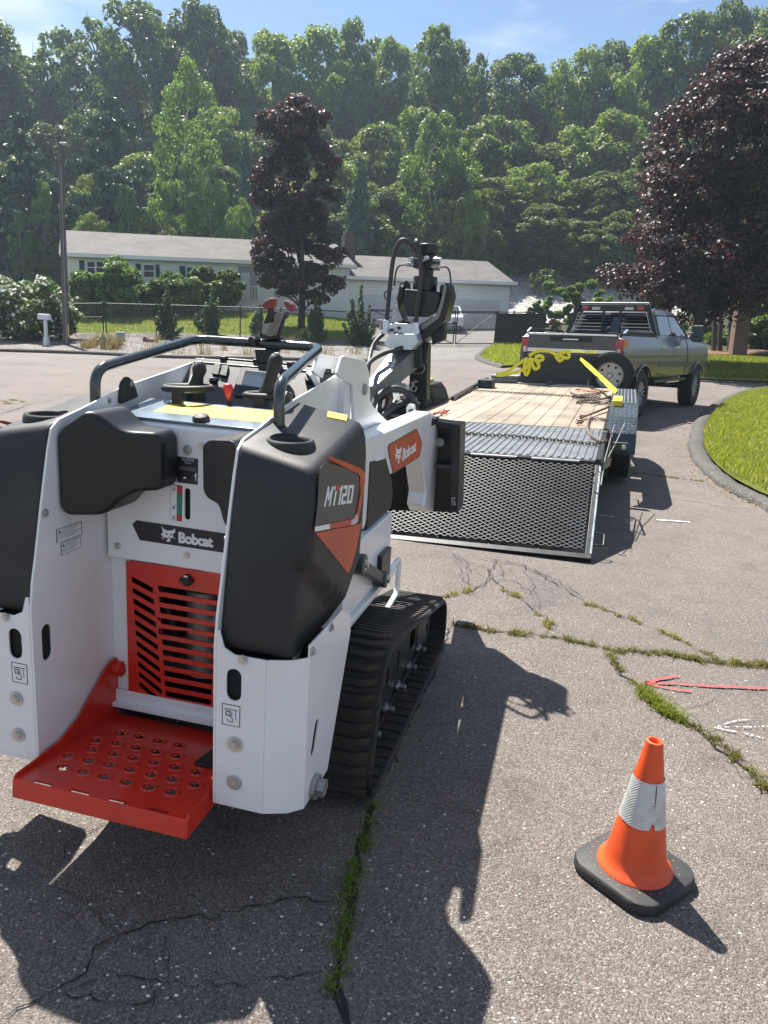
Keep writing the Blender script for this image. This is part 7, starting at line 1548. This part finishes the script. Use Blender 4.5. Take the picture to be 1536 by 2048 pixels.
def rock(px_, py_, w_, col, label, group=None, seed=0):
    p = gp(px_, py_); r = w_ / F_PX * (p - EYE).dot(c_f) / 2; R = np.random.default_rng(seed + int(px_)); bm = bmesh.new(); bmesh.ops.create_icosphere(bm, subdivisions=2, radius=1)
    for v in bm.verts: k = 1 + .3 * sin(v.co.x * 4 + px_) * cos(v.co.y * 3 + seed) + R.normal() * .07; v.co = Vector((v.co.x * r * k, v.co.y * r * .8 * k, v.co.z * r * .62 * k))
    me = bpy.data.meshes.new('boulder'); bm.to_mesh(me); bm.free(); me.materials.append(col); finish(me, 28); o = put('boulder', me); o.location = (p.x, p.y, p.z + r * .25); tag(o, label, 'rock', group)
RK1 = mat('brown rock', (.14, .09, .07), .9, var=.3, scale=6, bump=.8, bscale=20); RK2 = mat('grey rock', (.19, .185, .18), .9, var=.3, scale=6, bump=.8, bscale=20)
rock(299, 686, 26, RK1, 'largest brown boulder in the gravel bed left of the first juniper'); rock(317, 686, 14, RK2, 'small grey stone just right of the brown boulder'); rock(337, 689, 17, RK2, 'pale grey boulder under the leftmost juniper')
for k, (a, b, c) in enumerate(((628, 692, 14), (640, 693, 12), (654, 693, 11))): rock(a, b, c, RK1 if k % 2 else RK2, ('left', 'middle', 'right')[k] + ' stone of the short row under the juniper behind the hand rail', 'stones under the third juniper', k)
for k in range(8): rock(694 + k * 9, 700 + (k % 2) * 1.5 - k * .2, 10, RK2 if k % 3 else RK1, '%s stone from the left edging the juniper by the driveway' % ('first', 'second', 'third', 'fourth', 'fifth', 'sixth', 'seventh', 'eighth')[k], 'stones edging the driveway juniper', k)
# parked car by the garage
CM = frame_matrix(HM @ HS.y(895, 663, -3.2), radians(3), radians(2.3)); car = empty('parked_car', mw=CM, label='small white car parked by the garage doors', cat='car')
CW = mat('white car paint', (.70, .72, .73), .25, var=.02, coat=.8)
def body_ring(y, hw, z0, z1): return [(a, y, b) for a, b in round_poly([(-hw, z0), (hw, z0), (hw, z1), (-hw, z1)], .12, 3)]
m = MB(); m.loft([body_ring(-2.0, .78, .35, .78), body_ring(-1.85, .86, .26, .90), body_ring(-1.0, .88, .24, .98), body_ring(1.6, .88, .24, 1.02), body_ring(2.0, .82, .3, .95)]); m.build('body', CW, car, ang=50)
m = MB(); m.loft([body_ring(-1.05, .80, .9, 1.0), body_ring(-.35, .70, .9, 1.44), body_ring(1.1, .70, .9, 1.48), body_ring(1.8, .76, .9, 1.0)]); m.build('cabin', CW, car, ang=50)
m = MB(); m.add([(-.66, -1.02, 1.0), (.66, -1.02, 1.0), (.56, -.42, 1.40), (-.56, -.42, 1.40)], [(0, 1, 2, 3)]); mm_ = m.build('windscreen', DGL, car, fin=False); mm_.location = (0, -.04, .03)
for s_ in (-1, 1):
    m = MB(); m.box(s_ * .66 - .14, s_ * .66 + .14, -2.02, -1.92, .62, .76); m.build('headlight', LAMP_W, car, .02); m = MB(); m.add([(s_ * .80, -.7, 1.0), (s_ * .80, 1.3, 1.0), (s_ * .72, 1.1, 1.40), (s_ * .72, -.3, 1.38)], [(0, 1, 2, 3)]); m.build('side_window', DGL, car, fin=False)
    m = MB(); m.box(s_ * .93 - .07, s_ * .93 + .07, -.85, -.7, .95, 1.08); m.build('wing_mirror', CW, car, .02)
    for y in (-1.3, 1.35): m = MB(); m.cyl((s_ * .70, y, .31), (s_ * .885, y, .31), .31, 22); m.build('wheel', TIRE, car, .02)
m = MB(); m.box(-.5, .5, -2.01, -1.95, .40, .56); m.build('grille', BLACK, car, .01); m = MB(); m.box(-.2, .2, -2.03, -2.0, .48, .58); m.build('number_plate', DECAL_WHT, car)
m = MB(); m.box(-.75, .75, -2.0, -1.9, .27, .34); m.build('lower_bumper', BLACK, car, .01)

# ================================================================== shrubs and trees near the houses
def bush(name, label, parts, n, size, m_, stems=6, cat='bush', seed=3, flowers=None, group=None, up=.5, nb=60, aspect=1.5):
    """parts: (px, top px, bottom px, width px, depth) ellipsoidal masses"""
    blobs = []; R = np.random.default_rng(seed); p_ = at(parts[0][0], parts[0][2], parts[0][4]); root = Vector((p_.x, p_.y, gz(p_.x, p_.y)))
    for cx, ty, by, wpx, D in parts:
        T_ = at(cx, ty, D); zb_ = gz(T_.x, T_.y); hh = T_.z - zb_; hw = wpx / F_PX * D / 2; c = Vector((T_.x, T_.y, zb_ + hh * .5)) - root
        for k in range(nb):
            d_ = R.normal(size=3); d_ /= np.linalg.norm(d_); q = .5 + .5 * R.random(); r = hw * R.uniform(.11, .27); blobs.append((c.x + d_[0] * hw * q, c.y + d_[1] * hw * .8 * q, max(.12, c.z + d_[2] * hh * .5 * q), r, r, r * .75))
    e = empty(name, tuple(root), label=label, cat=cat, group=group); put('foliage', leaf_cloud('foliage', blobs, n, size, m_, seed=seed, up=up, aspect=aspect), e)
    m = MB()
    for k in range(stems):
        a = R.uniform(0, 6.28); b = blobs[int(R.integers(len(blobs)))]; m.tube([(.15 * cos(a), .15 * sin(a), -.05), (b[0] * .5, b[1] * .5, b[2] * .5), (b[0], b[1], b[2])], [.035, .025, .01], 5)
    m.build('stem', BARK, e)
    if flowers:
        put('blossom', leaf_cloud('blossom', [(b[0], b[1], b[2], b[3] * 1.08, b[4] * 1.08, b[5] * 1.08) for b in blobs], flowers[0], flowers[1], flowers[2], seed=seed + 1, shell=.92, up=.6, aspect=1.0), e)['kind'] = 'stuff'
    return e
FLW = leafmat('pale blossom', (.66, .58, .61), (.78, .74, .76), .3, .6, .2, (.8, .78, .78))
FBD = (gp(60, 692) - EYE).dot(c_f) + 1.7
bush('flowering_bush', 'large rose of Sharon bush covered in white blossoms beside the mailbox', [(55, 545, 700, 200, FBD), (5, 560, 700, 120, FBD - .3), (120, 570, 690, 80, FBD + .6)], 30000, .085, HEDGE, flowers=(1500, .14, FLW), seed=5, stems=12)
for k, (a, b, c, d, lb) in enumerate(((185, 548, 632, 90, 'clipped hedge shrub right behind the utility pole'), (228, 527, 632, 140, 'broad rounded shrub under the left windows of the white house'), (340, 545, 632, 130, 'wide low shrub in the middle of the hedge row'), (437, 523, 632, 90, 'tall dense shrub left of the porch'), (385, 552, 632, 90, 'mid-height shrub between the wide one and the tall one'))):
    D_ = (HM @ HS.y(a, c, -3.0) - EYE).dot(c_f); bush('hedge_shrub', lb, [(a, b, c, d * 1.1, D_)], 15000, .13, HEDGE, seed=20 + k, group='shrubs in front of the white house')
def juniper(px_, top, by, wpx, D, label, seed):
    R = np.random.default_rng(seed); p = gp(px_, by); D = (p - EYE).dot(c_f); P = at(px_, top, D); root = Vector((P.x, P.y, gz(P.x, P.y))); h = P.z - root.z; hw = wpx / F_PX * D / 2; bl = []
    for s in range(24):
        a = R.uniform(0, 6.28); sp = R.uniform(.2, 1.25); hh = h * (1.02 - .62 * sp ** 1.2) * R.uniform(.8, 1.0) if s else h
        if s == 0: sp = .05
        for k in range(9):
            f_ = .05 + .95 * (k + .5) / 9; r = .055 * (1.25 - f_) + .022; bl.append((cos(a) * hw * sp * f_ ** .6, sin(a) * hw * sp * f_ ** .6, hh * f_, r * 1.9, r * 1.9, hh * .085))
    e = empty('juniper', tuple(root), label=label, cat='juniper', group='upright junipers in the gravel bed'); put('foliage', leaf_cloud('foliage', bl, 8500, .055, JUN, seed=seed, aspect=2.4, up=.6), e); m = MB(); m.tube([(0, 0, -.05), (0, 0, h * .6)], [.05, .02], 6); m.build('trunk', BARK, e)
juniper(335, 578, 680, 52, 31, 'leftmost dark juniper, behind the pale boulder', 1); juniper(424, 578, 676, 74, 32, 'wide spreading juniper second from the left', 2); juniper(520, 612, 676, 40, 33, 'small juniper right behind the phone holder', 3); juniper(633, 598, 690, 44, 33, 'juniper standing below the trunk of the small purple maple', 4); juniper(722, 570, 696, 72, 31.5, 'juniper by the driveway edge, next to the auger hoses', 5)

def maple(name, label, D, top, base_px, crown, n, size, trunk_r, seed, limbs=16, m_=PURP, blobs_n=150):
    """crown: (centre px x, half-width px, bottom px) per height given as a list of (py, cx, half width)"""
    R = np.random.default_rng(seed); b0 = at(*base_px, D); root = Vector((b0.x, b0.y, gz(b0.x, b0.y))); bl = []; pys = [c[0] for c in crown]
    cxs = lambda y: np.interp(y, pys, [c[1] for c in crown]); hws = lambda y: np.interp(y, pys, [c[2] for c in crown]); sc = D / F_PX; tot = 0
    while len(bl) < blobs_n:
        y = R.uniform(pys[0], pys[-1]); hw = hws(y)
        if R.random() > hw / max(c[2] for c in crown) + .1: continue
        a = R.uniform(0, 6.28); q = R.random() ** .45; ctr = at(float(cxs(y)), y, D) - root; r = R.uniform(.05, .17) * max(c[2] for c in crown) * sc * 1.35
        q *= R.uniform(.86, 1.1); bl.append((ctr.x + cos(a) * hw * sc * q * .92, ctr.y + sin(a) * hw * sc * q * .75, ctr.z, r * 1.1, r * 1.1, r * .72))
    e = empty(name, tuple(root), label=label, cat='tree'); put('crown', leaf_cloud('crown', bl, n, size, m_, seed=seed, up=.6, aspect=1.15), e)
    m = MB(); tp = at(float(cxs(top)), top + (pys[-1] - top) * .15, D) - root; m.tube(smooth_path([(0, 0, -.1), (tp.x * .1, tp.y * .1, tp.z * .3), (tp.x * .6, tp.y * .6, tp.z * .7), tuple(tp)], 4), [trunk_r * (1.2 - i * .09) for i in range(13)], 10)
    for k in range(limbs):
        b = Vector(bl[int(R.integers(len(bl)))][:3]); z_ = b.z * R.uniform(.35, .7); s = Vector((tp.x * z_ / tp.z, tp.y * z_ / tp.z, z_)); m.tube(smooth_path([s, s.lerp(b, .5) + Vector((0, 0, .15)), b], 3), [trunk_r * .35 * (1 - i * .12) for i in range(7)], 5)
    m.build('trunk', BARKD, e, ang=60); return e
maple('purple_maple', 'round purple-leaved maple on the lawn before the white house', 38, 205, (603, 652), [(200, 590, 22), (225, 588, 62), (290, 592, 78), (350, 590, 82), (400, 596, 84), (440, 600, 78), (480, 596, 88), (520, 598, 96), (560, 602, 92), (600, 612, 60)], 40000, .15, .16, 31, blobs_n=190)
maple('purple_maple', 'very large purple maple filling the right edge behind the truck', 27.5, 110, (1388, 700), [(105, 1515, 25), (140, 1520, 75), (190, 1510, 120), (260, 1490, 165), (330, 1470, 175), (380, 1460, 225), (430, 1450, 190), (480, 1440, 235), (540, 1430, 215), (590, 1430, 225), (630, 1450, 170)], 78000, .11, .20, 37, limbs=40, blobs_n=260)
tree('purple_maple', 'leafy', 3, 1640, 200, 330, 32, 'dark tree cut off by the right edge of the picture, behind the purple maple', base=.2)
for k, (a, ty, by, wd, D, lb) in enumerate(((1120, 560, 660, 78, 45, 'light green arborvitae clump behind the tailgate of the truck'), (1175, 548, 655, 84, 46, 'taller light green arborvitae against the purple maple'), (1075, 600, 690, 40, 43, 'small rounded shrub at the end of the slatted fence'), (1210, 590, 690, 70, 40, 'dark green shrub hidden behind the truck cab'))):
    bush('arborvitae', lb, [(a, ty, by, wd, D)], 12000, .11, LITE if k < 3 else HEDGE, seed=50 + k, cat='shrub', nb=30, up=.7)
bush('rhododendron', 'glossy green shrub at the right edge beside the brick chimney', [(1530, 634, 712, 90, 38), (1590, 640, 712, 80, 38)], 16000, .11, HEDGE, seed=61, cat='shrub'); bush('ornamental_grass', 'tuft of long light green grass behind the wing mirror of the truck', [(1448, 670, 712, 70, 40)], 7000, .10, LITE, seed=62, cat='shrub', aspect=4)
for k, px_ in enumerate((1428, 1440, 1460)):
    p = gp(px_, 705); m = MB(); tp = at(px_ + 3, 600, (p - EYE).dot(c_f)); m.tube([(p.x, p.y, p.z - .2), tuple(tp)], [.13, .09], 8); e = tag(m.build('tree_trunk', BARK), ('left', 'middle', 'right')[k] + ' slim bare trunk between the truck mirror and the brick chimney', 'tree', 'slim trunks by the brick chimney')
wd_ = []
for k in range(16):
    c = gp(150 + 90 * random.random(), 680 + 22 * random.random()); wd_ += [(c.x + random.gauss(0, .12), c.y + random.gauss(0, .12), c.z) for _ in range(60)]
for k in range(30):
    c = gp(240 + 480 * random.random(), 676 + 38 * random.random()); wd_ += [(c.x + random.gauss(0, .15), c.y + random.gauss(0, .15), c.z) for _ in range(30)]
blades('dry_weeds', wd_, leafmat('tall dry weed', (.15, .12, .05), (.28, .24, .10), .3, .7, .2, (.36, .28, .16)), .12, .55, .012, lean=.25)

# ================================================================== the woods
big = [(-40, 30, 190, 80, 'leafy'), (30, 120, 110, 86, 'sparse'), (78, 105, 110, 88, 'sparse'), (135, 60, 120, 86, 'sparse'), (205, 40, 130, 84, 'sparse'), (285, -2, 165, 80, 'leafy'), (398, 6, 135, 80, 'leafy'), (462, 60, 110, 86, 'leafy'), (545, 60, 130, 82, 'light'), (640, 50, 140, 84, 'light'), (712, 42, 100, 86, 'leafy'), (790, 78, 120, 84, 'light'), (882, 52, 110, 80, 'leafy'), (955, 112, 90, 84, 'sparse'), (1040, 102, 120, 82, 'leafy'), (1108, 150, 90, 88, 'leafy'), (1170, 92, 120, 82, 'light'), (1238, 84, 120, 84, 'leafy'), (1305, 70, 120, 80, 'light'), (1392, 22, 130, 78, 'leafy'), (1470, 0, 120, 80, 'leafy'), (1560, 12, 160, 78, 'light')]
desc = {'leafy': 'tall dark oak', 'light': 'tall light green tree', 'sparse': 'airy open-crowned tree', 'pine': 'broad white pine', 'birch': 'slender pale-leaved birch', 'cone': 'blue-green conifer'}
def side(px_):
    for lim, s in ((-1, 'past the left edge of the picture'), (60, 'at the far left edge'), (120, 'just left of the utility pole'), (170, 'just right of the utility pole'), (250, 'over the left end of the white house'), (330, 'over the left windows of the white house'), (430, 'over the middle of the white house'), (500, 'over the porch of the white house'), (580, 'just left of the small purple maple'), (690, 'just right of the small purple maple'), (760, 'above the chimney'), (850, 'above the left part of the garage'), (930, 'above the auger motor'), (1000, 'above the right part of the garage'), (1080, 'above the gravel slope'), (1140, 'above the hillside fence'), (1210, 'above the truck tailgate'), (1280, 'above the truck cab'), (1350, 'left of the large purple maple'), (1440, 'behind the large purple maple'), (1540, 'at the far right edge'), (9999, 'past the right edge of the picture')):
        if px_ < lim: return s
GW = 'trees of the wood behind the houses'; USED = {}
def uniq(s):
    USED[s] = USED.get(s, 0) + 1; return s if USED[s] == 1 else s + ', right-hand one' if USED[s] == 2 else s + ', rightmost'
for k, (cx, ty, wd, D, kd) in enumerate(big): tree({'leafy': 'oak_tree', 'light': 'maple_tree', 'sparse': 'ash_tree'}[kd], kd, k % 3, cx, ty, wd * 1.5, D, uniq('%s on the skyline %s' % (desc[kd], side(cx))), GW, base=.22)
for row_, (D, y0, y1, stp, wd) in enumerate(((92, 150, 200, 62, 125), (73, 205, 290, 74, 140), (66, 300, 390, 72, 135), (63, 400, 455, 68, 105))):
    x = -60 + row_ * 17; k = 0
    while x < 1600:
        kd = ('leafy', 'light', 'leafy', 'leafy', 'light')[(k * 3 + row_) % 5]
        if row_ >= 2 and x > 1120 and x < 1600 and row_ == 3: kd = 'leafy'
        ty = y0 + (y1 - y0) * ((k * .618 + row_ * .3) % 1)
        tree('maple_tree' if kd == 'light' else 'oak_tree', kd, (k + row_) % 3, x, ty, wd * (1.25 + .35 * ((k * .37) % 1)), D + 3 * ((k * .71) % 1), uniq('%s, %s row, %s' % (desc[kd], ('hindmost', 'upper', 'middle', 'lowest')[row_], side(x))), GW, base=.06 if row_ else .12); x += stp * (1 + .2 * ((k * .43) % 1)); k += 1
for a in ((45, 195, 240, 58, 'pine', 0, 'broad layered white pine at the far left edge'), (218, 150, 230, 60, 'pine', 1, 'big dark white pine right of the utility pole'), (-30, 330, 150, 58, 'pine', 2, 'dark pine cut off by the left edge'), (115, 290, 100, 60, 'pine', 1, 'small pine behind the top of the utility pole'),
          (372, 112, 150, 62, 'birch', 0, 'tall slender light green birch over the house roof'), (420, 330, 120, 60, 'birch', 1, 'bushy light green birch sapling above the house ridge'), (878, 222, 165, 64, 'birch', 2, 'white-trunked birch behind the garage'), (492, 262, 76, 62, 'cone', 0, 'blue-green conifer left of the small purple maple'), (722, 318, 110, 60, 'cone', 1, 'blue-green pine above the chimney'), (482, 390, 66, 58, 'birch', 1, 'bright green sapling beside the small purple maple'), (40, 420, 60, 56, 'birch', 0, 'bright green sapling at the left edge behind the flowering bush'), (85, 360, 70, 57, 'birch', 2, 'pale sapling left of the utility pole'), (255, 365, 60, 58, 'birch', 1, 'pale sapling over the left end of the house roof'), (325, 360, 90, 58, 'birch', 2, 'round pale sapling over the house roof'), (180, 420, 90, 56, 'light', 1, 'light green bushy tree behind the utility pole'), (950, 380, 90, 62, 'light', 0, 'bushy light tree behind the garage roof'), (1075, 500, 60, 70, 'light', 2, 'small grey-green tree at the edge of the gravel slope'), (1010, 430, 110, 68, 'leafy', 2, 'dark bushy tree at the top of the gravel slope'), (1150, 420, 130, 74, 'leafy', 0, 'dark bushy tree behind the hillside fence')):
    tree({'pine': 'white_pine', 'birch': 'birch_tree', 'cone': 'conifer', 'light': 'young_tree', 'leafy': 'oak_tree'}[a[4]], a[4], a[5], a[0], a[1], a[2], a[3], a[6], base=.04 if a[4] in ('pine', 'cone', 'light', 'leafy') else .16)
und = []
for k in range(260):
    P = at(-100 + 1750 * random.random(), 470 + 60 * random.random(), 58 + 14 * random.random()); z_ = gz(P.x, P.y)
    if 4 < P.x < 23 and P.y < 75 and random.random() < .93: continue
    r = random.uniform(.9, 1.8); und.append((P.x, P.y, z_ + r * .6, r, r, r * .8))
o = put('undergrowth', leaf_cloud('undergrowth', und, 60000, .22, F1, seed=9)); o['kind'] = 'stuff'
for k, (a, ty, by, wd, D) in enumerate(((1515, 600, 706, 90, 44), (1345, 640, 705, 60, 46), (1415, 648, 704, 60, 50), (1580, 560, 712, 120, 46))):
    bush('evergreen_shrub', ('tall evergreen shrub behind the brick chimney', 'low green shrub seen past the front of the truck', 'light shrub between the slim bare trunks', 'tall evergreen shrub past the right edge')[k], [(a, ty, by, wd, D)], 9000, .13, (HEDGE, LITE)[k % 2], seed=80 + k, cat='shrub')
# ================================================================== summer haze
hz = bpy.data.materials.new('haze air'); hz.use_nodes = True; t = hz.node_tree; t.nodes.clear(); pv = t.nodes.new('ShaderNodeVolumePrincipled'); pv.inputs['Color'].default_value = (.62, .80, 1.0, 1); pv.inputs['Density'].default_value = .0006; pv.inputs['Anisotropy'].default_value = .35
t.links.new(pv.outputs[0], t.nodes.new('ShaderNodeOutputMaterial').inputs['Volume'])
m = MB(); m.box(-420, 420, -80, 920, -5, 46); o = m.build('haze', hz); o['kind'] = 'stuff'
scene.cycles.volume_bounces = 0
